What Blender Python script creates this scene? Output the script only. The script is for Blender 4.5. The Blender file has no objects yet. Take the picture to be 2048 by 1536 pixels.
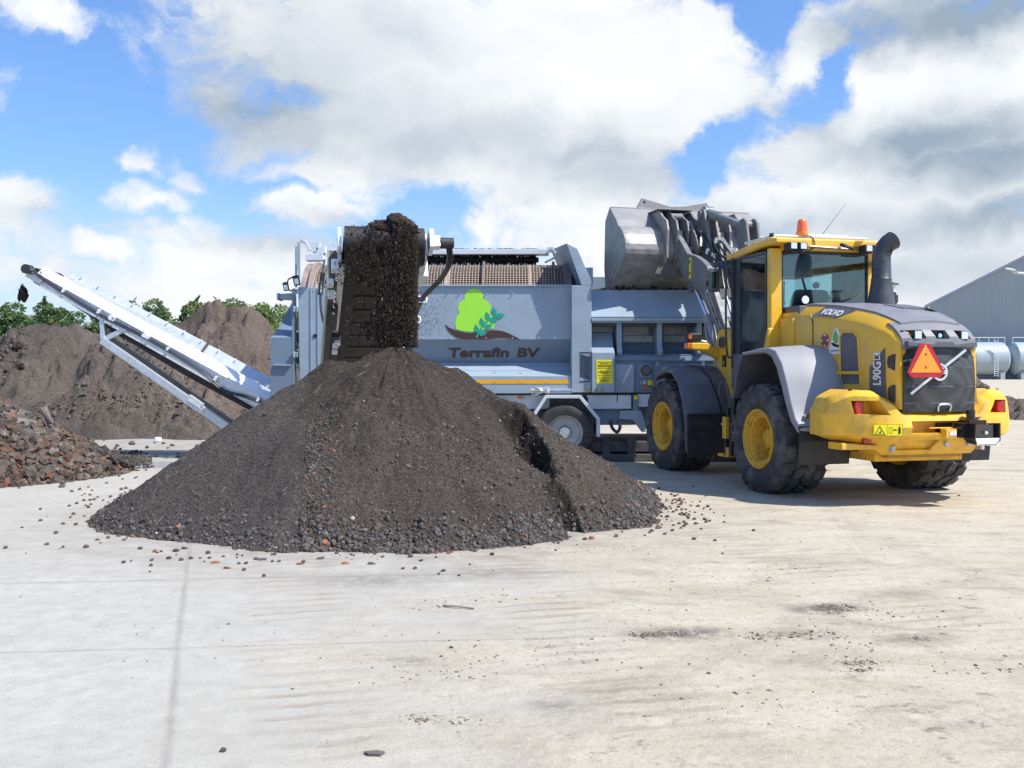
import bpy, bmesh, math, random
import numpy as np
from mathutils import Vector, Matrix, Quaternion
random.seed(7); rng = np.random.default_rng(11)
sc = bpy.context.scene; COL = sc.collection
R = math.radians

# ------------------------------------------------------------------ camera
FPX, HZ, EYE = 1975.0, 741.5, 1.56           # focal length and horizon in 2048-px units, eye height
cam = bpy.data.cameras.new('camera'); camo = bpy.data.objects.new('camera', cam); COL.objects.link(camo)
camo.location = (0, 0, EYE); camo.rotation_euler = (R(90), 0, 0)
cam.sensor_width = 36; cam.lens = FPX/2048*36; cam.shift_y = -(768-HZ)/2048
cam.clip_start = 0.1; cam.clip_end = 6000
sc.camera = camo
sc.render.resolution_x, sc.render.resolution_y = 1024, 768
sc.view_settings.view_transform = 'Standard'; sc.view_settings.look = 'None'
sc.view_settings.exposure = 0.48; sc.view_settings.gamma = 1

# ------------------------------------------------------------------ sun
SUNV = Vector((0.57, -0.23, 0.79)).normalized()      # towards the sun
sun = bpy.data.lights.new('sun', 'SUN'); suno = bpy.data.objects.new('sun', sun); COL.objects.link(suno)
sun.energy = 4.7; sun.angle = R(0.55); sun.color = (1.0, 0.955, 0.89)
suno.rotation_euler = SUNV.to_track_quat('Z', 'Y').to_euler(); suno.location = (8, -3, 20)

# ------------------------------------------------------------------ world: sky and clouds
world = bpy.data.worlds.new('World'); sc.world = world; world.use_nodes = True
def build_world():
    nt = world.node_tree; nt.nodes.clear(); N = nt.nodes.new; L = nt.links.new
    def math_(op, a, b=None, clamp=False):
        n = N('ShaderNodeMath'); n.operation = op; n.use_clamp = clamp
        for i, v in enumerate((a, b)):
            if v is None: continue
            if isinstance(v, (int, float)): n.inputs[i].default_value = v
            else: L(v, n.inputs[i])
        return n.outputs[0]
    def vmath(op, a, b):
        n = N('ShaderNodeVectorMath'); n.operation = op
        for i, v in enumerate((a, b)):
            if v is None: continue
            if isinstance(v, tuple): n.inputs[i].default_value = v
            else: L(v, n.inputs[i])
        return n.outputs['Value'] if op == 'LENGTH' else n.outputs[0]
    def mapr(v, a, b, c=0., d=1., smooth=True):
        n = N('ShaderNodeMapRange'); n.interpolation_type = 'SMOOTHSTEP' if smooth else 'LINEAR'
        L(v, n.inputs[0])
        for i, q in enumerate((a, b, c, d)): n.inputs[1+i].default_value = q
        return n.outputs[0]
    sky = N('ShaderNodeTexSky'); sky.sky_type = 'NISHITA'; sky.sun_disc = False
    sky.sun_elevation = math.asin(SUNV.z); sky.sun_rotation = math.atan2(SUNV.x, SUNV.y)
    sky.air_density = 1.25; sky.dust_density = 0.9; sky.ozone_density = 2.2; sky.altitude = 0
    tc = N('ShaderNodeTexCoord').outputs['Generated']
    nz = N('ShaderNodeTexNoise'); nz.inputs['Scale'].default_value = 3.2; nz.inputs['Detail'].default_value = 3
    L(tc, nz.inputs['Vector'])
    sub = vmath('SUBTRACT', nz.outputs['Color'], (.5, .5, .5))
    warp = vmath('MULTIPLY', sub, (.10, .10, .06))
    nzb = N('ShaderNodeTexNoise'); nzb.inputs['Scale'].default_value = 13; nzb.inputs['Detail'].default_value = 6; nzb.inputs['Roughness'].default_value = .6
    L(tc, nzb.inputs['Vector'])
    warp = vmath('ADD', warp, vmath('MULTIPLY', vmath('SUBTRACT', nzb.outputs['Color'], (.5, .5, .5)), (.09, .09, .07)))
    d = vmath('ADD', tc, warp)
    st = vmath('MULTIPLY', d, (1, 1, 1.9))
    def noise(scale, det, rough, off=(0, 0, 0)):
        n = N('ShaderNodeTexNoise'); n.inputs['Scale'].default_value = scale
        n.inputs['Detail'].default_value = det; n.inputs['Roughness'].default_value = rough
        L(vmath('ADD', st, off), n.inputs['Vector']); return n.outputs['Fac']
    def blobs(lst, base, op='ADD'):
        acc = None
        for (px, py, rx, ry, w) in lst:
            u, v = (px-1024)/FPX, (HZ-py)/FPX
            c = Vector((u, 1, v)).normalized()
            s = vmath('SUBTRACT', d, tuple(c))
            s = vmath('MULTIPLY', s, (FPX/rx, 1.2, FPX/ry))
            ln = vmath('LENGTH', s, None)
            g = mapr(ln, 1.5, 0.0, 0, w)
            acc = g if acc is None else math_(op, acc, g)
        return math_('ADD', acc, base)
    # where there is cloud (+) and where blue shows (-); centres are directions in the sky
    cover = blobs([
        (800, 90, 420, 190, .62), (1120, 90, 330, 170, .7), (1300, 170, 230, 160, .6), (900, 260, 480, 120, .62), (1150, 330, 280, 130, .5), (520, 60, 190, 130, .46), (480, 200, 160, 110, .34),
        (1180, 450, 330, 120, .42), (1640, 110, 90, 120, .50), (1930, 140, 230, 190, .62), (1720, 300, 330, 120, .66), (1980, 340, 260, 160, .6), (1260, 290, 160, 110, .5),
        (1800, 500, 420, 170, .5), (1480, 410, 200, 80, .48), (1350, 560, 330, 130, .42), (1610, 420, 200, 90, .5),
        (640, 410, 110, 40, .55), (560, 520, 200, 75, .42), (80, 440, 110, 90, .42), (410, 345, 75, 55, .34), (340, 400, 110, 35, .34),
        (300, 320, 50, 40, .40), (225, 500, 60, 38, .42), (60, 560, 150, 60, .36), (400, 600, 300, 60, .38), (10, 170, 50, 70, .34), (50, 20, 90, 60, .34), (270, 110, 70, 110, .20), (700, 560, 160, 60, .34), (960, 440, 110, 60, .36), (400, 470, 220, 60, .26), (720, 350, 60, 25, .34)], -.06, 'MAXIMUM')
    holes = blobs([
        (190, 200, 340, 190, -.20), (600, 375, 60, 22, -.20), (860, 395, 60, 35, -.22), (790, 355, 60, 30, -.14), (840, 440, 70, 40, -.20), (760, 470, 40, 40, -.1),
        (1500, 30, 60, 50, -.46), (1700, 150, 50, 55, -.46), (1620, 230, 45, 60, -.36), (1400, 330, 60, 45, -.34), (1450, 285, 60, 38, -.36), (1520, 255, 60, 38, -.34),
        (1420, 345, 45, 40, -.40), (1400, 10, 35, 30, -.3), (1085, 385, 40, 25, -.14), (40, 320, 120, 70, -.16), (1060, 600, 60, 40, -.1)], .0)
    cover = math_('ADD', cover, holes)
    n1 = noise(6.0, 10, .60); n2 = noise(19., 8, .62, (3, 1, 2))
    f = math_('ADD', cover, math_('MULTIPLY', math_('SUBTRACT', n1, .5), 1.15))
    f = math_('ADD', f, math_('MULTIPLY', math_('SUBTRACT', n2, .5), .42))
    dens = mapr(f, -.06, .27)
    # shaded undersides
    shade = blobs([(620, 225, 380, 95, .80), (900, 270, 420, 75, .85), (620, 120, 260, 120, .62), (1120, 300, 260, 60, .7), (450, 130, 140, 130, .55), (1830, 305, 280, 66, .92), (1970, 345, 240, 64, .9), (1650, 275, 130, 55, .6), (1900, 35, 280, 60, .95), (1560, 70, 60, 80, .35),
                   (1180, 345, 280, 55, .5), (1900, 450, 320, 60, .75), (1600, 460, 260, 55, .5), (200, 445, 140, 40, .35), (1750, 570, 380, 70, .55), (560, 480, 150, 35, .35), (700, 430, 80, 20, .3), (1560, 230, 100, 60, .3)], .03, 'MAXIMUM')
    n3 = noise(6.5, 5, .5, (7, 2, 5))
    sh = math_('MULTIPLY', shade, mapr(n3, .25, .65, .62, 1.05))
    edge = mapr(f, .02, .40, .16, .0)
    sh = math_('ADD', sh, math_('MULTIPLY', mapr(n3, .42, .70), .16), True)
    sh = math_('ADD', sh, edge, True)
    mixc = N('ShaderNodeMix'); mixc.data_type = 'RGBA'
    mixc.inputs[6].default_value = (.76, .775, .79, 1); mixc.inputs[7].default_value = (.255, .325, .405, 1)
    L(sh, mixc.inputs[0])
    bg1 = N('ShaderNodeBackground'); bg1.inputs[1].default_value = SKY_STRENGTH
    tint = N('ShaderNodeMix'); tint.data_type = 'RGBA'; tint.blend_type = 'MULTIPLY'; tint.inputs[0].default_value = 1
    tint.inputs[7].default_value = (.56, .73, 1.03, 1)
    L(sky.outputs[0], tint.inputs[6])
    sz = N('ShaderNodeSeparateXYZ'); L(tc, sz.inputs[0])
    low = N('ShaderNodeMix'); low.data_type = 'RGBA'; L(mapr(sz.outputs[2], .20, -.02, 0, .92), low.inputs[0]); L(tint.outputs[2], low.inputs[6]); low.inputs[7].default_value = (3.6, 4.5, 5.3, 1)
    L(low.outputs[2], bg1.inputs[0])
    bg2 = N('ShaderNodeBackground'); bg2.inputs[1].default_value = 0.98
    L(mixc.outputs[2], bg2.inputs[0])
    mx = N('ShaderNodeMixShader'); L(dens, mx.inputs[0]); L(bg1.outputs[0], mx.inputs[1]); L(bg2.outputs[0], mx.inputs[2])
    out = N('ShaderNodeOutputWorld'); L(mx.outputs[0], out.inputs[0])
SKY_STRENGTH = 0.14
build_world()
world.cycles.sampling_method = 'MANUAL'; world.cycles.sample_map_resolution = 512

# ------------------------------------------------------------------ helpers
def tag(o, label=None, cat=None, group=None, kind=None):
    if label: o['label'] = label
    if cat: o['category'] = cat
    if group: o['group'] = group
    if kind: o['kind'] = kind
    return o
def empty(name, loc=(0, 0, 0), rz=0, **k):
    o = bpy.data.objects.new(name, None); COL.objects.link(o); o.empty_display_size = .2
    o.location = loc; o.rotation_euler = (0, 0, rz); return tag(o, **k)
def root_off(parent):
    if parent is None: return Vector((0, 0, 0))
    while parent.parent is not None: parent = parent.parent
    return OFF.get(parent.name, Vector((0, 0, 0)))
OFF = {}
def at(px, py, Y):                      # point seen at (px,py) standing at distance Y
    return Vector(((px-1024)/FPX*Y, Y, EYE-(py-HZ)/FPX*Y))
def xa(px, Y): return (px-1024)/FPX*Y
def za(py, Y): return EYE-(py-HZ)/FPX*Y
def gnd(px, py):
    t = FPX*EYE/(py-HZ); return Vector(((px-1024)/FPX*t, t, 0))

def fbm(x, y, scale=1.0, octv=5, gain=.5, seed=0):
    """numpy value noise, roughly -1..1"""
    out = np.zeros_like(x, dtype=float); amp = 1.; tot = 0.
    r_ = np.random.default_rng(seed); T = r_.random((256, 256))*2-1
    for o in range(octv):
        X = x*scale*2**o+17.3*o; Y = y*scale*2**o+9.1*o
        xi = np.floor(X).astype(int); yi = np.floor(Y).astype(int); fx = X-xi; fy = Y-yi
        fx = fx*fx*fx*(fx*(fx*6-15)+10); fy = fy*fy*fy*(fy*(fy*6-15)+10)
        a = T[xi & 255, yi & 255]; b = T[(xi+1) & 255, yi & 255]; c = T[xi & 255, (yi+1) & 255]; d = T[(xi+1) & 255, (yi+1) & 255]
        out += amp*((a*(1-fx)+b*fx)*(1-fy)+(c*(1-fx)+d*fx)*fy); tot += amp; amp *= gain
    return out/tot*1.6

def mesh_np(name, V, F, mat, parent=None, smooth=False, cols=None, n=None):
    me = bpy.data.meshes.new(name); V = np.asarray(V, dtype=np.float32); F = np.asarray(F, dtype=np.int32)
    k = F.shape[1]
    me.vertices.add(len(V)); me.vertices.foreach_set('co', V.ravel())
    me.loops.add(F.size); me.loops.foreach_set('vertex_index', F.ravel())
    me.polygons.add(len(F)); me.polygons.foreach_set('loop_start', np.arange(0, F.size, k, dtype=np.int32))
    me.polygons.foreach_set('use_smooth', np.full(len(F), smooth, dtype=bool))
    me.update(calc_edges=True)
    if cols is not None:
        ca = me.color_attributes.new('col', 'FLOAT_COLOR', 'POINT')
        c4 = np.ones((len(V), 4), dtype=np.float32); c4[:, :3] = cols; ca.data.foreach_set('color', c4.ravel())
    me.materials.append(mat)
    o = bpy.data.objects.new(name, me); COL.objects.link(o)
    if parent: o.parent = parent
    return o

class MB:
    """collects shapes, then links them as ONE mesh object"""
    def __init__(s): s.v = []; s.f = []
    def add(s, vs, fs):
        n = len(s.v); s.v += [Vector(v) for v in vs]; s.f += [tuple(i+n for i in f) for f in fs]; return s
    def box(s, c, d, rot=None):
        x, y, z = d[0]/2, d[1]/2, d[2]/2
        vs = [Vector((a*x, b*y, e*z)) for a in (-1, 1) for b in (-1, 1) for e in (-1, 1)]
        if rot is not None: vs = [rot @ v for v in vs]
        c = Vector(c)
        return s.add([v+c for v in vs], [(0, 1, 3, 2), (4, 6, 7, 5), (0, 4, 5, 1), (2, 3, 7, 6), (0, 2, 6, 4), (1, 5, 7, 3)])
    def bb(s, x0, x1, y0, y1, z0, z1):
        return s.box(((x0+x1)/2, (y0+y1)/2, (z0+z1)/2), (abs(x1-x0), abs(y1-y0), abs(z1-z0)))
    def prism(s, poly, axis, a, b):
        """poly: 2-D points; axis 'x': (y,z), 'y': (x,z), 'z': (x,y); extruded from a to b"""
        def mk(p, t):
            return (t, p[0], p[1]) if axis == 'x' else (p[0], t, p[1]) if axis == 'y' else (p[0], p[1], t)
        n = len(poly); vs = [mk(p, a) for p in poly]+[mk(p, b) for p in poly]
        fs = [tuple(range(n)), tuple(range(2*n-1, n-1, -1))]
        fs += [(i, i+n, (i+1) % n+n, (i+1) % n) for i in range(n)]
        return s.add(vs, fs)
    def strip(s, prof, axis, a, b, t=.012, dirv=None):
        """an open profile bent from sheet of thickness t"""
        for (p, q) in zip(prof[:-1], prof[1:]):
            dx, dy = q[0]-p[0], q[1]-p[1]; l = math.hypot(dx, dy) or 1; nx, ny = -dy/l*t, dx/l*t
            s.prism([p, q, (q[0]+nx, q[1]+ny), (p[0]+nx, p[1]+ny)], axis, a, b)
        return s
    def tube(s, p0, p1, r0, r1=None, n=12, cap=True):
        r1 = r0 if r1 is None else r1; p0, p1 = Vector(p0), Vector(p1); d = (p1-p0)
        q = d.to_track_quat('Z', 'Y'); vs = []
        for p, r in ((p0, r0), (p1, r1)):
            for i in range(n):
                a = 2*math.pi*i/n; vs.append(p+q @ Vector((math.cos(a)*r, math.sin(a)*r, 0)))
        fs = [(i, (i+1) % n, (i+1) % n+n, i+n) for i in range(n)]
        if cap: fs += [tuple(range(n-1, -1, -1)), tuple(range(n, 2*n))]
        return s.add(vs, fs)
    def path(s, pts, r, n=8, smooth=4):
        pts = [Vector(p) for p in pts]
        if smooth > 1 and len(pts) > 2:
            out = []
            for i in range(len(pts)-1):
                p0 = pts[max(i-1, 0)]; p1 = pts[i]; p2 = pts[i+1]; p3 = pts[min(i+2, len(pts)-1)]
                for k in range(smooth):
                    t = k/smooth
                    out.append(.5*((2*p1)+(-p0+p2)*t+(2*p0-5*p1+4*p2-p3)*t*t+(-p0+3*p1-3*p2+p3)*t**3))
            out.append(pts[-1]); pts = out
        vs = []; fs = []; up = None
        for i, p in enumerate(pts):
            d = (pts[min(i+1, len(pts)-1)]-pts[max(i-1, 0)]).normalized()
            if up is None: up = d.orthogonal().normalized()
            up = (up-d*up.dot(d)).normalized(); b = d.cross(up); rr = r[i] if isinstance(r, list) else r
            for k in range(n):
                a = 2*math.pi*k/n; vs.append(p+up*math.cos(a)*rr+b*math.sin(a)*rr)
        for i in range(len(pts)-1):
            for k in range(n): fs.append((i*n+k, i*n+(k+1) % n, (i+1)*n+(k+1) % n, (i+1)*n+k))
        m = (len(pts)-1)*n; fs += [tuple(range(n-1, -1, -1)), tuple(range(m, m+n))]
        return s.add(vs, fs)
    def lathe(s, prof, axis='x', n=48, c=(0, 0, 0)):
        """prof: (along axis, radius)"""
        vs = []; c = Vector(c)
        for (t, r) in prof:
            for i in range(n):
                a = 2*math.pi*i/n; u, w = math.cos(a)*r, math.sin(a)*r
                vs.append(c+Vector((t, u, w) if axis == 'x' else (u, t, w) if axis == 'y' else (u, w, t)))
        fs = [(j*n+i, j*n+(i+1) % n, (j+1)*n+(i+1) % n, (j+1)*n+i) for j in range(len(prof)-1) for i in range(n)]
        return s.add(vs, fs)
    def loft(s, rings, cap=True):
        n = len(rings[0]); vs = [p for r in rings for p in r]
        fs = [(j*n+i, j*n+(i+1) % n, (j+1)*n+(i+1) % n, (j+1)*n+i) for j in range(len(rings)-1) for i in range(n)]
        if cap: fs += [tuple(range(n)), tuple(range((len(rings)-1)*n+n-1, (len(rings)-1)*n-1, -1))]
        return s.add(vs, fs)
    def build(s, name, mat, parent=None, bevel=0, seg=2, smooth=False, off=None, ang=30):
        o_ = root_off(parent) if off is None else Vector(off)
        me = bpy.data.meshes.new(name); me.from_pydata([v-o_ for v in s.v], [], s.f)
        bm = bmesh.new(); bm.from_mesh(me); bmesh.ops.recalc_face_normals(bm, faces=bm.faces)
        if smooth:
            for f in bm.faces: f.smooth = True
            for e in bm.edges:
                if len(e.link_faces) == 2 and e.calc_face_angle(0) > R(38): e.smooth = False
        bm.to_mesh(me); bm.free(); me.materials.append(mat)
        o = bpy.data.objects.new(name, me); COL.objects.link(o)
        if parent: o.parent = parent
        if bevel:
            m = o.modifiers.new('bevel', 'BEVEL'); m.width = bevel; m.segments = seg; m.limit_method = 'ANGLE'; m.angle_limit = R(ang)
            m.harden_normals = False
        return o
def M(): return MB()
def bake(o):
    dg = bpy.context.evaluated_depsgraph_get(); dg.update()
    me = bpy.data.meshes.new_from_object(o.evaluated_get(dg)); o.modifiers.clear(); o.data = me; return o
def cut(o, cutter):
    """boolean difference, applied"""
    cutter.parent = o.parent; bpy.context.view_layer.update()
    m = o.modifiers.new('b', 'BOOLEAN'); m.operation = 'DIFFERENCE'; m.object = cutter; m.solver = 'EXACT'
    bake(o); bpy.data.objects.remove(cutter); return o
def text(name, s, size, mat, parent, origin, xdir, ydir, bold=0., shear=0., ext=.003, width=None, spacing=1.0):
    """flat lettering; origin = lower left corner, in parent-root space"""
    cu = bpy.data.curves.new(name, 'FONT'); cu.body = s; cu.size = size; cu.offset = bold; cu.shear = shear
    cu.extrude = ext; cu.resolution_u = 4; cu.space_character = spacing
    tmp = bpy.data.objects.new(name, cu); COL.objects.link(tmp)
    dg = bpy.context.evaluated_depsgraph_get(); me = bpy.data.meshes.new_from_object(tmp.evaluated_get(dg))
    bpy.data.objects.remove(tmp)
    xd, yd = Vector(xdir).normalized(), Vector(ydir).normalized(); nd = xd.cross(yd)
    xs = [v.co.x for v in me.vertices]; ys = [v.co.y for v in me.vertices]; x0 = min(xs); y0 = 0
    k = width/(max(xs)-x0) if width else 1
    o_ = root_off(parent); org = Vector(origin)-o_
    for v in me.vertices: v.co = org+xd*(v.co.x-x0)*k+yd*(v.co.y-y0)+nd*v.co.z
    me.materials.clear(); me.materials.append(mat)
    o = bpy.data.objects.new(name, me); COL.objects.link(o); o.parent = parent; return o

# ------------------------------------------------------------------ materials
MATS = {}
def mat(name, col, rough=.5, metal=0., var=.12, vscale=6., bump=0., bscale=40., dirt=None, dirt_amt=0., dscale=3., spec=.5, coat=0.):
    m = bpy.data.materials.new(name); m.use_nodes = True; nt = m.node_tree; N = nt.nodes.new; L = nt.links.new
    b = nt.nodes['Principled BSDF']; b.inputs['Roughness'].default_value = rough; b.inputs['Metallic'].default_value = metal
    b.inputs['Specular IOR Level'].default_value = spec; b.inputs['Coat Weight'].default_value = coat; b.inputs['Coat Roughness'].default_value = .15
    tc = N('ShaderNodeTexCoord').outputs['Object']
    nz = N('ShaderNodeTexNoise'); nz.inputs['Scale'].default_value = vscale; nz.inputs['Detail'].default_value = 6; L(tc, nz.inputs['Vector'])
    mp = N('ShaderNodeMapRange'); L(nz.outputs['Fac'], mp.inputs[0]); mp.inputs[1].default_value = .3; mp.inputs[2].default_value = .7
    mp.inputs[3].default_value = 1-var; mp.inputs[4].default_value = 1+var
    mul = N('ShaderNodeVectorMath'); mul.operation = 'SCALE'; mul.inputs[0].default_value = col[:3]; L(mp.outputs[0], mul.inputs['Scale'])
    c = mul.outputs[0]
    if dirt is not None:
        n2 = N('ShaderNodeTexNoise'); n2.inputs['Scale'].default_value = dscale; n2.inputs['Detail'].default_value = 9; n2.inputs['Roughness'].default_value = .68; L(tc, n2.inputs['Vector'])
        r2 = N('ShaderNodeMapRange'); L(n2.outputs['Fac'], r2.inputs[0]); r2.inputs[1].default_value = .46; r2.inputs[2].default_value = .72; r2.inputs[4].default_value = dirt_amt
        mx = N('ShaderNodeMix'); mx.data_type = 'RGBA'; L(r2.outputs[0], mx.inputs[0]); L(c, mx.inputs[6]); mx.inputs[7].default_value = (*dirt, 1)
        c = mx.outputs[2]
        rr = N('ShaderNodeMapRange'); L(r2.outputs[0], rr.inputs[0]); rr.inputs[3].default_value = rough; rr.inputs[4].default_value = min(1, rough+.45); rr.inputs[2].default_value = 1
        L(rr.outputs[0], b.inputs['Roughness'])
    L(c, b.inputs['Base Color'])
    if bump:
        n3 = N('ShaderNodeTexNoise'); n3.inputs['Scale'].default_value = bscale; n3.inputs['Detail'].default_value = 5; L(tc, n3.inputs['Vector'])
        bp = N('ShaderNodeBump'); bp.inputs['Strength'].default_value = 1; bp.inputs['Distance'].default_value = bump; L(n3.outputs['Fac'], bp.inputs['Height']); L(bp.outputs[0], b.inputs['Normal'])
    MATS[name] = m; return m
DUST = (.30, .27, .23)
yellow = mat('yellow_paint', (.84, .47, .025), .38, var=.05, dirt=(.42, .33, .17), dirt_amt=.62, coat=.15)
yellow_worn = mat('yellow_paint_worn', (.84, .47, .03), .42, var=.06, vscale=9, dirt=(.32, .22, .12), dirt_amt=.65, dscale=5, bump=.001, bscale=30)
guardgrey = mat('mudguard_grey', (.30, .30, .315), .5, metal=.05, var=.05, dirt=DUST, dirt_amt=.4)
silver = mat('silver_paint', (.42, .42, .45), .42, metal=.15, var=.05, dirt=DUST, dirt_amt=.25)
hoodgrey = mat('bonnet_grey', (.19, .19, .205), .5, var=.06, dirt=(.25, .23, .20), dirt_amt=.4)
charcoal = mat('charcoal_paint', (.105, .105, .12), .45, var=.1, dirt=(.2, .19, .17), dirt_amt=.5, bump=.0008, bscale=90)
black = mat('black_plastic', (.02, .02, .022), .5, var=.2, dirt=(.12, .11, .1), dirt_amt=.35)
frameblk = mat('black_frame', (.03, .032, .04), .35, var=.1)
rimpaint = mat('rim_paint', (.78, .43, .03), .5, var=.08, dirt=(.16, .12, .08), dirt_amt=.8, dscale=7)
rubber = mat('tyre_rubber', (.052, .053, .056), .8, var=.25, vscale=12, dirt=(.20, .185, .165), dirt_amt=.95, dscale=4, bump=.003, bscale=55)
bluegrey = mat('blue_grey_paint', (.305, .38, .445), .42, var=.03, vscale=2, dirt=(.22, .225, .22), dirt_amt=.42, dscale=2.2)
bluedark = mat('dark_and_shaded_blue_grey', (.17, .23, .30), .45, var=.05, vscale=2, dirt=(.16, .17, .17), dirt_amt=.35, dscale=3)  # darker blue-grey; on the tucked-in flank it stands in for shade
whiteblue = mat('pale_frame_paint', (.62, .66, .70), .45, var=.04, dirt=(.40, .40, .38), dirt_amt=.4)
galv = mat('galvanised_steel', (.62, .65, .68), .38, metal=.55, var=.1, vscale=14, dirt=(.45, .45, .44), dirt_amt=.3, dscale=6)
galvb = mat('bright_galvanised_steel', (.85, .87, .90), .45, metal=.15, var=.05, vscale=12)
alu = mat('aluminium_sheet', (.52, .53, .52), .5, metal=.2, var=.1, vscale=5, dirt=(.30, .29, .26), dirt_amt=.5)
steel = mat('worn_bucket_steel', (.34, .325, .30), .42, metal=.2, var=.18, vscale=7, dirt=(.085, .07, .055), dirt_amt=.85, dscale=1.7, bump=.0015, bscale=25)
bucketpaint = mat('bucket_grey_paint', (.26, .255, .245), .5, var=.12, dirt=(.17, .15, .13), dirt_amt=.6, dscale=4, bump=.001)
armgrey = mat('lift_arm_grey', (.155, .155, .16), .48, var=.12, dirt=(.27, .25, .22), dirt_amt=.45, dscale=7, bump=.001)
chrome = mat('chrome_rod', (.82, .84, .86), .16, metal=1., var=.02)
rust = mat('screen_drum_steel', (.35, .27, .205), .6, metal=.15, var=.2, vscale=20)
rustdk = mat('drum_ring_steel', (.21, .17, .145), .6, metal=.3, var=.25, vscale=8)
belt = mat('belt_rubber', (.022, .020, .019), .62, var=.3, vscale=5, dirt=(.06, .048, .038), dirt_amt=.7, dscale=8)
bristle = mat('brush_bristle', (.012, .012, .013), .8, var=.4, vscale=30)
grass_g = mat('logo_light_green', (.36, .80, .05), .5, var=.0)
teal = mat('logo_teal', (.01, .34, .24), .5, var=0)
brown = mat('logo_brown', (.065, .030, .022), .5, var=0)
stripe = mat('orange_stripe', (.80, .38, .01), .5, var=.03)
signyel = mat('sign_yellow', (.86, .74, .01), .5, var=.0)
white = mat('white_vinyl', (.82, .82, .82), .5, var=.02)
inkblk = mat('black_ink', (.012, .012, .014), .5, var=0)
redlens = mat('red_lens', (.42, .012, .008), .15, var=.1, coat=.6)
orangelens = mat('orange_lens', (.90, .16, .01), .18, var=.1, coat=.6)
clearlens = mat('clear_lens', (.70, .72, .72), .1, metal=.3, var=.15, vscale=60)
triorange = mat('triangle_orange', (.95, .30, .03), .35, var=.03)
trired = mat('triangle_red', (.42, .015, .03), .3, var=.05)
leafm = None
def glassmat(name, tint, fac=.0):
    m = bpy.data.materials.new(name); m.use_nodes = True; nt = m.node_tree; nt.nodes.clear(); N = nt.nodes.new; L = nt.links.new
    tr = N('ShaderNodeBsdfTransparent'); tr.inputs[0].default_value = (*tint, 1)
    gl = N('ShaderNodeBsdfGlossy'); gl.inputs['Roughness'].default_value = .02; gl.inputs[0].default_value = (.9, .95, .95, 1)
    fr = N('ShaderNodeFresnel'); fr.inputs[0].default_value = 1.5
    ad = N('ShaderNodeMath'); ad.operation = 'ADD'; ad.inputs[1].default_value = fac; L(fr.outputs[0], ad.inputs[0])
    mx = N('ShaderNodeMixShader'); L(ad.outputs[0], mx.inputs[0]); L(tr.outputs[0], mx.inputs[1]); L(gl.outputs[0], mx.inputs[2])
    df = N('ShaderNodeBsdfDiffuse'); df.inputs[0].default_value = (.5, .5, .48, 1)
    nz = N('ShaderNodeTexNoise'); nz.inputs['Scale'].default_value = 3; nz.inputs['Detail'].default_value = 6
    L(N('ShaderNodeTexCoord').outputs['Object'], nz.inputs['Vector'])
    mr = N('ShaderNodeMapRange'); L(nz.outputs[0], mr.inputs[0]); mr.inputs[1].default_value = .4; mr.inputs[2].default_value = .8; mr.inputs[4].default_value = .07
    m2 = N('ShaderNodeMixShader'); L(mr.outputs[0], m2.inputs[0]); L(mx.outputs[0], m2.inputs[1]); L(df.outputs[0], m2.inputs[2])
    L(m2.outputs[0], N('ShaderNodeOutputMaterial').inputs[0]); return m
glass = glassmat('cab_glass', (.76, .90, .90), .03)

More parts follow.
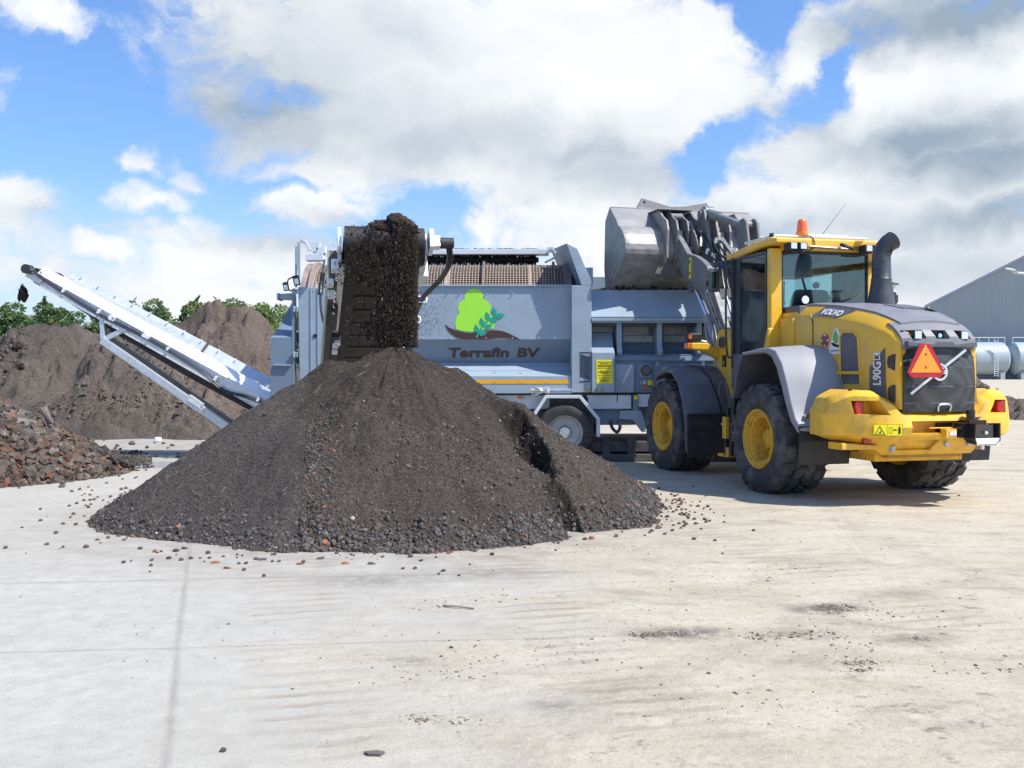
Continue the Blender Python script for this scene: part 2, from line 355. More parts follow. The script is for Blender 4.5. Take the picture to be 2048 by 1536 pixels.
def soilmat(name, c1, c2, bump=.02, bs=30., attr=False, darkened=False):
    m = bpy.data.materials.new(name); m.use_nodes = True; nt = m.node_tree; N = nt.nodes.new; L = nt.links.new
    b = nt.nodes['Principled BSDF']; b.inputs['Roughness'].default_value = .95; b.inputs['Specular IOR Level'].default_value = .15
    tc = N('ShaderNodeTexCoord').outputs['Object']
    def nz(s, d, r=.6):
        n = N('ShaderNodeTexNoise'); n.inputs['Scale'].default_value = s; n.inputs['Detail'].default_value = d; n.inputs['Roughness'].default_value = r; L(tc, n.inputs['Vector']); return n.outputs['Fac']
    def mr(v, a, b_, c=0., d=1.):
        n = N('ShaderNodeMapRange'); L(v, n.inputs[0])
        for i, q in enumerate((a, b_, c, d)): n.inputs[1+i].default_value = q
        return n.outputs[0]
    def mixc(f, a, b_, bt='MIX'):
        n = N('ShaderNodeMix'); n.data_type = 'RGBA'; n.blend_type = bt
        if isinstance(f, float): n.inputs[0].default_value = f
        else: L(f, n.inputs[0])
        for i, q in ((6, a), (7, b_)):
            if isinstance(q, tuple): n.inputs[i].default_value = (*q, 1)
            else: L(q, n.inputs[i])
        return n.outputs[2]
    c = mixc(mr(nz(1.6, 6), .35, .68), c1, c2)
    c = mixc(mr(nz(22, 6, .75), .38, .70), c, tuple(v*1.55 for v in c2))
    c = mixc(mr(nz(60, 3, .7), .52, .40), c, tuple(v*.45 for v in c1))
    sp = N('ShaderNodeTexVoronoi'); sp.inputs['Scale'].default_value = 26; L(tc, sp.inputs['Vector'])
    ls = N('ShaderNodeMath'); ls.operation = 'LESS_THAN'; ls.inputs[1].default_value = .13; L(sp.outputs['Distance'], ls.inputs[0])
    sel = N('ShaderNodeSeparateColor'); L(sp.outputs['Color'], sel.inputs[0])
    pick = N('ShaderNodeMath'); pick.operation = 'GREATER_THAN'; pick.inputs[1].default_value = .80; L(sel.outputs[0], pick.inputs[0])
    pm = N('ShaderNodeMath'); pm.operation = 'MULTIPLY'; L(ls.outputs[0], pm.inputs[0]); L(pick.outputs[0], pm.inputs[1])
    c = mixc(pm.outputs[0], c, (.34, .29, .23))
    if attr:
        at_ = N('ShaderNodeAttribute'); at_.attribute_name = 'col'
        c = mixc(1.0, c, at_.outputs['Color'], 'MULTIPLY')
    L(c, b.inputs['Base Color'])
    ad = N('ShaderNodeMath'); ad.operation = 'ADD'; L(nz(bs, 9, .72), ad.inputs[0]); L(nz(bs*3.7, 4, .7), ad.inputs[1])
    bp = N('ShaderNodeBump'); bp.inputs['Strength'].default_value = 1; bp.inputs['Distance'].default_value = bump; L(ad.outputs[0], bp.inputs['Height']); L(bp.outputs[0], b.inputs['Normal'])
    return m
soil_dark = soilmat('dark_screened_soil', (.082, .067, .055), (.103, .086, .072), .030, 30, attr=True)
soil_far = soilmat('weathered_soil', (.125, .105, .088), (.165, .140, .118), .06, 9, attr=True)
soil_far2 = soilmat('reddish_weathered_soil', (.150, .115, .094), (.185, .148, .122), .06, 9, attr=True)
soil_fall = soilmat('falling_soil', (.045, .034, .027), (.065, .050, .041), .01, 50)
def vcolmat(name, rough=.85, bump=.006, bs=60):
    m = bpy.data.materials.new(name); m.use_nodes = True; nt = m.node_tree; N = nt.nodes.new; L = nt.links.new
    b = nt.nodes['Principled BSDF']; b.inputs['Roughness'].default_value = rough; b.inputs['Specular IOR Level'].default_value = .2
    a = N('ShaderNodeAttribute'); a.attribute_name = 'col'
    tc = N('ShaderNodeTexCoord').outputs['Object']
    n = N('ShaderNodeTexNoise'); n.inputs['Scale'].default_value = bs; n.inputs['Detail'].default_value = 6; L(tc, n.inputs['Vector'])
    r = N('ShaderNodeMapRange'); L(n.outputs[0], r.inputs[0]); r.inputs[1].default_value = .3; r.inputs[2].default_value = .7; r.inputs[3].default_value = .65; r.inputs[4].default_value = 1.3
    s = N('ShaderNodeVectorMath'); s.operation = 'SCALE'; L(a.outputs['Color'], s.inputs[0]); L(r.outputs[0], s.inputs['Scale']); L(s.outputs[0], b.inputs['Base Color'])
    bp = N('ShaderNodeBump'); bp.inputs['Distance'].default_value = bump; L(n.outputs[0], bp.inputs['Height']); L(bp.outputs[0], b.inputs['Normal'])
    return m
lumpm = vcolmat('stony_lumps')
# ================================================================== GROUND
def ground_material():
    m = bpy.data.materials.new('concrete_yard'); m.use_nodes = True; nt = m.node_tree; N = nt.nodes.new; L = nt.links.new
    b = nt.nodes['Principled BSDF']; b.inputs['Roughness'].default_value = .88; b.inputs['Specular IOR Level'].default_value = .25
    tc = N('ShaderNodeTexCoord').outputs['Object']
    def mapping(rot, sc_):
        n = N('ShaderNodeMapping'); n.inputs['Rotation'].default_value = (0, 0, rot); n.inputs['Scale'].default_value = sc_; L(tc, n.inputs[0]); return n.outputs[0]
    def nz(s, d, r=.6, v=None, dist=0.):
        n = N('ShaderNodeTexNoise'); n.inputs['Scale'].default_value = s; n.inputs['Detail'].default_value = d; n.inputs['Roughness'].default_value = r
        n.inputs['Distortion'].default_value = dist; L(v or tc, n.inputs['Vector']); return n.outputs['Fac']
    def mr(v, a, b_, c=0., d=1.):
        n = N('ShaderNodeMapRange'); L(v, n.inputs[0])
        for i, q in enumerate((a, b_, c, d)): n.inputs[1+i].default_value = q
        return n.outputs[0]
    def ma(op, a, b_=None, clamp=False):
        n = N('ShaderNodeMath'); n.operation = op; n.use_clamp = clamp
        for i, v in enumerate((a, b_)):
            if v is None: continue
            if isinstance(v, (int, float)): n.inputs[i].default_value = v
            else: L(v, n.inputs[i])
        return n.outputs[0]
    def mixc(f, a, b_, bt='MIX'):
        n = N('ShaderNodeMix'); n.data_type = 'RGBA'; n.blend_type = bt
        if isinstance(f, float): n.inputs[0].default_value = f
        else: L(f, n.inputs[0])
        for i, q in ((6, a), (7, b_)):
            if isinstance(q, tuple): n.inputs[i].default_value = (*q, 1)
            else: L(q, n.inputs[i])
        return n.outputs[2]
    streak = mapping(R(-12), (.6, 1.25, 1)); sx = N('ShaderNodeSeparateXYZ'); L(tc, sx.inputs[0]); X, Y = sx.outputs[0], sx.outputs[1]
    conc = mixc(mr(nz(.5, 5), .35, .65), (.415, .393, .335), (.48, .46, .40))
    conc = mixc(mr(nz(7, 8, .7), .4, .75), conc, (.36, .34, .29))
    sand = mixc(mr(nz(2.2, 8, .68, streak), .38, .66), (.555, .50, .385), (.45, .39, .285))
    # the sandy film: right half and the middle distance of the yard
    reach = ma('ADD', mr(ma('ADD', X, ma('MULTIPLY', Y, -.12)), -3.0, 1.2, -.34, .34), mr(Y, 8.0, 12.0, 0., -.10))
    patch = ma('ADD', ma('ADD', nz(.42, 6, .6, streak), ma('MULTIPLY', nz(2.6, 7, .7, streak, .6), .45)), reach)
    f = mr(patch, .56, .84, 0., .95)
    c = mixc(f, conc, sand)
    # darker damp scuffs of soil and pressed-in dirt
    sc1 = nz(1.05, 9, .72, mapping(R(-10), (.8, 1.8, 1)), .8)
    fm = mr(f, .05, .6)
    c = mixc(ma('MULTIPLY', mr(sc1, .54, .70, 0., .70), fm), c, (.235, .195, .15))
    smear = ma('MULTIPLY', mr(nz(5.5, 9, .8, mapping(R(-6), (.9, 1.3, 1)), .2), .58, .70), mr(nz(.7, 4), .47, .62))
    smear = ma('MULTIPLY', smear, fm)
    c = mixc(ma('MULTIPLY', smear, .85), c, (.16, .13, .10))
    c = mixc(ma('MULTIPLY', mr(nz(16, 7, .75), .52, .70, 0., .6), fm), c, (.26, .215, .165))
    # brownish dust lying round the heaps
    def near(cx, cy, r0, r1, ky=1.):
        dx = ma('SUBTRACT', X, cx); dy = ma('MULTIPLY', ma('SUBTRACT', Y, cy), ky)
        return mr(ma('SQRT', ma('ADD', ma('MULTIPLY', dx, dx), ma('MULTIPLY', dy, dy))), r1, r0)
    hd = ma('MULTIPLY', ma('ADD', near(-1.3, 11.0, 2.6, 4.3), near(-9, 21.5, 4, 7.5), True), mr(nz(3.0, 8, .7), .34, .62))
    c = mixc(ma('MULTIPLY', hd, .62), c, (.25, .215, .18))
    for (dx_, dy_, rx_, dk) in ((2.08, 6.5, .17, .95), (1.95, 6.42, .12, .9), (.95, 5.85, .20, .85), (1.15, 5.9, .14, .6), (1.75, 5.85, .18, .6), (2.35, 5.75, .16, .6), (-.55, 5.3, .1, .5), (.2, 4.6, .12, .5), (-1.0, 7.35, .3, .5), (-.2, 7.6, .35, .4), (2.7, 6.9, .2, .4), (1.6, 5.3, .25, .4)):
        bl = ma('MULTIPLY', near(dx_, dy_, 0, rx_*2.0, 1.7), mr(nz(9, 8, .75), .36, .52)); c = mixc(ma('MULTIPLY', bl, dk), c, (.10, .085, .07))
    # tyre chevrons printed in the sand
    tr = mapping(R(-14), (1, 1, 1)); w = N('ShaderNodeTexWave'); w.wave_type = 'BANDS'; w.bands_direction = 'Y'; w.inputs['Scale'].default_value = 1.9; w.inputs['Distortion'].default_value = 3.; w.inputs['Detail'].default_value = 4; w.inputs['Detail Roughness'].default_value = .7; L(tr, w.inputs[0])
    sx2 = N('ShaderNodeSeparateXYZ'); L(tr, sx2.inputs[0])
    lane = None
    for ctr in (4.1, 1.75, .2):
        q = mr(ma('ABSOLUTE', ma('SUBTRACT', sx2.outputs[0], ctr)), .42, .20); lane = q if lane is None else ma('MAXIMUM', lane, q)
    wv = ma('MULTIPLY', ma('MULTIPLY', mr(w.outputs['Fac'], .55, .9), lane), mr(nz(1.2, 4), .42, .62))
    c = mixc(ma('MULTIPLY', wv, .55), c, (.30, .25, .19))
    # long wheel arcs worn into the dust
    for (cx, cy, rr, wd_, am) in ((9.5, -2.0, 9.4, .20, .34), (9.5, -2.0, 11.2, .20, .34), (-6.0, 1.5, 9.3, .18, .26), (-6.0, 1.5, 7.4, .18, .22), (14., 9., 10.6, .2, .3)):
        dx = ma('SUBTRACT', X, cx); dy = ma('SUBTRACT', Y, cy); q = ma('SQRT', ma('ADD', ma('MULTIPLY', dx, dx), ma('MULTIPLY', dy, dy)))
        q = ma('ABSOLUTE', ma('SUBTRACT', ma('ADD', q, ma('MULTIPLY', nz(.8, 3), .25)), rr+.12))
        q = ma('MULTIPLY', mr(q, wd_, wd_*.4), mr(nz(4.5, 8, .75), .40, .60)); c = mixc(ma('MULTIPLY', q, am), c, (.27, .235, .185))
    # slab joints
    jn = nz(1.1, 4); wob = ma('MULTIPLY', ma('SUBTRACT', jn, .5), .05)
    A = ma('ADD', ma('ADD', ma('MULTIPLY', X, .956), ma('MULTIPLY', Y, .294)), wob)
    Bc = ma('ADD', ma('ADD', ma('MULTIPLY', X, -.10), Y), wob)
    def joint(v, o, p, wd_):
        mo = ma('PINGPONG', ma('SUBTRACT', v, o), p/2); return mr(mo, wd_*1.1, wd_*.1)
    j = ma('MAXIMUM', joint(A, -.17, 3.4, .030), joint(Bc, 5.75, 5.0, .022)); jb = joint(Bc, 7.62, 60, .05)
    j = ma('MULTIPLY', ma('MAXIMUM', j, jb), mr(f, .5, .95, 1., .12))
    j2 = ma('MULTIPLY', j, mr(nz(5, 6, .7), .3, .6, .15, .55))
    c = mixc(j2, c, (.25, .23, .20))
    fine = mixc(mr(nz(130, 3, .6), .3, .75), (.80, .80, .80), (1.12, 1.12, 1.12))
    c = mixc(1.0, c, fine, 'MULTIPLY')
    spk = N('ShaderNodeTexVoronoi'); spk.inputs['Scale'].default_value = 34; L(tc, spk.inputs['Vector'])
    sl = ma('MULTIPLY', ma('LESS_THAN', spk.outputs['Distance'], .16), mr(nz(.9, 5, .7), .47, .60))
    sps = N('ShaderNodeSeparateColor'); L(spk.outputs['Color'], sps.inputs[0])
    c = mixc(ma('MULTIPLY', ma('MULTIPLY', sl, ma('GREATER_THAN', sps.outputs[0], .55)), .7), c, (.20, .17, .14))
    # far away the yard turns into sandy field
    L(c, b.inputs['Base Color'])
    h = ma('ADD', ma('MULTIPLY', nz(2.6, 9, .7, streak), .02), ma('MULTIPLY', nz(38, 6, .7), .004)); h = ma('ADD', h, ma('MULTIPLY', ma('MULTIPLY', nz(11, 8, .75), fm), .022))
    h = ma('SUBTRACT', h, ma('MULTIPLY', wv, .006)); h = ma('SUBTRACT', h, ma('MULTIPLY', j2, .008)); h = ma('ADD', h, ma('MULTIPLY', smear, .012))
    bp = N('ShaderNodeBump'); bp.inputs['Distance'].default_value = 1.; bp.inputs['Strength'].default_value = .8; L(h, bp.inputs['Height']); L(bp.outputs[0], b.inputs['Normal'])
    return m
gm = ground_material()
g = M().add([(-2500, -300, 0), (2500, -300, 0), (2500, 4500, 0), (-2500, 4500, 0)], [(0, 1, 2, 3)]).build('ground', gm)
tag(g, 'pale concrete yard with sandy dust and slab joints', kind='structure')
drain = mat('drain_channel_concrete', (.27, .275, .275), .7, var=.2, vscale=4, dirt=(.10, .09, .08), dirt_amt=.6, dscale=6)
g0, g1 = gnd(243, 932), gnd(460, 920)
o = M().add([(-7.0, 15.95, .004), (-3.0, 15.95, .004), (-3.0, 16.95, .004), (-7.6, 16.95, .004)], [(0, 1, 2, 3)]).build('drain_channel', drain)
tag(o, 'flat dark grey strip let into the pale yard left of the dark soil heap', kind='structure')

# ================================================================== HEAPS
def heap(name, x0, x1, y0, y1, step, hf, m, label, colf=None, cat='soil heap', group=None):
    xs = np.arange(x0, x1, step); ys = np.arange(y0, y1, step); X, Y = np.meshgrid(xs, ys, indexing='ij')
    Z = hf(X, Y); nx, ny = X.shape
    cols = colf(X, Y, Z).reshape(-1, 3) if colf else np.ones((nx*ny, 3))
    V = np.stack([X, Y, Z], -1).reshape(-1, 3)
    i = np.arange(nx*ny).reshape(nx, ny)
    F = np.stack([i[:-1, :-1], i[1:, :-1], i[1:, 1:], i[:-1, 1:]], -1).reshape(-1, 4)
    keep = (V[F][:, :, 2] > -.03).any(1); F = F[keep]
    used = np.unique(F); re = np.full(len(V), -1); re[used] = np.arange(len(used))
    o = mesh_np(name, V[used], re[F], m, smooth=True, cols=cols[used])
    if label: tag(o, label, cat, group)
    return o, (lambda x, y: hf(np.asarray(x, float), np.asarray(y, float)))

def cone(X, Y, cx, cy, h, s, ex=1., ey=1., rnd=.12):
    d = np.sqrt(((X-cx)/ex)**2+((Y-cy)/ey)**2+rnd*rnd)-rnd; return h-s*d
def smax(a, b, k=.06):
    h = np.clip(.5+.5*(a-b)/k, 0, 1); return b*(1-h)+a*h+k*h*(1-h)
def polydist(X, Y, pts):
    """distance to polyline and signed side, plus parameter"""
    best = np.full(X.shape, 1e9); side = np.zeros(X.shape); par = np.zeros(X.shape); n = len(pts)-1
    for k in range(n):
        (ax, ay), (bx, by) = pts[k], pts[k+1]; dx, dy = bx-ax, by-ay; l2 = dx*dx+dy*dy
        t = np.clip(((X-ax)*dx+(Y-ay)*dy)/l2, 0, 1); ex, ey = X-(ax+t*dx), Y-(ay+t*dy); d = np.hypot(ex, ey)
        m_ = d < best; best = np.where(m_, d, best); side = np.where(m_, np.sign(dx*(Y-ay)-dy*(X-ax)), side); par = np.where(m_, (k+t)/n, par)
    return best, side, par
CRACK = [(-.18, 11.35), (.14, 10.9), (.36, 10.5), (.44, 10.15), (.44, 9.85), (.62, 9.55), (.72, 9.42)]
def Z0(X, Y): return .3*np.abs(X+1.36)
def front_h(X, Y):
    wx = X+.10*fbm(X, Y, 1.3, 3, seed=3); wy = Y+.10*fbm(X, Y, 1.3, 3, seed=4)
    a = cone(wx, wy, -1.36, 11.5, 1.88, .665, ex=1.0, ey=1.03)
    b = cone(X+.05*fbm(X, Y, 1.2, 3, seed=3), Y+.05*fbm(X, Y, 1.2, 3, seed=4), -2.58, 10.85, 1.24, .69, rnd=.12)
    c = cone(wx, wy, -.02, 11.35, 1.19, .75, ex=1.0, ey=1.25, rnd=.2)
    e2 = cone(wx, wy, -1.92, 11.4, 1.66, .69, rnd=.15); e3 = cone(wx, wy, -2.42, 11.25, 1.40, .72, rnd=.15)
    a = smax(smax(a, e2, .06), e3, .06)
    e = cone(wx, wy, -.72, 11.4, 1.60, .70, ex=1.0, ey=1.12)
    z = smax(smax(smax(a, e, .05), c, .035), b, .012)-.015
    # slipped scarp on the right lobe
    jx = X+.07*fbm(X, Y, 4, 3, seed=8); jy = Y+.05*fbm(X, Y, 5, 3, seed=9)
    d, s, p = polydist(jx, jy, CRACK)
    w = np.clip(np.minimum(p/.18, (1-p)/.12), 0, 1); sd = -s*d+.035*fbm(X, Y, 11, 3, .6, seed=10)    # signed distance, positive on the slipped side
    wide_ = .10+.16*np.clip(1-p*2.2, 0, 1); face = np.clip((sd+.02)/wide_, 0, 1); dep = .07+.17*np.exp(-((p-.30)/.22)**2)+.08*np.exp(-((p-.85)/.10)**2)
    z = z-dep*w*np.where(sd < wide_, face*face*(3-2*face), np.exp(-((sd-wide_)/.34)**2))*(sd > -.02)
    z = z+np.where(sd < 0, .035*w*np.exp(-(sd/.3)**2), 0)
    run = fbm(np.arctan2(X+1.36, 11.5-Y)*6.0, np.hypot(X+1.36, Y-11.5)*.5, 1.6, 4, seed=5)
    nl = 1-.65*np.clip((-1.87-.17*(Y-8.8)-X)*6, 0, 1)
    z = z+nl*(.036*run+.040*fbm(X, Y, 1.9, 4, seed=12))+nl*.05*np.clip(fbm(X+.3*fbm(X, Y, 2, 2, seed=41), (Y-11)*1.6+Z0(X, Y), 1.4, 3, seed=42), -.4, .4)+.014*fbm(X, Y, 9, 4, .6, seed=6)+.007*fbm(X, Y, 34, 3, .7, seed=7)
    rough = np.clip(fbm(X, Y, .8, 2, seed=21)*1.6+.35-(z-.5)*.8, 0, 1)
    z = z+rough*np.abs(fbm(X, Y, 14, 3, .6, seed=22))*.03
    return z
def front_c(X, Y, Z):
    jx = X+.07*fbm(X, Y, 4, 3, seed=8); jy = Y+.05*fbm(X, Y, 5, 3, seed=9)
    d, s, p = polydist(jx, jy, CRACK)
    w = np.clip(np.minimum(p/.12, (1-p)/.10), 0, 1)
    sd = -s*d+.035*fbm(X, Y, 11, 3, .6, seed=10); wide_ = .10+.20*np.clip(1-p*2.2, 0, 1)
    darkened = w*np.clip(1-np.abs(sd-wide_*.5)/(wide_*.75), 0, 1)**.4*(.95+.6*fbm(X, Y, 7, 4, .65, seed=2))*np.interp(p, [0, .3, .5, .62, .8, 1], [1, 1, .75, .45, 1, .9])  # darker band along the scarp face
    lobe = np.clip((-1.87-.17*(Y-8.8)-X)*14, 0, 1)     # the older, greyer lobe on the left
    moist = np.clip(1-(np.hypot(X+1.36, Y-11.5)-.5)/1.6+.5*fbm(X, Y, 1.7, 3, seed=31), 0, 1)*(1-lobe)
    v = (1+.13*fbm(X, Y, 1.1, 5, seed=13))
    k = v*(1-.62*np.clip(darkened, 0, 1))*(1-.22*moist)
    c = np.stack([k, k*(1-.02*lobe*0), k*1.0], -1)
    c = c*(1+.16*lobe)[..., None]; c[..., 0] *= 1-.05*lobe; c[..., 2] *= 1+.06*lobe
    return c
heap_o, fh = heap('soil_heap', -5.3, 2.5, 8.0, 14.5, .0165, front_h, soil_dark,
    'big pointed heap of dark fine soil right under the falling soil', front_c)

# lumps: irregular low stones, many in one mesh
ICO = []
def make_ico(sub, jit, seed):
    bm = bmesh.new(); bmesh.ops.create_icosphere(bm, subdivisions=sub, radius=1); r_ = np.random.default_rng(seed)
    V = np.array([v.co for v in bm.verts]); F = np.array([[v.index for v in f.verts] for f in bm.faces]); bm.free()
    dirs = r_.normal(size=(7, 3)); dirs /= np.linalg.norm(dirs, axis=1)[:, None]
    for dd in dirs:
        t = V@dd; lim = r_.uniform(.60, .85); over = np.clip(t-lim, 0, None); V = V-over[:, None]*dd[None]*.85
    V = V*(1+r_.uniform(-jit, jit, (len(V), 1))); return V, F
ICO = [make_ico(1, .12, k) for k in range(6)]; ICO2 = [make_ico(2, .07, k+20) for k in range(8)]
PALETTE = np.array([(.115, .103, .095), (.14, .125, .115), (.095, .085, .078), (.16, .145, .13), (.125, .105, .09)])
REDS = np.array([(.24, .10, .06), (.20, .085, .055), (.30, .14, .08)])
def rot_rand(n, r_):
    q = r_.normal(size=(n, 4)); q /= np.linalg.norm(q, axis=1)[:, None]; w, x, y, z = q.T
    return np.stack([np.stack([1-2*(y*y+z*z), 2*(x*y-z*w), 2*(x*z+y*w)], -1), np.stack([2*(x*y+z*w), 1-2*(x*x+z*z), 2*(y*z-x*w)], -1), np.stack([2*(x*z-y*w), 2*(y*z+x*w), 1-2*(x*x+y*y)], -1)], 1)
def lumps(name, P, S, cols, parent=None, aspect=(.7, 1.3), zs=1., mat_=None, kit=ICO, seed=1):
    r_ = np.random.default_rng(seed); Vs, Fs, Cs = [], [], []; n0 = 0; idx = r_.integers(0, len(kit), len(P)); Rm = rot_rand(len(P), r_); sc_ = r_.uniform(*aspect, (len(P), 3))
    for k, (V, F) in enumerate(kit):
        sel = np.where(idx == k)[0]
        if not len(sel): continue
        W_ = np.einsum('nij,nvj->nvi', Rm[sel], V[None]*sc_[sel][:, None, :])*S[sel][:, None, None]
        W_[..., 2] *= zs
        W_ += P[sel][:, None, :]; nv = len(V)
        Vs.append(W_.reshape(-1, 3)); Fs.append((F[None]+(np.arange(len(sel))*nv)[:, None, None]+n0).reshape(-1, 3)); Cs.append(np.repeat(cols[sel], nv, 0)); n0 += len(sel)*nv
    return mesh_np(name, np.concatenate(Vs), np.concatenate(Fs), mat_ or lumpm, parent, False, np.concatenate(Cs))
def pickcol(n, r_, red=.03, dark=1.):
    c = PALETTE[r_.integers(0, len(PALETTE), n)]*r_.uniform(.6, .98, (n, 1))*dark
    m_ = r_.random(n) < red; c[m_] = REDS[r_.integers(0, 3, m_.sum())]
    w = r_.random(n) < .004; c[w] = (.5, .47, .4); return c
r_ = np.random.default_rng(5)
X = r_.uniform(-5.2, 2.4, 150000); Y = r_.uniform(8.1, 12.5, 150000); Z = fh(X, Y)
base = np.clip(1-(Z-.02)/.28, 0, 1)**1.2
vx = X-(-1.87-.17*(Y-8.8)); chan = np.exp(-((vx-.13)/.17)**2)*(vx > -.01)*np.clip((1.25-Z)/.4, 0, 1)           # red bits in the valley between the lobes
midz = np.clip(fbm(X, Y, .8, 2, seed=21)*1.6+.25-(Z-.35)*1.2, 0, 1)*(X > -1.9)*.5
crk, sd, pp = polydist(X, Y, CRACK)
pr = (base*1.25*np.where(vx < 0, .5, 1)+chan*1.1+midz*.40+.008+np.exp(-((crk-.18)/.12)**2)*(sd < 0)*.14)*(Z > -.02)
k = r_.random(len(X)) < pr*.5
P = np.stack([X[k], Y[k], Z[k]], -1); S = r_.gamma(3.0, .0040, len(P)).clip(.004, .031)*np.where(P[:, 2] < .25, 1.1, .8)
cc = pickcol(len(P), r_, .018); rz = chan[k] > .45; rr_ = r_.random(len(P)) < .06; cc[rz & rr_] = REDS[r_.integers(0, 3, (rz & rr_).sum())]
print('lumps', len(P))
lo = lumps('coarse_lumps', P, S, cc, heap_o, seed=3); lo['kind'] = 'stuff'
# thin root fibres and straws lying on the heap
fb = M()
for i in range(46):
    x, y = random.uniform(-3.6, 1.0), random.uniform(8.9, 11.4); z = float(fh(x, y))
    if z < .1: continue
    a = random.uniform(0, 6.28); l = random.uniform(.05, .16)
    p2 = (x+math.cos(a)*l, y+math.sin(a)*l); fb.tube((x, y, z+.012), (p2[0], p2[1], float(fh(*p2))+.016), .0022, .0016, 4)
fb.build('straw', mat('dry_straw', (.30, .24, .17), .8), heap_o)['kind'] = 'stuff'

# single stones and clods lying loose on the concrete round the heap
stone_src = []
for kk, (V, F) in enumerate(ICO2):
    for ci, (cn, cv) in enumerate((('grey', (.13, .12, .115)), ('brown', (.135, .105, .085)), ('red', (.36, .13, .065)))):
        c = np.tile(np.array(cv), (len(V), 1))*np.random.default_rng(kk).uniform(.85, 1.12, (len(V), 1))
        me = mesh_np('stone', V, F, lumpm, None, kk % 2 == 0, c); stone_src.append((me, cn))
used = set()
def stone(x, y, s, cn=None, lab=None, flat=.72, z=None, group='loose stones round the dark soil heap'):
    cand = [q for q in stone_src if cn is None or q[1] == cn]; src, nm = random.choice(cand)
    if src.name in used: o = src.copy(); COL.objects.link(o)
    else: o = src; used.add(src.name)
    o.scale = (s*random.uniform(.85, 1.35), s*random.uniform(.8, 1.1), s*flat*random.uniform(.85, 1.1))
    o.rotation_euler = (random.uniform(-.3, .3), random.uniform(-.3, .3), random.uniform(0, 6.28))
    gz = max(0, float(fh(x, y))) if z is None else z
    o.location = (x, y, gz+s*flat*.62)
    o.name = 'stone'; tag(o, lab or stone_label(nm, s, x, y), 'stone', group); return o
def stone_label(nm, s, x, y):
    where = ('beyond the dark heap by the rubble' if y > 12.3 else ('far left of the dark heap' if x < -5.2 else 'left, near side of the dark heap' if y < 9.6 else 'left of the dark soil heap') if x < -4 else ('near side of the right toe' if y < 9.9 else 'far right beside the loader shadow' if x > 2.2 else 'right of the dark soil heap') if x > 1.0 else 'before the left lobe of the dark heap' if x < -2.2 else 'before the middle of the dark heap' if x < -.4 else 'before the right lobe of the dark heap')
    if y < 7: where = 'in the bare foreground'
    return ('bigger ' if s > .030 else 'tiny ' if s < .015 else 'small ')+dict(grey='grey stone', brown='brown clod', red='red brick crumb')[nm]+' on the concrete '+where
spx = [  # stones one can make out: photo position of the foot, radius in px
 (125, 968, 6), (124, 975, 7), (38, 977, 3), (160, 980, 4), (243, 980, 5), (263, 982, 3), (213, 967, 3), (205, 956, 4), (180, 1001, 4), (168, 1002, 4), (139, 1013, 4), (206, 1002, 3), (230, 1000, 3),
 (81, 1042, 4), (44, 1056, 3), (112, 1067, 5), (152, 1050, 5), (141, 1036, 4), (127, 1095, 4), (120, 1098, 2), (11, 1097, 5), (52, 1107, 2), (238, 1073, 5), (248, 1081, 4), (247, 1126, 5), (262, 1123, 3), (302, 1132, 5), (300, 1144, 3), (338, 1118, 6), (363, 1121, 5), (382, 1118, 5),
 (310, 1104, 3), (322, 1104, 4), (400, 1117, 3), (409, 1124, 3), (419, 1117, 4), (478, 1128, 4), (492, 1128, 5), (488, 1141, 5), (528, 1153, 5), (530, 1120, 4), (545, 1124, 4), (558, 1124, 4), (512, 1119, 5),
 (720, 1099, 6), (806, 1099, 7), (838, 1097, 5), (890, 1088, 6), (952, 1094, 5), (984, 1085, 5), (1000, 1087, 4), (1430, 1082, 4), (887, 1143, 5), (878, 1149, 4), (830, 1138, 5), (806, 1138, 4), (918, 1152, 4), (940, 1130, 3),
 (1448, 1045, 3), (1507, 1062, 4), (1373, 1049, 4), (1395, 1048, 3), (1345, 1062, 4), (1330, 1069, 4), (1300, 1066, 4), (1290, 1072, 3), (1410, 1040, 5), (1419, 1043, 4), (1428, 1026, 3), (1340, 1014, 3), (1318, 978, 4), (1290, 983, 3), (1355, 1002, 3), (1368, 1000, 3), (1382, 1012, 3), (1400, 1004, 3), (1322, 990, 3), (1307, 986, 3), (1333, 1000, 3), (1345, 1008, 4), (1358, 1015, 4), (1372, 1020, 3), (1390, 1026, 3), (1404, 1030, 3),
 (297, 914, 5), (296, 920, 4), (356, 916, 5), (356, 908, 3), (305, 935, 5), (278, 937, 4), (214, 946, 4), (238, 953, 4), (270, 957, 3), (341, 937, 3), (346, 933, 3), (366, 938, 3), (262, 911, 4), (254, 913, 4), (312, 914, 3), (325, 948, 3), (300, 976, 3), (447, 1503, 7), (903, 1296, 4), (1445, 1108, 3), (1918, 992, 3)]
for (px, py, r) in spx:
    p = gnd(px, py); stone(p.x, p.y, r/FPX*p.y*.95, 'red' if random.random() < .05 else 'brown' if random.random() < .3 else 'grey')
n = 0
while n < 175:
    a = random.uniform(-.15, math.pi+.15); L_ = random.choice((-1, 1))
    if random.random() < .42:
        px, py = random.gauss(230, 50), random.gauss(1020, 30)
    elif random.random() < .55: px, py = random.gauss(1345, 40), random.gauss(1025, 22)
    else: px = random.uniform(250, 1250); py = 1108-.00004*(px-620)**2*(1 if px < 620 else 2.3)+abs(random.gauss(0, 12))-8
    if py < 905: continue
    p = gnd(px, py)
    if fh(p.x, p.y) > .03: continue
    stone(p.x, p.y, random.uniform(.010, .026), 'red' if random.random() < .07 else 'brown' if random.random() < .35 else 'grey'); n += 1
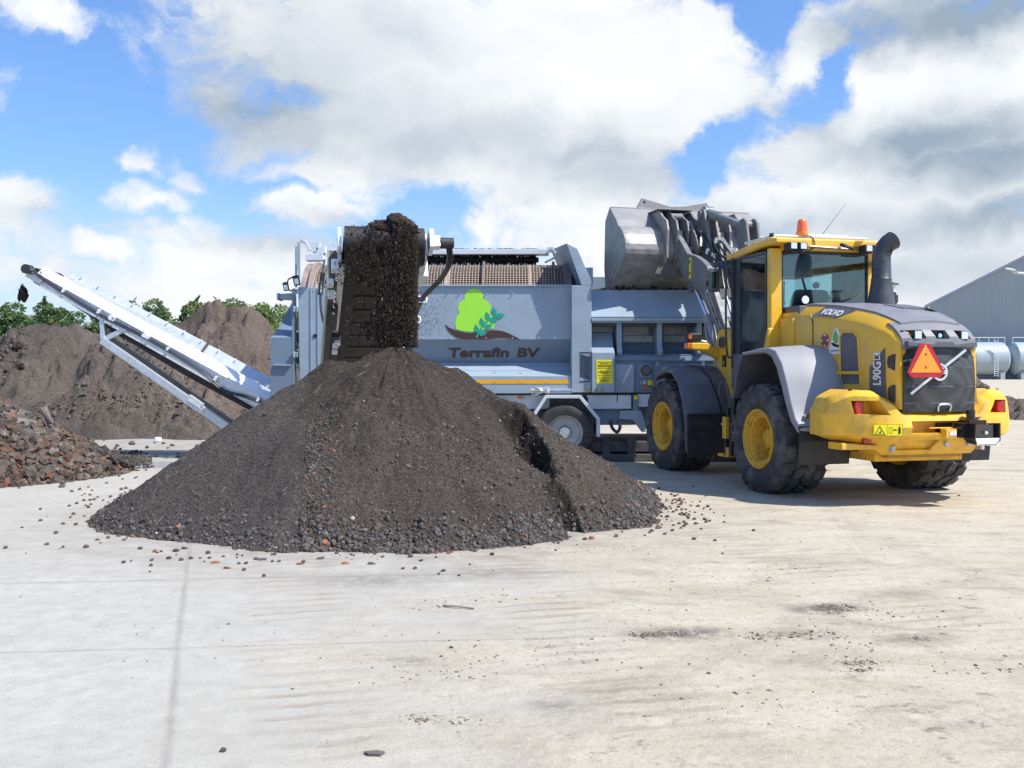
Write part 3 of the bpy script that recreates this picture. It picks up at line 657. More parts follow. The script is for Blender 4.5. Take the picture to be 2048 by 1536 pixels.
for px, py in ((430, 1126), (520, 1120), (600, 1128), (640, 1118), (690, 1128), (745, 1128), (455, 1136)):
    p = gnd(px, py); o = stone(p.x, p.y, .035, random.choice(('brown', 'red', 'grey')), 'flattened crumb pressed on to the concrete before the dark heap', flat=.2)
for s_, cn in stone_src:
    if s_.name not in used and s_.name.startswith('stone') and s_.get('label') is None: bpy.data.objects.remove(s_)
# crumbs of dirt over the yard (uncountable)
n = 1700; X = r_.normal(.4, 2.6, n); Y = r_.uniform(3.3, 12, n)
dens_ = fbm(X, Y, .9, 4, seed=44) > .05; X, Y = X[dens_], Y[dens_]; keep = fh(X, Y) < .0; X, Y = X[keep], Y[keep]
P = np.stack([X, Y, np.full(len(X), .001)], -1)
o = lumps('dirt_crumbs', P, r_.gamma(2., .0020, len(P)).clip(.0015, .010), pickcol(len(P), r_, .01)*1.3, seed=8, zs=.6)
tag(o, 'fine crumbs of dirt strewn over the concrete', 'dirt', kind='stuff')
# crumbly patches pressed off the tyres: photo position, half size in px, number
PX_ = []
for (px, py, rx, ry, k_) in ((1672, 1217, 50, 10, 700), (1650, 1212, 22, 5, 260), (1330, 1268, 70, 7, 500), (1290, 1270, 30, 5, 200), (1600, 1268, 90, 9, 330), (1530, 1275, 50, 6, 160), (1720, 1325, 60, 9, 260), (1730, 1340, 40, 5, 150), (1840, 1278, 30, 6, 90), (1700, 1290, 120, 22, 200), (840, 1437, 40, 9, 130), (930, 1445, 70, 14, 80), (880, 1210, 70, 12, 120), (960, 1195, 110, 20, 120), (1560, 1135, 70, 14, 110), (1420, 1160, 200, 30, 160), (1100, 1300, 260, 45, 260), (1500, 1400, 300, 60, 240), (900, 1350, 120, 14, 130), (1950, 1330, 120, 30, 140), (700, 1110, 90, 12, 200), (1180, 1095, 160, 14, 220), (1800, 1230, 200, 30, 170)):
    for q in range(int(k_*.5)):
        a_, b_ = random.gauss(0, .5), random.gauss(0, .5); p = gnd(px+a_*rx, py+b_*ry)
        if fh(p.x, p.y) < 0: PX_.append((p.x, p.y, .0))
PX_ = np.array(PX_); rq = np.random.default_rng(3)
o = lumps('dirt_crumbs', PX_, rq.gamma(1.7, .0024, len(PX_)).clip(.0015, .014), np.array([(.15, .125, .095), (.11, .09, .07), (.24, .20, .15)])[rq.integers(0, 3, len(PX_))], seed=14, zs=.5, aspect=(.7, 1.6))
tag(o, 'brown earth crumbs in loose patches on the sandy yard', 'dirt', kind='stuff')
# a flat twig in the foreground
o = M().path([gnd(886, 1213)+Vector((0, 0, .008)), gnd(915, 1217)+Vector((0, 0, .014)), gnd(948, 1219)+Vector((0, 0, .008))], .007, 6).build('twig', mat('twig_bark', (.30, .25, .2), .8))
tag(o, 'short grey twig lying on the sandy ground in the foreground', 'twig')
o = M().prism([(0, 0), (.05, .012), (.085, .0), (.07, -.03), (.02, -.025)], 'z', .001, .012).build('bark_flake', mat('bark_flake', (.13, .115, .10), .85), off=-gnd(728, 1508)+Vector((0, 0, 0)))
tag(o, 'dark flake of bark lying on the slab at the bottom of the picture', 'bark')

# ---- far heaps behind the inclined conveyor
def crest(pts, D):
    xs = [xa(p[0], D) for p in pts]; zs = [za(p[1], D) for p in pts]; return lambda X: np.interp(X, xs, zs)
def far_heap_f(cf, y0, yc, y1, seed, amp=.30, shelf=0.):
    def f(X, Y):
        h = cf(X); t = np.clip((Y-y0-.5*fbm(X, Y*0, .5, 3, seed=seed+3))/(yc-y0), 0, 1.0); u = np.clip((y1-Y)/(y1-yc), 0, 1)
        prof = np.where(Y < yc, np.power(t, .80)*(1-shelf*np.sin(t*math.pi)), np.power(u, .7))
        z = h*prof+(amp*fbm(X, Y, .8, 5, .6, seed=seed)+.22*fbm(X, Y, 2.4, 4, .65, seed=seed+1)+.10*np.abs(fbm(X, Y, 5, 4, .7, seed=seed+4))+.07*fbm(X, Y, 10, 3, .7, seed=seed+2))*np.clip(prof*3, 0, 1)*np.clip((1.02-prof)*5+.35, 0, 1)
        g_ = np.abs(fbm(X, Y*.4, 1.1, 4, seed=seed+7)); z = z-.22*np.clip(.25-g_, 0, 1)*4*.5*np.clip(prof*2, 0, 1)*np.clip(h, 0, 1)
        return z+(-.08)
    return f
cl = crest([(-260, 710), (-80, 692), (0, 684), (40, 670), (85, 655), (120, 650), (165, 654), (205, 664), (230, 660), (260, 652), (300, 650), (345, 680), (400, 760), (450, 900)], 26.5)
def dk(seed, a=.30):
    def f(X, Y, Z):
        k = 1+a*fbm(X, Y, .5, 5, seed=seed)-.30*np.clip(fbm(X, Y, 1.4, 4, seed=seed+1)-.35, 0, 1); return np.stack([k, k, k], -1)
    return f
hp1 = heap('soil_heap', -17.5, -8.6, 22.6, 29.5, .055, far_heap_f(cl, 22.9, 26.3, 29, 51), soil_far, 'broad brown soil heap at the far left below the dark green shrubs', dk(61))
cr = crest([(150, 900), (215, 720), (255, 650), (285, 630), (320, 626), (345, 628), (365, 622), (385, 612), (402, 600), (430, 598), (455, 596), (490, 600), (515, 612), (535, 632), (550, 655), (570, 690), (610, 760), (700, 880)], 27.5)
hp2 = heap('soil_heap', -12.5, -4.0, 22.7, 30.5, .055, far_heap_f(cr, 23.0, 27.3, 30, 71, .34, .12), soil_far2, 'high reddish-brown soil heap with steep broken face, right behind the inclined conveyor', dk(81))
low = crest([(-40, 900), (60, 850), (140, 800), (240, 760), (330, 770), (430, 790), (520, 840), (560, 880)], 24.5)
hp3 = heap('soil_heap', -13.5, -5.4, 21.8, 26.3, .05, far_heap_f(low, 22.3, 24.6, 26.2, 91, .22), soil_far, 'low slumped brown soil bank at the foot of the two far heaps', dk(95, .15))
def clods(ob, hfun, x0, x1, y0, y1, n, seed, base):
    r3 = np.random.default_rng(seed); X = r3.uniform(x0, x1, n); Y = r3.uniform(y0, y1, n); Z = hfun(X, Y); m_ = (fbm(X, Y, .7, 3, seed=seed) > .12) & (Z > .0); X, Y, Z = X[m_], Y[m_], Z[m_]
    q = lumps('clods', np.stack([X, Y, Z], -1), r3.gamma(1.6, .014, len(X)).clip(.010, .075), np.array(base)[None]*r3.uniform(.6, 1.2, (len(X), 1)), ob, seed=seed); q['kind'] = 'stuff'
clods(hp1[0], hp1[1], -16, -8.8, 22.8, 26.4, 7000, 5, (.135, .112, .093)); clods(hp2[0], hp2[1], -12, -5, 23., 27.2, 6000, 6, (.155, .125, .103)); clods(hp3[0], hp3[1], -13, -5.5, 22.2, 24.8, 4000, 7, (.14, .117, .098))
# right hand heaps behind the loader
c1 = crest([(1840, 830), (1880, 770), (1915, 742), (1940, 744), (1965, 762), (1995, 790), (2030, 830)], 36)
heap('soil_heap', 14.5, 19.6, 33.6, 38, .06, far_heap_f(c1, 34.0, 36, 38, 101, .12), soil_far, 'brown soil heap just right of the loader bonnet in front of the tank', dk(105))
c2 = crest([(1960, 840), (1990, 800), (2015, 789), (2050, 797), (2120, 790), (2200, 840)], 33)
heap('soil_heap', 15.5, 20.0, 31.0, 35, .06, far_heap_f(c2, 31.4, 33, 35, 111, .10), soil_far2, 'small brown soil heap cut by the right edge of the picture', dk(115))
# stones and paper scraps at the foot of the far heaps
for i in range(26):
    p = gnd(random.uniform(130, 460), random.uniform(868, 900)); stone(p.x, p.y, random.uniform(.03, .07), 'brown', ('brown clod at the foot of the far left heap' if p.x < -8.5 else 'brown clod at the foot of the far reddish heap'), group='clods below the far heaps', z=0)
scrap = mat('white_scrap', (.75, .74, .72), .7)
p = gnd(309, 884); o = M().prism([(0, 0), (.09, .02), (.13, .1), (.05, .14), (-.02, .08)], 'z', 0, .1).build('litter', scrap, bevel=.02); o.location = p
tag(o, 'crumpled white scrap lying before the far soil heaps', 'litter')
p = gnd(142, 868); o = M().prism([(0, 0), (.16, .02), (.13, .1), (.05, .14), (-.02, .08)], 'z', 0, .12).build('concrete_lump', scrap, bevel=.03); o.location = p
tag(o, 'pale grey concrete lump at the foot of the far left heap', 'rubble')

# ================================================================== RUBBLE HEAP (left)
def rub_h(X, Y):
    z = cone(X, Y, -8.55, 15.0, 1.27, .64, ex=1.12, ey=1.02, rnd=.4)
    z = smax(z, cone(X, Y, -9.6, 14.7, 1.15, .5, rnd=.6), .1)
    return z+.06*fbm(X, Y, 1.6, 4, seed=131)+.03*fbm(X, Y, 8, 3, seed=132)
ro, rh = heap('rubble_heap', -12.2, -4.8, 12.0, 17.8, .05, rub_h, soil_dark, 'heap of broken brick and concrete rubble at the left edge of the picture', None, 'rubble heap')
r_ = np.random.default_rng(9)
X = r_.uniform(-9.6, -5.0, 26000); Y = r_.uniform(12.2, 16.0, 26000); Z = rh(X, Y); k = (Z > -.03) & (r_.random(len(X)) < .42); X, Y, Z = X[k], Y[k], Z[k]
cc = np.array([(.115, .09, .072), (.15, .125, .105), (.075, .06, .05), (.13, .075, .055), (.20, .085, .05)])[r_.choice(5, len(X), p=[.36, .15, .35, .10, .04])]*r_.uniform(.7, 1.2, (len(X), 1))
sm = lumps('small_rubble', np.stack([X, Y, Z+.01], -1), r_.gamma(3, .012, len(X)).clip(.012, .07), cc, ro, aspect=(.5, 1.4), seed=13, kit=ICO); sm['kind'] = 'stuff'
# the pieces one can pick out, each an object
piece_src = []
def piece(cv, dims, nm, seed):
    r2 = np.random.default_rng(seed); bm = bmesh.new(); bmesh.ops.create_cube(bm, size=1)
    bmesh.ops.subdivide_edges(bm, edges=bm.edges[:], cuts=2, use_grid_fill=True)
    V = np.array([v.co for v in bm.verts])*2; F = np.array([[v.index for v in f.verts] for f in bm.faces]); bm.free()
    for q in range(4):
        dd = r2.normal(size=3); dd /= np.linalg.norm(dd); t = V@dd; lim = r2.uniform(.75, 1.2); V = V-np.clip(t-lim, 0, None)[:, None]*dd[None]*.9
    V = V*np.array(dims)+r2.uniform(-.006, .006, V.shape); c = np.tile(np.array(cv), (len(V), 1))*r2.uniform(.75, 1.2, (len(V), 1))
    o = mesh_np(nm, V, F, lumpm, None, False, c); return o
KINDS = [('brick_piece', (.20, .085, .05), (.075, .05, .03), 'broken orange-red brick lying on the rubble heap', 'brick'), ('brick_piece', (.13, .075, .055), (.09, .05, .035), 'soiled dark red brick piece lying on the rubble heap', 'brick'),
         ('rubble_lump', (.11, .088, .07), (.08, .06, .05), 'dirty brown rubble lump lying on the rubble heap', 'rubble'), ('rubble_lump', (.19, .17, .145), (.07, .06, .04), 'pale grey mortar lump lying on the rubble heap', 'rubble'),
         ('rubble_lump', (.075, .062, .052), (.055, .05, .045), 'small dark clinker lying on the rubble heap', 'rubble')]
for kk, (nm, cv, dm, lab, cat) in enumerate(KINDS):
    for v in range(3): piece_src.append((piece(cv, dm, nm, kk*7+v), kk))
n = 0; usedp = set()
while n < 250:
    px, py = random.uniform(-20, 300), random.uniform(800, 960)
    # march the ray down on to the heap
    hit = None
    for Yd in np.arange(12.2, 16.2, .06):
        x, z = xa(px, Yd), za(py, Yd)
        if float(rh(x, Yd)) >= z and z > -.02: hit = (x, Yd, float(rh(x, Yd))); break
    if hit is None: continue
    kk = random.choices(range(5), (.11, .20, .36, .13, .20))[0]; src = random.choice([q for q in piece_src if q[1] == kk])[0]
    if src.name in usedp: o = src.copy(); COL.objects.link(o)
    else: o = src; usedp.add(src.name)
    s = random.uniform(.40, 1.08)
    o.scale = (s*random.uniform(.8, 1.3), s, s*random.uniform(.8, 1.2)); o.rotation_euler = (random.uniform(-.8, .8), random.uniform(-.7, .7), random.uniform(0, 6.28))
    o.location = (hit[0], hit[1], hit[2]+.02); nm, _, _, lab, cat = KINDS[kk]
    lab = ('big ' if s > .9 else 'little ' if s < .6 else '')+lab+(', upper left part' if px < 60 and py < 870 else ', upper right edge' if py < 870 else ', left foot' if px < 80 else ', middle of its foot' if px < 170 else ', right toe')
    tag(o, lab, cat, 'rubble pieces on the heap'); n += 1
for s_, k_ in piece_src:
    if s_.get('label') is None: bpy.data.objects.remove(s_)
for (px, py, dims, rot, cv, nm, lab, cat) in (
        (52, 848, (.17, .11, .04), (.35, .1, .2), (.20, .18, .165), 'concrete_slab', 'largest flat grey slab lying tilted near the top of the rubble heap', 'slab'),
        (52, 867, (.16, .07, .055), (.1, .15, -.2), (.14, .125, .115), 'rubble_log', 'thick round-edged dark chunk just below the grey slab on the rubble heap', 'rubble'),
        (97, 835, (.045, .04, .14), (.0, -.35, .3), (.17, .145, .13), 'kerb_piece', 'brown post-like block standing tilted at the right shoulder of the rubble heap', 'block'),
        (66, 905, (.14, .045, .04), (.0, -.5, .2), (.21, .15, .12), 'brick_bar', 'long brown brick bar lying askew low on the rubble heap', 'brick'),
        (35, 840, (.12, .05, .03), (.1, -.45, .3), (.20, .17, .145), 'broken_board', 'flat brown board end sticking up above the grey slab on the rubble heap', 'board')):
    hit = None
    for Yd in np.arange(12.2, 16.2, .04):
        x, z = xa(px, Yd), za(py, Yd)
        if float(rh(x, Yd)) >= z: hit = (x, Yd, z); break
    if hit is None: hit = (xa(px, 15), 15, za(py, 15))
    o = piece(cv, dims, nm, int(px)); o.location = (hit[0], hit[1]-.05, hit[2]+.03); o.rotation_euler = rot; tag(o, lab, cat)
P = []; 
for i in range(420):
    px = random.uniform(225, 300); py = random.gauss(918, 7)+(px-225)*.05; p = gnd(px, py); P.append((p.x, p.y, .02*random.random()))
for i in range(260):
    px = random.uniform(190, 262); py = 897+(px-190)*.42+random.uniform(-3, 8); p = gnd(px, 935); P.append((xa(px, 15.3), 15.3+random.uniform(-.2, .3), max(0, za(py, 15.3))))
P = np.array(P); o = lumps('soil_clods', P, r_.uniform(.012, .05, len(P)), pickcol(len(P), r_, .02, .8), seed=21)
tag(o, 'spill of dark soil crumbs at the right toe of the rubble heap', 'soil', kind='stuff')

# ================================================================== TREES
leaf = bpy.data.materials.new('leaves'); leaf.use_nodes = True
def leaf_nodes():
    nt = leaf.node_tree; N = nt.nodes.new; L = nt.links.new; b = nt.nodes['Principled BSDF']
    a = N('ShaderNodeAttribute'); a.attribute_name = 'col'; oi = N('ShaderNodeObjectInfo')
    hs = N('ShaderNodeHueSaturation'); L(a.outputs['Color'], hs.inputs['Color'])
    mr = N('ShaderNodeMapRange'); L(oi.outputs['Random'], mr.inputs[0]); mr.inputs[3].default_value = .48; mr.inputs[4].default_value = .52; L(mr.outputs[0], hs.inputs['Hue'])
    m2 = N('ShaderNodeMapRange'); L(oi.outputs['Random'], m2.inputs[0]); m2.inputs[3].default_value = .8; m2.inputs[4].default_value = 1.25; L(m2.outputs[0], hs.inputs['Value'])
    L(hs.outputs[0], b.inputs['Base Color']); b.inputs['Roughness'].default_value = .6
    tl = N('ShaderNodeBsdfTranslucent'); L(hs.outputs[0], tl.inputs[0]); mx = N('ShaderNodeMixShader'); mx.inputs[0].default_value = .35
    L(b.outputs[0], mx.inputs[1]); L(tl.outputs[0], mx.inputs[2]); L(mx.outputs[0], nt.nodes['Material Output'].inputs[0])
leaf_nodes()
bark = mat('bark', (.12, .10, .08), .9, var=.3)
def crown_mesh(seed, w, h, n, ls, col=(.085, .15, .035), sparse=False):
    r2 = np.random.default_rng(seed); nb = 46 if not sparse else 26
    bc = []
    for i in range(nb):
        a = r2.uniform(0, 6.283); q = math.sqrt(r2.random()); zz = r2.beta(1.5, 1.3)
        rad = w*.5*q*(1-.35*max(0, zz-.45)/.55); bc.append((math.cos(a)*rad, math.sin(a)*rad*.75, h*(.12+.78*zz)))
    bc = np.array(bc); br = r2.uniform(.16, .40, nb)*w*.33
    k = r2.integers(0, nb, n); d = r2.normal(size=(n, 3)); d /= np.linalg.norm(d, axis=1)[:, None]; C = bc[k]+d*(br[k]*r2.uniform(.45, 1.08, n)**.6)[:, None]*np.array([1, 1, .85])
    # upright leading shoots give the crown its ragged outline
    ns = 16; sh = []
    for i in range(ns):
        b = bc[r2.integers(0, nb)]+np.array([0, 0, br.mean()*.4]); t = r2.uniform(0, 1, n//170)[:, None]; dirn = np.array([r2.normal()*.5, r2.normal()*.5, 1.]); sh.append(b+t*dirn*r2.uniform(.15, .5)*h*.2+r2.normal(size=(n//170, 3))*.03*w*.3*(1.1-t))
    C = np.concatenate([C]+sh); n = len(C); C = C[C[:, 2] > 0]; n = len(C)
    u = r2.normal(size=(n, 3)); u /= np.linalg.norm(u, axis=1)[:, None]; v = np.cross(u, r2.normal(size=(n, 3))); v /= np.linalg.norm(v, axis=1)[:, None]
    s = (ls*r2.uniform(.6, 1.4, n))[:, None]
    V = np.stack([C-u*s, C+v*s*.5, C+u*s, C-v*s*.5], 1).reshape(-1, 3); F = np.arange(4*n).reshape(n, 4)
    kk = r2.uniform(.65, 1.35, n)[:, None]*(np.array(col)[None]*(1+r2.normal(size=(n, 1))*.08*np.array([1.6, .6, .5]))); yl = r2.random(n) < .18; kk[yl] = kk[yl]*np.array([1.5, 1.25, .9])
    return V, F, np.repeat(kk.clip(.004, .4), 4, 0), bc
TREEK = {}
def tree(x, y, h, w, kind, label, group='shrubs and trees beyond the heaps', cat='tree'):
    if kind not in TREEK:
        seed, dens, ls, col, sp = dict(a=(1, 14000, .06, (.075, .13, .045), False), b=(2, 14000, .055, (.10, .165, .055), False), c=(3, 12000, .055, (.15, .22, .07), False), d=(4, 8000, .05, (.125, .18, .075), True))[kind]
        V, F, c, bc = crown_mesh(seed, 3.6, 4.2, dens, ls, col, sp)
        root = empty('shrub_tree'); cr_ = mesh_np('crown', V, F, leaf, root, False, c)
        tk = M().path([(0, 0, 0), (.03, .02, .8), (-.02, .05, 1.8), (.05, 0, 3.2)], [.09]*4+[.07]*4+[.05]*4+[.02], 7)
        for b in bc[:16]: tk.path([(0, 0, .5+.3*b[2]*.5), (b[0]*.5, b[1]*.5, b[2]*.6), tuple(b)], [.035]*4+[.022]*4+[.008], 5)
        tk.build('trunk', bark, root, off=(0, 0, 0)); TREEK[kind] = root; o = root; first = True
    else:
        src = TREEK[kind]; o = src.copy(); COL.objects.link(o)
        for ch in src.children: c_ = ch.copy(); COL.objects.link(c_); c_.parent = o
    o.location = (x, y, 0); o.scale = (w/3.6, w/3.6, h/4.2); o.rotation_euler = (0, 0, random.uniform(0, 6.28)); o.name = 'shrub_tree'
    tag(o, label, cat, group); return o
def T(px, top, D, wpx, kind, label, **k):
    return tree(xa(px, D), D, za(top, D)*.99, wpx/FPX*D*2.1, kind, label, **k)
T(-40, 600, 38, 150, 'a', 'dark green shrub cut by the left edge of the picture')
T(28, 602, 39, 110, 'a', 'dark green shrub behind the falling clump of soil at the far left')
T(98, 594, 40, 120, 'b', 'mid green round shrub under the raised end of the inclined conveyor')
T(160, 606, 41, 110, 'a', 'dark green shrub just right of the round one under the conveyor')
T(205, 612, 42, 90, 'b', 'small green shrub crossed by the conveyor above the left heap')
T(262, 602, 44, 60, 'd', 'thin open shrub standing just right of the conveyor')
T(305, 594, 42, 85, 'd', 'thin open green shrub above the saddle between the two far heaps')
T(345, 588, 43, 90, 'b', 'bushy green shrub above the left shoulder of the high heap')
T(395, 592, 43, 95, 'd', 'light green open shrub rising left of the top of the high heap')
T(455, 588, 42, 110, 'c', 'light green shrub whose tips show over the top of the high heap')
T(515, 592, 41, 95, 'c', 'bright green shrub right of the top of the high heap')
T(560, 598, 40, 100, 'c', 'bright green shrub between the high heap and the blue-grey machine')
T(600, 604, 41, 100, 'b', 'green shrub half hidden by the rear end of the blue-grey machine')
T(1582, 574, 48, 70, 'd', 'thin shrub seen through the rear window of the loader cab, left of the seat')
T(1690, 572, 48, 110, 'd', 'shrub seen through the rear window of the loader cab, right of the seat')
T(1640, 600, 50, 110, 'c', 'low shrub hidden behind the seat of the loader cab')
T(1812, 608, 75, 44, 'd', 'tiny far tree just right of the exhaust stack')
T(1850, 628, 80, 30, 'd', 'tiny far tree touching the left corner of the grey hall')

# ================================================================== HALL, TANKS, LAMP
D = 190.; aH = R(30)
C0 = Vector((xa(1857, D), D, 0)); eH = Vector((math.cos(aH), -math.sin(aH), 0)); nH = Vector((math.sin(aH), math.cos(aH), 0))
hall = empty('warehouse', C0, label='large grey-blue corrugated hall at the right edge of the picture', cat='building'); OFF[hall.name] = Vector(hall.location)
wallm = mat('corrugated_sheet', (.37, .405, .415), .55, var=.03, vscale=.3)
def s_of(px): u = (px-1024)/FPX; return (u*C0.y-C0.x)/(eH.x-u*eH.y)
s1 = s_of(2048); zE = za(611, D); slp = (za(515, (C0+eH*s1).y)-zE)/s1; SW = s1*1.35; WW = 2*SW
def topz(s): return zE+slp*(s if s < SW else 2*SW-s)
mb = M(); s = 0.
def HP(s, d, z): return C0+eH*s+nH*d+Vector((0, 0, z))
while s < WW:
    a, b, c, d = s, s+.20, s+.25, s+.40; e = s+.45
    for (q0, q1, d0, d1) in ((a, b, 0, 0), (b, c, 0, -.09), (c, d, -.09, -.09), (d, e, -.09, 0)):
        mb.add([HP(q0, d0, 0), HP(q1, d1, 0), HP(q1, d1, topz(q1)), HP(q0, d0, topz(q0))], [(0, 1, 2, 3)])
    s += .45
mb.add([HP(0, 0, 0), HP(0, 45, 0), HP(0, 45, zE), HP(0, 0, zE)], [(0, 1, 2, 3)])
mb.build('wall', wallm, hall)
rf = M()
for (sa, sb) in ((-.7, SW), (SW, WW+.7)):
    za_, zb_ = (zE-.7*slp if sa < 0 else topz(SW)), (topz(SW) if sa < 0 else zE-.7*slp)
    rf.loft([[HP(sa, d, za_-.1), HP(sa, d, za_+.35), HP(sb, d, zb_+.35), HP(sb, d, zb_-.1)] for d in (-.5, 45)])
rf.build('roof', mat('hall_trim', (.36, .39, .46), .5, var=.02), hall)
cb = M(); cb.loft([[HP(-.12, -.14, z), HP(.3, -.14, z), HP(.3, -.1, z), HP(-.12, -.1, z)] for z in (0, zE-.1)]); cb.build('corner_trim', mat('pale_trim', (.62, .62, .66), .5), hall)
tankm = mat('tank_pale_blue', (.33, .395, .43), .5, var=.04, vscale=.4)
D = 178.
def tank(x0, x1, label):
    R_ = 3.05; zc = za(718, D); t = empty('storage_tank', ((x0+x1)/2, D, 0), label=label, cat='tank', group='pale blue tanks before the hall'); OFF[t.name] = Vector(t.location)
    L_ = x1-x0; prof = [(x0, .01), (x0+.15, R_*.5), (x0+.45, R_*.85), (x0+.9, R_), (x1-.9, R_), (x1-.45, R_*.85), (x1-.15, R_*.5), (x1, .01)]
    M().lathe(prof, 'x', 40, (0, D, zc)).build('shell', tankm, t, smooth=True)
    for xs in (x0+L_*.2, x1-L_*.2): M().bb(xs-.4, xs+.4, D-2.4, D+2.4, 0, zc-R_*.75).build('saddle', tankm, t)
    mb = M()
    for q in (-.32, .32): mb.tube((x0+L_*.62+q, D-R_-.15, .5), (x0+L_*.62+q, D-R_-.15, zc+R_+.6), .045, n=6)
    for i in range(17): mb.tube((x0+L_*.62-.32, D-R_-.15, .7+i*.38), (x0+L_*.62+.32, D-R_-.15, .7+i*.38), .035, n=5)
    mb.build('ladder', mat('ladder_white', (.7, .72, .72), .5) if 'ladder_white' not in MATS else MATS['ladder_white'], t)
    mb = M()
    for xx in (x0+.6, x0+L_*.4, x0+L_*.6, x1-.6): mb.tube((xx, D-.8, zc+R_*.9), (xx, D-.8, zc+R_+.8), .05, n=6)
    mb.tube((x0+.6, D-.8, zc+R_+.8), (x1-.6, D-.8, zc+R_+.8), .05, n=6)
    mb.build('railing', MATS['ladder_white'], t)
tank(xa(1915, D), xa(2012, D), 'pale blue lying tank right behind the loader bonnet'); tank(xa(2014, D), xa(2110, D), 'pale blue lying tank cut by the right edge of the picture')
gan = M(); Dg = 172.
for px in (1930, 1935, 1939): gan.tube((xa(px, Dg), Dg, 0), (xa(px, Dg), Dg, za(680, Dg)), .09, n=6)
gan.bb(xa(1922, Dg), xa(1941, Dg), Dg-.5, Dg+.5, za(681, Dg), za(679.5, Dg))
o = gan.build('pipe_frame', mat('pipe_grey', (.33, .38, .42), .5)); tag(o, 'thin grey pipe frame standing before the left tank', 'frame')
lp = empty('street_lamp', (19.6, 34, 0), label='arched white lamp arm hanging in before the hall roof at the right edge', cat='street lamp'); OFF[lp.name] = Vector(lp.location)
Dl = 34.
M().path([(19.6, Dl, 0), (19.6, Dl, 4.2), (19.2, Dl, 4.75), (xa(2035, Dl), Dl, za(546, Dl)), (xa(2030, Dl), Dl, za(544, Dl))], .045, 8).build('pole', whiteblue, lp)
M().loft([[Vector((xa(px, Dl), Dl+dy, za(py, Dl)+dz)) for dy, dz in ((-w_, 0), (0, h_), (w_, 0), (0, -h_*.6))] for px, py, w_, h_ in ((2010, 537, .03, .015), (2016, 538.5, .12, .05), (2028, 541.5, .14, .06), (2035, 545, .06, .04))]).build('lamp_head', whiteblue, lp, smooth=True)
# ================================================================== TROMMEL SCREEN
tro = empty('trommel_screen', (.3, 18.2, 0), label='long blue-grey drum screening machine with two conveyors, tree emblem on its side', cat='screening machine')
OFF[tro.name] = Vector(tro.location)
YC, YP = 16.9, 17.15
def px_prism(mb, pts, Yr, y0, y1): return mb.prism([(xa(p[0], Yr), za(p[1], Yr)) for p in pts], 'y', y0, y1)
def pxbox(mb, x0, x1, p0, p1, Yr, y1): return mb.bb(xa(x0, Yr), xa(x1, Yr), Yr, y1, za(p1, Yr), za(p0, Yr))
Xl, Xr = xa(640, YP), xa(1144, YP)
# flank with the emblem: upright sheet, then tucked in, then a skirt coming out again
mb = M(); mb.bb(Xl, Xr, YP, YP+.05, za(679, YP), za(573, YP))
mb.box(((Xl+Xr)/2, YP+.02, za(571.5, YP)), (Xr-Xl, .12, .03))
side = mb.build('side_panel', bluegrey, tro, bevel=.006)
zb, zl = za(679, YP), za(728, YP+.25)
mb = M(); mb.strip([(YP, zb), (YP+.25, zl)], 'x', Xl, Xr, .03); lowp = mb.build('lower_side_panel', bluedark, tro)  # darker colour stands in for the shade on this down-facing sheet
mb = M(); prof = [(YP+.25, zl), (YP+.02, za(744, YP+.02)), (YP+.02, za(748, YP)), ]
mb.strip(prof, 'x', Xl, Xr, -.03); mb.build('skirt_panel', bluegrey, tro)
ysk = 16.93
mb = M(); mb.prism([(ysk, za(787, ysk)), (ysk, za(752, ysk)), (YP+.02, za(741, YP)), (YP+.3, za(741, YP)), (YP+.3, za(787, ysk))], 'x', Xl, xa(1143, ysk)); mb.build('fuel_box', bluegrey, tro, bevel=.008)
mb = M(); mb.bb(Xl, xa(1137, ysk), ysk-.006, ysk+.002, za(767.5, ysk), za(759.5, ysk)); mb.build('warning_stripe', stripe, tro)
mb = M()                                                     # screw heads and rivets
for px in (895, 920, 973, 1026, 1079): mb.tube((xa(px, YP), YP-.006, za(587, YP)), (xa(px, YP), YP-.03, za(587, YP)), .012, .009, 6)
for px in (844, 899, 917, 972, 1025, 1078, 1110): mb.tube((xa(px, YP), YP-.001, za(676, YP)), (xa(px, YP), YP-.018, za(676, YP)), .012, .010, 6)
for px in (990, 1042, 1095): mb.tube((xa(px, ysk), ysk, za(763, ysk)), (xa(px, ysk), ysk-.016, za(763, ysk)), .010, .008, 6)
for px in (990, 1043): mb.box((xa(px, ysk), ysk+.1, za(743, ysk)), (.02, .02, .03))
mb.build('bolts', chrome, side)
# soil flung on to the flank beside the conveyor
mb = M(); r4 = random.Random(8)
for k in range(330):
    px = 838+abs(r4.gauss(0, 26)); py = r4.uniform(585, 674); l_ = r4.uniform(.01, .05); x, z = xa(px, YP), za(py, YP); dx = l_*.45; w_ = r4.uniform(.0015, .0045)
    mb.add([(x, YP-.0015, z), (x+w_, YP-.0015, z), (x+dx+w_, YP-.0015, z+l_), (x+dx, YP-.0015, z+l_)], [(0, 1, 2, 3)])
mb.build('soil_splash', soil_fall, side)['kind'] = 'stuff'
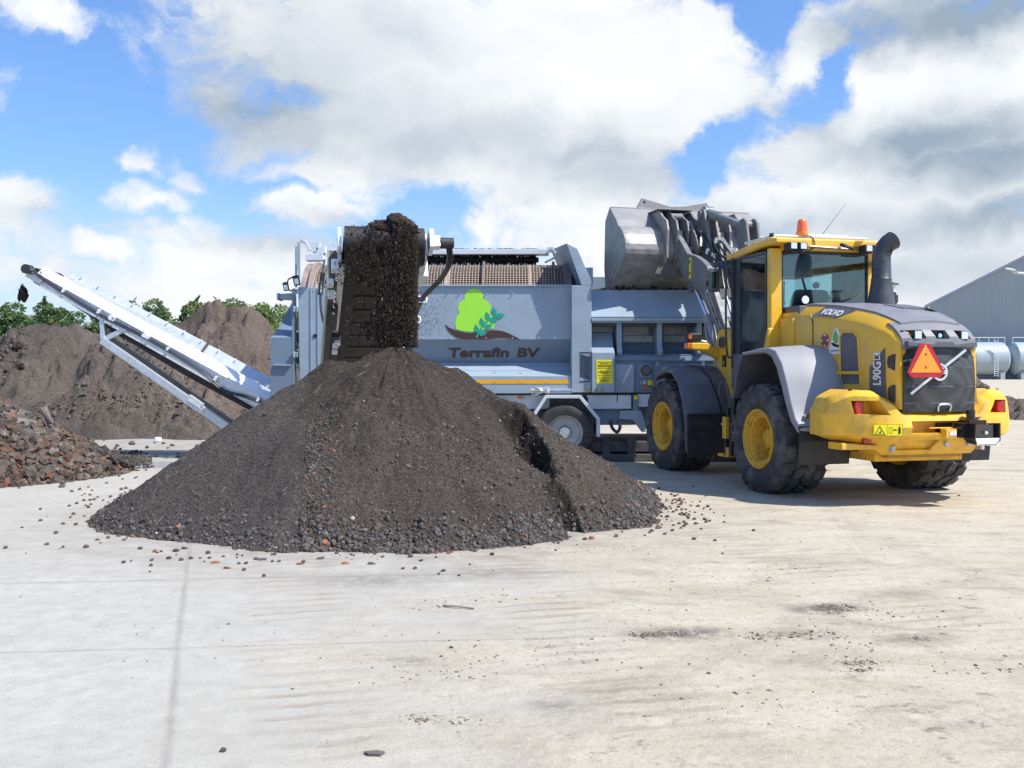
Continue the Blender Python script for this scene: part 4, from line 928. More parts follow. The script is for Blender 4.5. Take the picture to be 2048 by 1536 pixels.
# emblem
def zl_(p): return (820+p[0]/5.12, 480+p[1]/5.12)
def poly6(mb, pts, y0, y1): return mb.prism([(xa(zl_(p)[0], YP), za(zl_(p)[1], YP)) for p in pts], 'y', y0, y1)
sw = [(358, 865), (400, 897), (460, 922), (540, 945), (620, 952), (700, 945), (780, 930), (860, 922), (940, 930), (1010, 955), (1080, 990), (1130, 1019), (1060, 1015), (960, 1003), (880, 1005), (800, 1019), (720, 1019), (640, 1019), (560, 1019), (490, 1008), (420, 960), (380, 915)]
emb = poly6(M(), sw, YP-.006, YP-.001).build('emblem', brown, side)
tr_ = [(470, 910), (462, 850), (475, 790), (505, 745), (490, 700), (500, 650), (525, 628), (560, 610), (558, 580), (575, 535), (610, 508), (655, 500), (705, 510), (738, 540), (755, 580), (752, 610), (795, 628), (825, 665), (830, 700), (815, 745), (850, 790), (862, 850), (860, 908), (780, 908), (700, 930), (630, 938), (560, 935), (510, 925)]
poly6(M(), tr_, YP-.005, YP-.0012).build('emblem_tree', grass_g, side)
mb = M()
for (a, b) in (((680, 1002), (708, 940)), ((708, 940), (745, 880)), ((745, 880), (800, 822)), ((800, 822), (870, 780)), ((870, 780), (928, 750))):
    dx, dy = b[0]-a[0], b[1]-a[1]; l = math.hypot(dx, dy); nx, ny = -dy/l*9, dx/l*9
    poly6(mb, [(a[0]+nx, a[1]+ny), (b[0]+nx, b[1]+ny), (b[0]-nx, b[1]-ny), (a[0]-nx, a[1]-ny)], YP-.009, YP-.0065)
for (ox, oy) in ((0, 0), (55, -70), (112, -130), (183, -178)):
    poly6(mb, [(670+ox, 862+oy), (655+ox, 905+oy), (663+ox, 940+oy), (700+ox, 948+oy), (708+ox, 905+oy)], YP-.010, YP-.0092)
    poly6(mb, [(700+ox, 952+oy), (735+ox, 930+oy), (792+ox, 940+oy), (765+ox, 972+oy), (722+ox, 984+oy)], YP-.010, YP-.0092)
mb.build('emblem_sprig', teal, side)
sl = (Vector((0, YP, zb))-Vector((0, YP+.25, zl))).normalized()
z_t = za(713.5, YP+.16); tpt = (z_t-zl)/(zb-zl); yb = YP+.25*(1-tpt)
nrm = Vector((1, 0, 0)).cross(sl)*1.0
org = Vector((xa(898, yb), yb, z_t))+nrm*.008
text('lettering', 'Terrafin', .25, brown, lowp, org, (1, 0, 0), sl, bold=.008, shear=.12, width=xa(1018, yb)-xa(898, yb))
org2 = Vector((xa(1034, yb), yb, z_t))+nrm*.008
text('lettering', 'BV', .25, brown, lowp, org2, (1, 0, 0), sl, bold=.008, shear=.12, width=xa(1080, yb)-xa(1034, yb))
# corner column with louvres
mb = M(); mb.bb(xa(1143, YC), xa(1183, YC), YC, YC+.75, za(785, YC), za(571, YC)); colm = mb.build('corner_column', bluegrey, tro, bevel=.01)
mb = M()
for q in range(12):
    yy = 704+q*5.4-14; a, b = (1160, yy), (1181, yy+24.)
    pts = [a, (a[0], a[1]+2.9), (b[0], b[1]+2.9), b]
    def clipz(p): return (p[0], min(max(p[1], 708.5), 760.5))
    pts = [clipz(p) for p in pts]
    if max(p[1] for p in pts)-min(p[1] for p in pts) > 3: px_prism(mb, pts, YC, YC-.006, YC-.001)
for yy in (705, 763): px_prism(mb, [(1159, yy-.8), (1181, yy-.8), (1181, yy+.8), (1159, yy+.8)], YC, YC-.007, YC-.001)
mb.build('louvres', inkblk, colm)
def warn_tri(cx, cy, s, par, Y):
    a = px_prism(M(), [(cx, cy-s), (cx+s*.95, cy+s*.75), (cx-s*.95, cy+s*.75)], Y, Y-.005, Y-.001).build('warning_sign', inkblk, par)
    px_prism(M(), [(cx, cy-s*.62), (cx+s*.62, cy+s*.55), (cx-s*.62, cy+s*.55)], Y, Y-.008, Y-.0052).build('sign_face', signyel, a)
    px_prism(M(), [(cx-.5, cy-s*.2), (cx+.5, cy-s*.2), (cx+.4, cy+s*.4), (cx-.4, cy+s*.4)], Y, Y-.010, Y-.0082).build('sign_mark', inkblk, a)
for cx in (1169, 1180): warn_tri(cx, 781, 4.6, colm, YC)
# drum guard over the drum end
mb = M(); px_prism(mb, [(1133, 487), (1155, 498), (1182, 560), (1183, 571), (1163, 571)], YC, YC, YC+.06); 
mb.add([at(1133, 487, YC), at(1102, 500, 19.3), at(1150, 512, 19.3), at(1155, 498, YC)], [(0, 1, 2, 3)])
mb.build('drum_guard', whiteblue if False else bluegrey, tro, bevel=.006)
mb = M(); mb.loft([[at(1133, 488, YC+.02), at(1102, 501, 19.3), at(1131, 571, 19.3), at(1161, 571, YC+.02)], [at(1136, 489, YC+.06), at(1106, 503, 19.35), at(1136, 571, 19.35), at(1165, 571, YC+.06)]])
mb.build('guard_inner_plate', bluedark, tro)
mb = M(); mb.bb(xa(1170, 17.3), xa(1186, 17.3), 17.3, 17.36, za(571, 17.3), za(535, 17.3)); mb.build('guard_bracket', bluegrey, tro)
# the drum with its square mesh
RD, ZD, YD = 1.0, za(530, 18.2)-1.0, 18.27
xd0, xd1 = xa(640, 17.9), xa(1124, 17.9)
V, F = [], []; na = 120; pitch = 2*math.pi*RD/na; nxr = int((xd1-xd0)/pitch); bw = pitch*.24
ang = [2*math.pi*i/na for i in range(na)]
mb = M()
for i in range(na):                       # bars along the drum
    a0, a1 = ang[i]-bw/RD/2, ang[i]+bw/RD/2
    def pt(x, a, r): return (x, YD+math.cos(a)*r, ZD+math.sin(a)*r)
    if math.sin(ang[i]) < -.55: continue
    mb.add([pt(xd0, a0, RD), pt(xd0, a1, RD), pt(xd1, a1, RD), pt(xd1, a0, RD), pt(xd0, a0, RD-.006), pt(xd0, a1, RD-.006), pt(xd1, a1, RD-.006), pt(xd1, a0, RD-.006)], [(0, 1, 2, 3), (7, 6, 5, 4), (0, 3, 7, 4), (1, 5, 6, 2)])
def ring(mb, x, w, r0, r1, n=76):
    vs = []; 
    for i in range(n):
        a = 2*math.pi*i/n
        for (xx, rr) in ((x-w/2, r1), (x+w/2, r1), (x+w/2, r0), (x-w/2, r0)): vs.append((xx, YD+math.cos(a)*rr, ZD+math.sin(a)*rr))
    fs = [(i*4+k, i*4+(k+1) % 4, ((i+1) % n)*4+(k+1) % 4, ((i+1) % n)*4+k) for i in range(n) for k in range(4)]
    mb.add(vs, fs)
for j in range(nxr+1): ring(mb, xd0+j*pitch, bw, RD-.006, RD+.002)
for px in (897, 1060): ring(mb, xa(px, 17.9), .10 if px == 897 else .05, RD-.006, RD+.006)
drum = mb.build('screen_drum', rust, tro)
for px in (967, 1108): mb = M(); ring(mb, xa(px, 17.8), .035, RD, RD+.07); mb.build('drum_hoop', rustdk, drum)
mb = M(); mb.lathe([(xd1, RD), (xa(1128, 17.9), RD+.02), (xa(1141, 17.9), RD+.02), (xa(1141, 17.9), RD-.15)], 'x', 72, (0, YD, ZD))
mb.build('drum_end_band', rustdk, drum, smooth=True)
mb = M(); xe = xa(613, 17.9)
mb.lathe([(xe, RD-.06), (xe, RD+.03), (xe+.05, RD+.03), (xe+.05, RD-.01), (xe+.13, RD-.01), (xe+.13, RD+.05), (xe+.19, RD+.05), (xe+.19, RD-.02), (xd0, RD-.02), (xd0, RD-.06), (xe, RD-.06)], 'x', 72, (0, YD, ZD))
mb.build('drum_outlet_band', mat('drum_outlet', (.36, .29, .25), .55, metal=.3, var=.2), drum, smooth=True)
mb = M()                                  # inner flights seen through the mesh
for t in range(140):
    a = t*.26; x = xd0+t*(xd1-xd0)/140; a2 = (t+1)*.26; x2 = xd0+(t+1)*(xd1-xd0)/140
    mb.add([(x, YD+math.cos(a)*(RD-.03), ZD+math.sin(a)*(RD-.03)), (x2, YD+math.cos(a2)*(RD-.03), ZD+math.sin(a2)*(RD-.03)), (x2, YD+math.cos(a2)*(RD-.28), ZD+math.sin(a2)*(RD-.28)), (x, YD+math.cos(a)*(RD-.28), ZD+math.sin(a)*(RD-.28))], [(0, 1, 2, 3)])
mb.build('drum_flight', rustdk, drum)
mb = M(); nn_ = 40
V_ = [(x, YD+math.cos(-1.9+3.6*k/nn_)*(RD-.035), ZD+math.sin(-1.9+3.6*k/nn_)*(RD-.035)) for x in (xd0, xd1) for k in range(nn_+1)]
mb.add(V_, [(k, k+1, nn_+2+k, nn_+1+k) for k in range(nn_)]); mb.build('drum_shade_sheet', soil_fall, drum)  # dark sheet added so the drum interior reads as shaded
# brush and its beam
mb = M(); zb0 = za(509, 18.35); mb.bb(xa(655, 18.35), xa(1098, 18.35), 18.3, 18.6, zb0, za(498.5, 18.35)); beam = mb.build('brush_beam', whiteblue, tro, bevel=.008)
mb = M(); zbr = za(520, 18.5); x0, x1 = xa(660, 18.5), xa(1072, 18.5)
mb.tube((x0, 18.5, zbr), (x1+.05, 18.5, zbr), .05, n=10)
r2 = random.Random(4)
for k in range(5200):
    x = r2.uniform(x0, x1); a = r2.uniform(0, 6.283); l = r2.uniform(.14, .20); w_ = .006; c_, s_ = math.cos(a), math.sin(a); dx = r2.gauss(0, .02)
    mb.add([(x-w_, 18.5+c_*.04, zbr+s_*.04), (x+w_, 18.5+c_*.04, zbr+s_*.04), (x+dx, 18.5+c_*l, zbr+s_*l)], [(0, 1, 2)])
mb.build('cleaning_brush', bristle, tro)
mb = M(); 
for k in range(240):
    x = r2.uniform(xa(870, 18.35), xa(1075, 18.35)); s_ = r2.uniform(.008, .022); mb.box((x, 18.33+r2.uniform(0, .2), za(498.5, 18.35)+s_*.4), (s_*2, s_*1.6, s_))
mb.build('dirt_on_beam', soil_fall, beam)['kind'] = 'stuff'
mb = M(); mb.path([at(1096, 503, 18.3), at(1104, 499, 17.9), at(1112, 512, 17.7), at(1090, 525, 17.8)], .02, 6); mb.box(at(1101, 500, 18.1), (.12, .2, .08)); mb.build('brush_bearing', galv, tro)
# ---- hopper and engine half
x0h, x1h = xa(1183, YC), xa(1546, YC)
def zz(p, Y=YC): return za(p, Y)
mb = M(); prof = [(17.36, zz(582, 17.36)), (17.26, zz(596, 17.26)), (16.92, zz(636, 16.92)), (16.92, zz(642, 16.92)), (17.05, zz(642, 16.92))]
mb.strip(prof, 'x', x0h, x1h, -.03); hop = mb.build('hopper_side', bluegrey, tro, bevel=.004)
mb = M(); mb.bb(x0h, x1h, 19.35, 19.42, 2.2, za(554, 19.35)); mb.build('hopper_far_side', bluegrey, tro)
mb = M(); mb.bb(x1h-.05, x1h, 17.3, 19.4, 1.9, zz(582, 17.3)); mb.bb(x0h, x0h+.04, 17.66, 19.4, 1.6, zz(583, 17.3)); mb.build('hopper_end', bluegrey, tro)
yb2 = 17.55
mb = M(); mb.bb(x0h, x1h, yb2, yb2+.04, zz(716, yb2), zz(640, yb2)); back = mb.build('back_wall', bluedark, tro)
for (a, b, c, d) in ((1184, 1226, 650, 670), (1246, 1297, 650, 670), (1327, 1361, 650, 669), (1361.8, 1372, 650, 669), (1246, 1305, 671.5, 685), (1327, 1385, 671.5, 685), (1405, 1450, 650, 669), (1405, 1450, 671.5, 685), (1184, 1226, 671.5, 685)):
    mb = M(); mb.bb(xa(a, yb2), xa(b, yb2), yb2-.02, yb2-.002, zz(d, yb2), zz(c, yb2)); pl = mb.build('sheet_panel', alu, back)
mb = M()
for px, py in ((1353, 657), (1353, 665), (1367, 657), (1367, 665)): mb.tube((xa(px, yb2), yb2-.02, zz(py, yb2)), (xa(px, yb2), yb2-.035, zz(py, yb2)), .011, n=6)
mb.build('bolts', inkblk, back)
mb = M(); mb.strip([(yb2, zz(686, yb2)), (yb2-.12, zz(706, 17.43)), (17.02, zz(713, 17.02)), (17.0, zz(722, 17.0))], 'x', x0h, x1h, -.03); mb.build('ledge', bluedark, tro)
for px in (1240, 1321, 1401, 1480):
    mb = M(); w_ = .042
    mb.bb(xa(px, YC)-w_, xa(px, YC)+w_, 17.0, yb2, zz(692, 17.), zz(641, 17.)-.02)
    mb.prism([(17.0, zz(692, 17.)), (yb2, zz(692, 17)), (yb2-.15, zz(707, 17)), (16.96, zz(711, 17.)), (16.92, zz(705, 17))], 'x', xa(px, YC)-w_, xa(px, YC)+w_)
    mb.build('rib_post', bluegrey, tro, bevel=.004)
mb = M(); mb.bb(x0h, x1h, 17.06, 17.3, zz(652, 17), zz(643, 17)); mb.build('under_rail', frameblk, tro)
# small hooded housing with the yellow notice
yh = 16.84
mb = M(); mb.prism([(17.5, zz(664, 17.5)), (17.3, zz(666, 17.3)), (17.08, zz(692, 17.08)), (yh, zz(705, yh)), (yh, zz(785, yh)), (17.5, zz(785, yh))], 'x', xa(1184, yh), xa(1229.5, yh))
hs = mb.build('control_housing', bluegrey, tro, bevel=.008)
px_prism(M(), [(1192, 720), (1224.5, 720), (1226, 767), (1193, 767)], yh, yh-.006, yh-.001).build('notice', signyel, hs)
mb = M()
for yy, ws in ((724.5, (1195, 1222)), (727.5, (1200, 1217)), (730.5, (1195, 1222)), (733, (1196, 1221)), (742, (1200, 1217)), (744.5, (1195, 1223)), (747, (1203, 1215)), (756, (1198, 1220)), (758.5, (1206, 1213)), (761, (1200, 1219)), (763.5, (1203, 1216))):
    x = ws[0]
    while x < ws[1]:
        w_ = random.uniform(1.2, 3.4); px_prism(mb, [(x, yy-.55), (min(x+w_, ws[1]), yy-.55), (min(x+w_, ws[1]), yy+.55), (x, yy+.55)], yh, yh-.009, yh-.0065); x += w_+.7
for yy in (736.5, 751): px_prism(mb, [(1194, yy-.25), (1224, yy-.25), (1224, yy+.25), (1194, yy+.25)], yh, yh-.009, yh-.0065)
mb.build('notice_print', inkblk, hs)
for cx in (1193, 1204): warn_tri(cx, 779, 4.6, hs, yh)
mb = M(); px_prism(mb, [(1230, 729), (1262, 729), (1268, 733), (1268, 785), (1230, 785)], 16.95, 16.95, 17.5); mb.build('battery_box', bluegrey, tro, bevel=.008)
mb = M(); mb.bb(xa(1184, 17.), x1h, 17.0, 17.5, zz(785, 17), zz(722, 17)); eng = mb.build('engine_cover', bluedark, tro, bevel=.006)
mb = M(); yE = 17.0
for (a, b, c, d) in ((1303.6, 1304.6, 726, 785), (1304, 1440, 725.6, 726.4), (1440, 1441, 726, 785)): px_prism(mb, [(a, c), (b, c), (b, d), (a, d)], yE, yE-.004, yE-.0005)
mb.build('door_gap', inkblk, eng)
px_prism(M(), [(1279, 731), (1303, 731), (1303, 754), (1279, 754)], yE, yE-.02, yE).build('lamp_plate', mat('lamp_plate', (.34, .36, .33), .6), eng)
mb = M(); c_ = at(1292, 741, yE); mb.lathe([(-.10, .01), (-.10, .05), (-.07, .085), (-.03, .095), (-.02, .10)], 'y', 20, c_); mb.build('round_lamp', mat('round_lamp', (.16, .15, .16), .4, metal=.4, var=.35, vscale=30), eng, smooth=True)
px_prism(M(), [(1295, 761), (1305, 761), (1305, 770), (1295, 770)], yE, yE-.05, yE).build('switch_box', signyel, eng, bevel=.006)
px_prism(M(), [(1300, 763), (1304.5, 763), (1304.5, 768), (1300, 768)], yE, yE-.07, yE-.05).build('stop_button', triorange, eng)
px_prism(M(), [(1285, 761), (1292, 761), (1292, 769), (1285, 769)], yE, yE-.03, yE).build('key_switch', alu, eng)
px_prism(M(), [(1280, 764), (1282, 764), (1282, 767), (1280, 767)], yE, yE-.01, yE).build('small_label', white, eng)
def oval(cx, cy, rx, ry, Y, name, m, par, d=.03):
    return px_prism(M(), [(cx+rx*math.cos(t*.3927), cy+ry*math.sin(t*.3927)) for t in range(16)], Y, Y-d, Y).build(name, m, par, bevel=.006)
oval(1290, 775.5, 6.5, 3.2, yE, 'side_marker', orangelens, eng)
for (a, b, c, d, nm, m) in ((1325, 1393, 735, 737, 'louvre_panel', alu), (1325, 1329, 737, 760, 'louvre_panel', alu), (1329, 1393, 738.5, 742, 'louvre_panel', alu)): px_prism(M(), [(a, c), (b, c), (b, d), (a, d)], yE, yE-.012, yE-.001).build(nm, m, eng)
mb = M()
for q in range(6): px_prism(mb, [(1331, 745+q*4), (1393, 743+q*4), (1393, 745+q*4), (1331, 747+q*4)], yE, yE-.014, yE-.002)
mb.build('louvre_slots', inkblk, eng)
px_prism(M(), [(1424, 732), (1437, 732), (1437, 770), (1424, 755)], yE, yE-.01, yE-.001).build('white_decal', white, eng)
mb = M()
for q in range(5): px_prism(mb, [(1426, 738+q*5), (1436, 740+q*5), (1436, 742+q*5), (1426, 740+q*5)], yE, yE-.013, yE-.0105)
mb.build('decal_print', inkblk, eng)
text('number_decal', '1600', .07, white, eng, at(1409, 733, yE)+Vector((0, -.004, 0)), (0, 0, 1), (-1, 0, 0), bold=.002)
text('number_decal', '700', .06, alu, eng, at(1317.5, 733, yE)+Vector((0, -.004, 0)), (0, 0, 1), (-1, 0, 0), bold=.002)
# ---- chassis and wheels
mb = M(); mb.bb(xa(600, YC), xa(1100, YC), 17.05, 17.2, zz(818, 17.05), zz(790, 17.05)); mb.bb(xa(1175, YC), xa(1264, YC), 17.0, 17.2, zz(818, 17), zz(790, 17)); mb.bb(xa(1277, YC), xa(1500, YC), 17.02, 17.2, zz(814, 17), zz(788, 17)); ch = mb.build('chassis_beam', whiteblue, tro, bevel=.01)
mb = M(); mb.bb(xa(600, YC), x1h, 17.25, 19.2, zz(850, 17.2), zz(784, 17.2)); mb.bb(xa(1180, YC), xa(1270, YC), 17.1, 17.3, zz(850, 17.1), zz(818, 17.1)); mb.build('underframe', bluedark, tro, bevel=.01)
px_prism(M(), [(1240, 822), (1246, 821), (1282, 821), (1292, 850), (1292, 864), (1284, 864), (1266, 840), (1238, 838)], 16.98, 16.98, 17.06).build('support_bracket', bluegrey, tro, bevel=.004)
px_prism(M(), [(1266, 790), (1277, 790), (1277, 822), (1266, 822)], 16.99, 16.99, 17.1).build('frame_strut', bluedark, tro)
px_prism(M(), [(1268, 791), (1275, 791), (1275, 799), (1268, 799)], 16.99, 16.975, 16.988).build('yellow_tag', signyel, ch)
mb = M(); mb.path([at(1222, 842, 17.0), at(1224, 855, 16.95), at(1234, 864, 16.9), at(1240, 855, 16.95), at(1238, 842, 17.0)], .03, 8); mb.bb(xa(1198, 17.2), xa(1222, 17.2), 17.15, 17.6, zz(848, 17.2), zz(838, 17.2)); mb.build('hydraulic_hose', frameblk, tro)
mb = M(); mb.tube(at(1235, 786, 17.0), at(1234, 804, 17.0), .008, n=6); mb.tube(at(1175, 795, 16.99), at(1175, 806, 16.99), .008, n=6); mb.build('cable', inkblk, tro)
mb = M(); mb.bb(xa(1100, 17), x1h+.3, 17.0, 19.2, .16, .34); 
for px in (1212, 1262): mb.bb(xa(px-8, 17), xa(px+8, 17), 16.94, 17.2, .12, .38)
mb.bb(xa(1180, 17), x1h+.3, 16.9, 19.1, .0, .13); mb.build('ground_beam', mat('greasy_steel', (.07, .07, .07), .7, var=.3, dirt=(.14, .12, .10), dirt_amt=.7), tro, bevel=.012)
oval(1041, 795, 7.5, 2.8, 17.05, 'side_marker', orangelens, ch)
mb = M(); mb.tube(at(1062, 781, 16.85), at(1097, 777, 16.85), .035, n=10); mb.tube(at(1082, 781, 16.86), at(1097, 780, 16.8), .05, n=12); mb.path([at(1068, 775, 16.85), at(1078, 777, 16.8), at(1085, 784, 16.8), at(1070, 790, 16.82)], .012, 6); mb.path([at(1064, 787, 16.85), at(1070, 794, 16.83)], .012, 6); mb.bb(xa(1098, 16.9), xa(1143, 16.9), 16.9, 17., zz(781, 16.9), zz(777, 16.9)); mb.build('filler_valve', galv, tro)
wc = Vector((xa(1129, 17.05), 17.05, .515))
fo = [(1058, 838), (1090, 790), (1161, 790), (1199, 836), (1199, 873)]
fpts = [(xa(p, YC), zz(q)) for p, q in fo]
def arch_(mb, pts, y0, y1, t):
    n_ = len(pts); ins = []
    c = (wc.x, wc.z)
    for (x, z) in pts:
        dx, dz = c[0]-x, c[1]-z; l = math.hypot(dx, dz); ins.append((x+dx/l*t, z+dz/l*t))
    for k in range(n_-1): mb.prism([pts[k], pts[k+1], ins[k+1], ins[k]], 'y', y0, y1)
def axle(cx, name_off):
    wq = empty('wheel'); wq.parent = tro
    return wq
mb = M(); arch_(mb, fpts, 16.78, 17.30, .06); fen = mb.build('wheel_arch', whiteblue, tro, bevel=.004)
mb = M(); mb.prism([(p[0], p[1]) for p in fpts]+[(fpts[0][0], .5)], 'y', 17.29, 17.33); mb.build('arch_liner', frameblk, fen)
RT = .50
tp = [(-.17, .30), (-.18, .36), (-.18, .43), (-.155, .475), (-.12, RT), (.12, RT), (.155, .475), (.18, .43), (.18, .30)]
rp = [(-.14, .30), (-.165, .315), (-.15, .30), (-.12, .275), (-.06, .255), (-.02, .24), (-.02, .12), (-.10, .10), (-.12, .09), (-.12, .0001)]
mb = M(); mb.lathe(rp, 'y', 40); 
for i in range(10): a = i*.628; mb.tube((math.cos(a)*.165, -.02, math.sin(a)*.165), (math.cos(a)*.165, -.045, math.sin(a)*.165), .014, n=6)
whl = mb.build('wheel', mat('wheel_grey', (.42, .44, .46), .4, metal=.3), tro, smooth=True, off=(0, 0, 0)); whl.location = Vector((wc.x, 16.98, .50))-OFF[tro.name]
mb = M(); mb.lathe(tp, 'y', 56)
for s_ in (-.07, 0, .07): mb.lathe([(s_-.012, RT+.001), (s_, RT-.012), (s_+.012, RT+.001)], 'y', 40)
ty = mb.build('tyre', mat('trailer_tyre', (.03, .03, .032), .7, var=.2, dirt=(.12, .11, .10), dirt_amt=.6), whl, smooth=True, off=(0, 0, 0))
for dx, yy in ((-1.25, 16.98), (0, 19.1), (-1.25, 19.1)):
    w2 = whl.copy(); COL.objects.link(w2); w2.location = Vector((wc.x+dx, yy, .50))-OFF[tro.name]; t2 = ty.copy(); COL.objects.link(t2); t2.parent = w2
# ---- rear end on the left
yR = 16.9
mb = M(); px_prism(mb, [(596, 574), (624, 574), (654, 576), (654, 800), (600, 800)], yR, yR, yR+.05); door = mb.build('rear_door', bluegrey, tro, bevel=.006)
mb = M()
for px in (621, 635): px_prism(mb, [(px, 576), (px+.9, 576), (px+.9+.6, 790), (px+.6, 790)], yR, yR-.014, yR-.001)
mb.build('door_rib', bluegrey, door)
mb = M()
for py in (583, 618, 709, 775): 
    mb.tube(at(588, py-6, yR-.04), at(588, py+6, yR-.04), .022, n=8); px_prism(mb, [(588, py-4), (596, py-5), (596, py+5), (588, py+4)], yR, yR-.04, yR-.005)
    for q in (-4, 0, 4): mb.tube(at(594, py+q, yR), at(594, py+q, yR-.06), .012, n=6)
mb.build('hinge', bluegrey, door)
M().tube(at(630, 672, yR-.001), at(630, 672, yR-.01), .035, n=14).build('drain_hole', inkblk, door)
mb = M(); px_prism(mb, [(584, 578), (588, 578), (588, 800), (583, 800)], yR, yR, yR+.2); mb.build('rear_post', bluedark, tro)
mb = M()
mb.prism([(xa(541, yR), zz(790)), (xa(541, yR), zz(675)), (xa(583, yR), zz(675)), (xa(583, yR), zz(800)), (xa(560, yR), zz(800))], 'y', yR, yR+.04)
mb.loft([[at(541, 675, yR), at(583, 675, yR), at(585, 655, yR+.35), at(556, 658, yR+.35)], [at(556, 658, yR+.35), at(585, 655, yR+.35), at(587, 600, yR+1.1), at(580, 612, yR+1.1)]], cap=False)
mb.build('rear_chute', bluedark, tro)
mb = M(); px_prism(mb, [(548, 728), (583, 729), (583, 732), (548, 731)], yR, yR-.05, yR); mb.build('chute_rib', bluegrey, tro)
mb = M(); px_prism(mb, [(555, 588), (586, 586), (586, 599), (555, 598)], yR+.1, yR+.1, yR+.35); px_prism(mb, [(554, 586), (558, 586), (558, 600), (554, 600)], yR+.08, yR+.06, yR+.37); mb.build('tube_bracket', bluegrey, tro, bevel=.006)
mb = M(); px_prism(mb, [(590, 492), (594, 492), (594, 550), (590, 550)], 17.3, 17.3, 17.36); px_prism(mb, [(594.5, 484), (599.5, 484), (599.5, 575), (594.5, 532)], 17.2, 17.2, 17.26); mb.tube(at(592.5, 530, 17.3), at(592.5, 575, 17.3), .02, n=8); mb.build('mast_post', bluegrey, tro)
for (cx, cy, s_) in ((593, 561, 1.), (572, 573, .85)):
    mb = M(); rot = Matrix.Rotation(R(-12), 3, 'Y'); c_ = at(cx, cy, 16.82); mb.box(c_, (.10*s_, .09, .17*s_), rot); wl = mb.build('work_light', black, tro, bevel=.01)
    M().box(c_+Vector((.01, -.047, -.02)), (.07*s_, .006, .10*s_), rot).build('lamp_glass', clearlens, wl)
M().path([at(590, 553, 16.86), at(576, 560, 16.86), at(578, 580, 16.88), at(588, 580, 16.88)], .012, 6).build('cable', frameblk, tro)
# pale bracket assembly above the drum outlet
mb = M(); px_prism(mb, [(611, 508), (646, 506), (646, 520), (611, 521)], 16.6, 16.6, 16.85); px_prism(mb, [(619, 482), (640, 484), (634, 504), (624, 504)], 16.62, 16.62, 16.8); px_prism(mb, [(604, 480), (613, 481), (622, 500), (617, 502)], 16.6, 16.6, 16.65); px_prism(mb, [(632, 495), (650, 492), (650, 506), (632, 506)], 16.62, 16.62, 16.8)
mb.build('sieve_bracket', whiteblue, tro, bevel=.006)
M().tube(at(609, 483, 16.62), at(603, 482, 16.5), .03, n=8).build('bracket_pin', galv, tro)

# ---- conveyor bringing the fine soil out towards the camera
T0, H0 = Vector((-2.72, 17.3, 1.16)), Vector((-1.545, 11.95, 3.125))
cu_ = (H0-T0).normalized(); cw = Vector((0, 0, 1)).cross(cu_).normalized()*-1
if cw.x < 0: cw = -cw
cn = cw.cross(cu_).normalized()
if cn.z < 0: cn = -cn
LC = (H0-T0).length
def cp(s, a, b): return T0+cu_*s+cw*a+cn*b
def cbox(mb, s0, s1, a0, a1, b0, b1):
    return mb.loft([[cp(s0, a0, b0), cp(s0, a1, b0), cp(s0, a1, b1), cp(s0, a0, b1)], [cp(s1, a0, b0), cp(s1, a1, b0), cp(s1, a1, b1), cp(s1, a0, b1)]])
mb = M(); HW = .475
for sgn in (-1, 1):
    a0, a1 = sgn*(HW+.03), sgn*(HW+.06)
    cbox(mb, 0, LC-.15, a0, a1, -.17, .20); cbox(mb, 0, LC-.3, a0-sgn*.05, a1, -.19, -.165)
conv = mb.build('discharge_conveyor', galv, tro, bevel=.003)
mb = M(); cbox(mb, .1, LC, -HW, HW, -.175, -.163); cbox(mb, .1, LC, -HW, HW, .163, .175)
pts = [cp(LC, 0, 0)]; n_ = 20; rg = []
for i in range(n_+1):
    a = -math.pi/2+math.pi*i/n_; rg.append((math.cos(a)*.172, math.sin(a)*.172))
mb.add([cp(LC+q[0], s_, q[1]) for s_ in (-HW, HW) for q in rg], [(i, i+1, i+2+n_, i+1+n_) for i in range(n_)])
mb.build('belt', belt, conv, smooth=True)
mb = M(); s_ = .4
while s_ < LC-.2: cbox(mb, s_, s_+.045, -.30, .28, -.195, -.176); s_ += .46
mb.build('belt_cleat', mat('cleat_rubber', (.032, .029, .026), .6, var=.2), conv)
mb = M()
mb.tube(cp(LC, -HW, 0), cp(LC, HW, 0), .155, n=24); mb.build('head_roller', frameblk, conv)
# dark inner skirts and the box section on the left flank
mb = M(); cbox(mb, .6, LC-.6, -HW-.16, -HW-.065, -.21, .16); mb.build('skirt_plate', mat('dirty_skirt', (.085, .085, .075), .6, var=.2, dirt=(.16, .14, .12), dirt_amt=.6), conv)
mb = M(); cbox(mb, .6, LC-.6, -HW-.175, -HW-.160, -.215, .16); mb.build('skirt_edge', mat('olive_edge', (.30, .30, .20), .5), conv)
mb = M(); cbox(mb, 2.3, 3.3, -HW-.06, -HW+.04, -.25, -.18); cbox(mb, LC-2.2, LC-1.5, -HW-.12, -HW-.02, -.28, -.1); mb.build('control_box', black, conv, bevel=.008)
for s_, a in ((LC-.32, -HW-.12), (LC-.75, -HW-.16), (LC-1.1, -HW-.14), (2.7, -HW-.02), (2.95, -HW-.02), (3.05, -HW+.01)): cbox(M(), s_, s_+.12, a-.03, a+.05, -.29, -.15).build('tension_bracket', galvb, conv, bevel=.004)
cbox(M(), LC-.20, LC+.08, -HW-.085, -HW-.045, -.12, .13).build('bearing_plate', galvb, conv, bevel=.004)
mb = M(); 
for k in range(12): 
    s_ = random.uniform(LC-1.6, LC-.1); mb.tube(cp(s_, -HW-.08, -.30), cp(s_, -HW-.08, -.26), .012, n=6)
mb.build('bolts', chrome, conv)
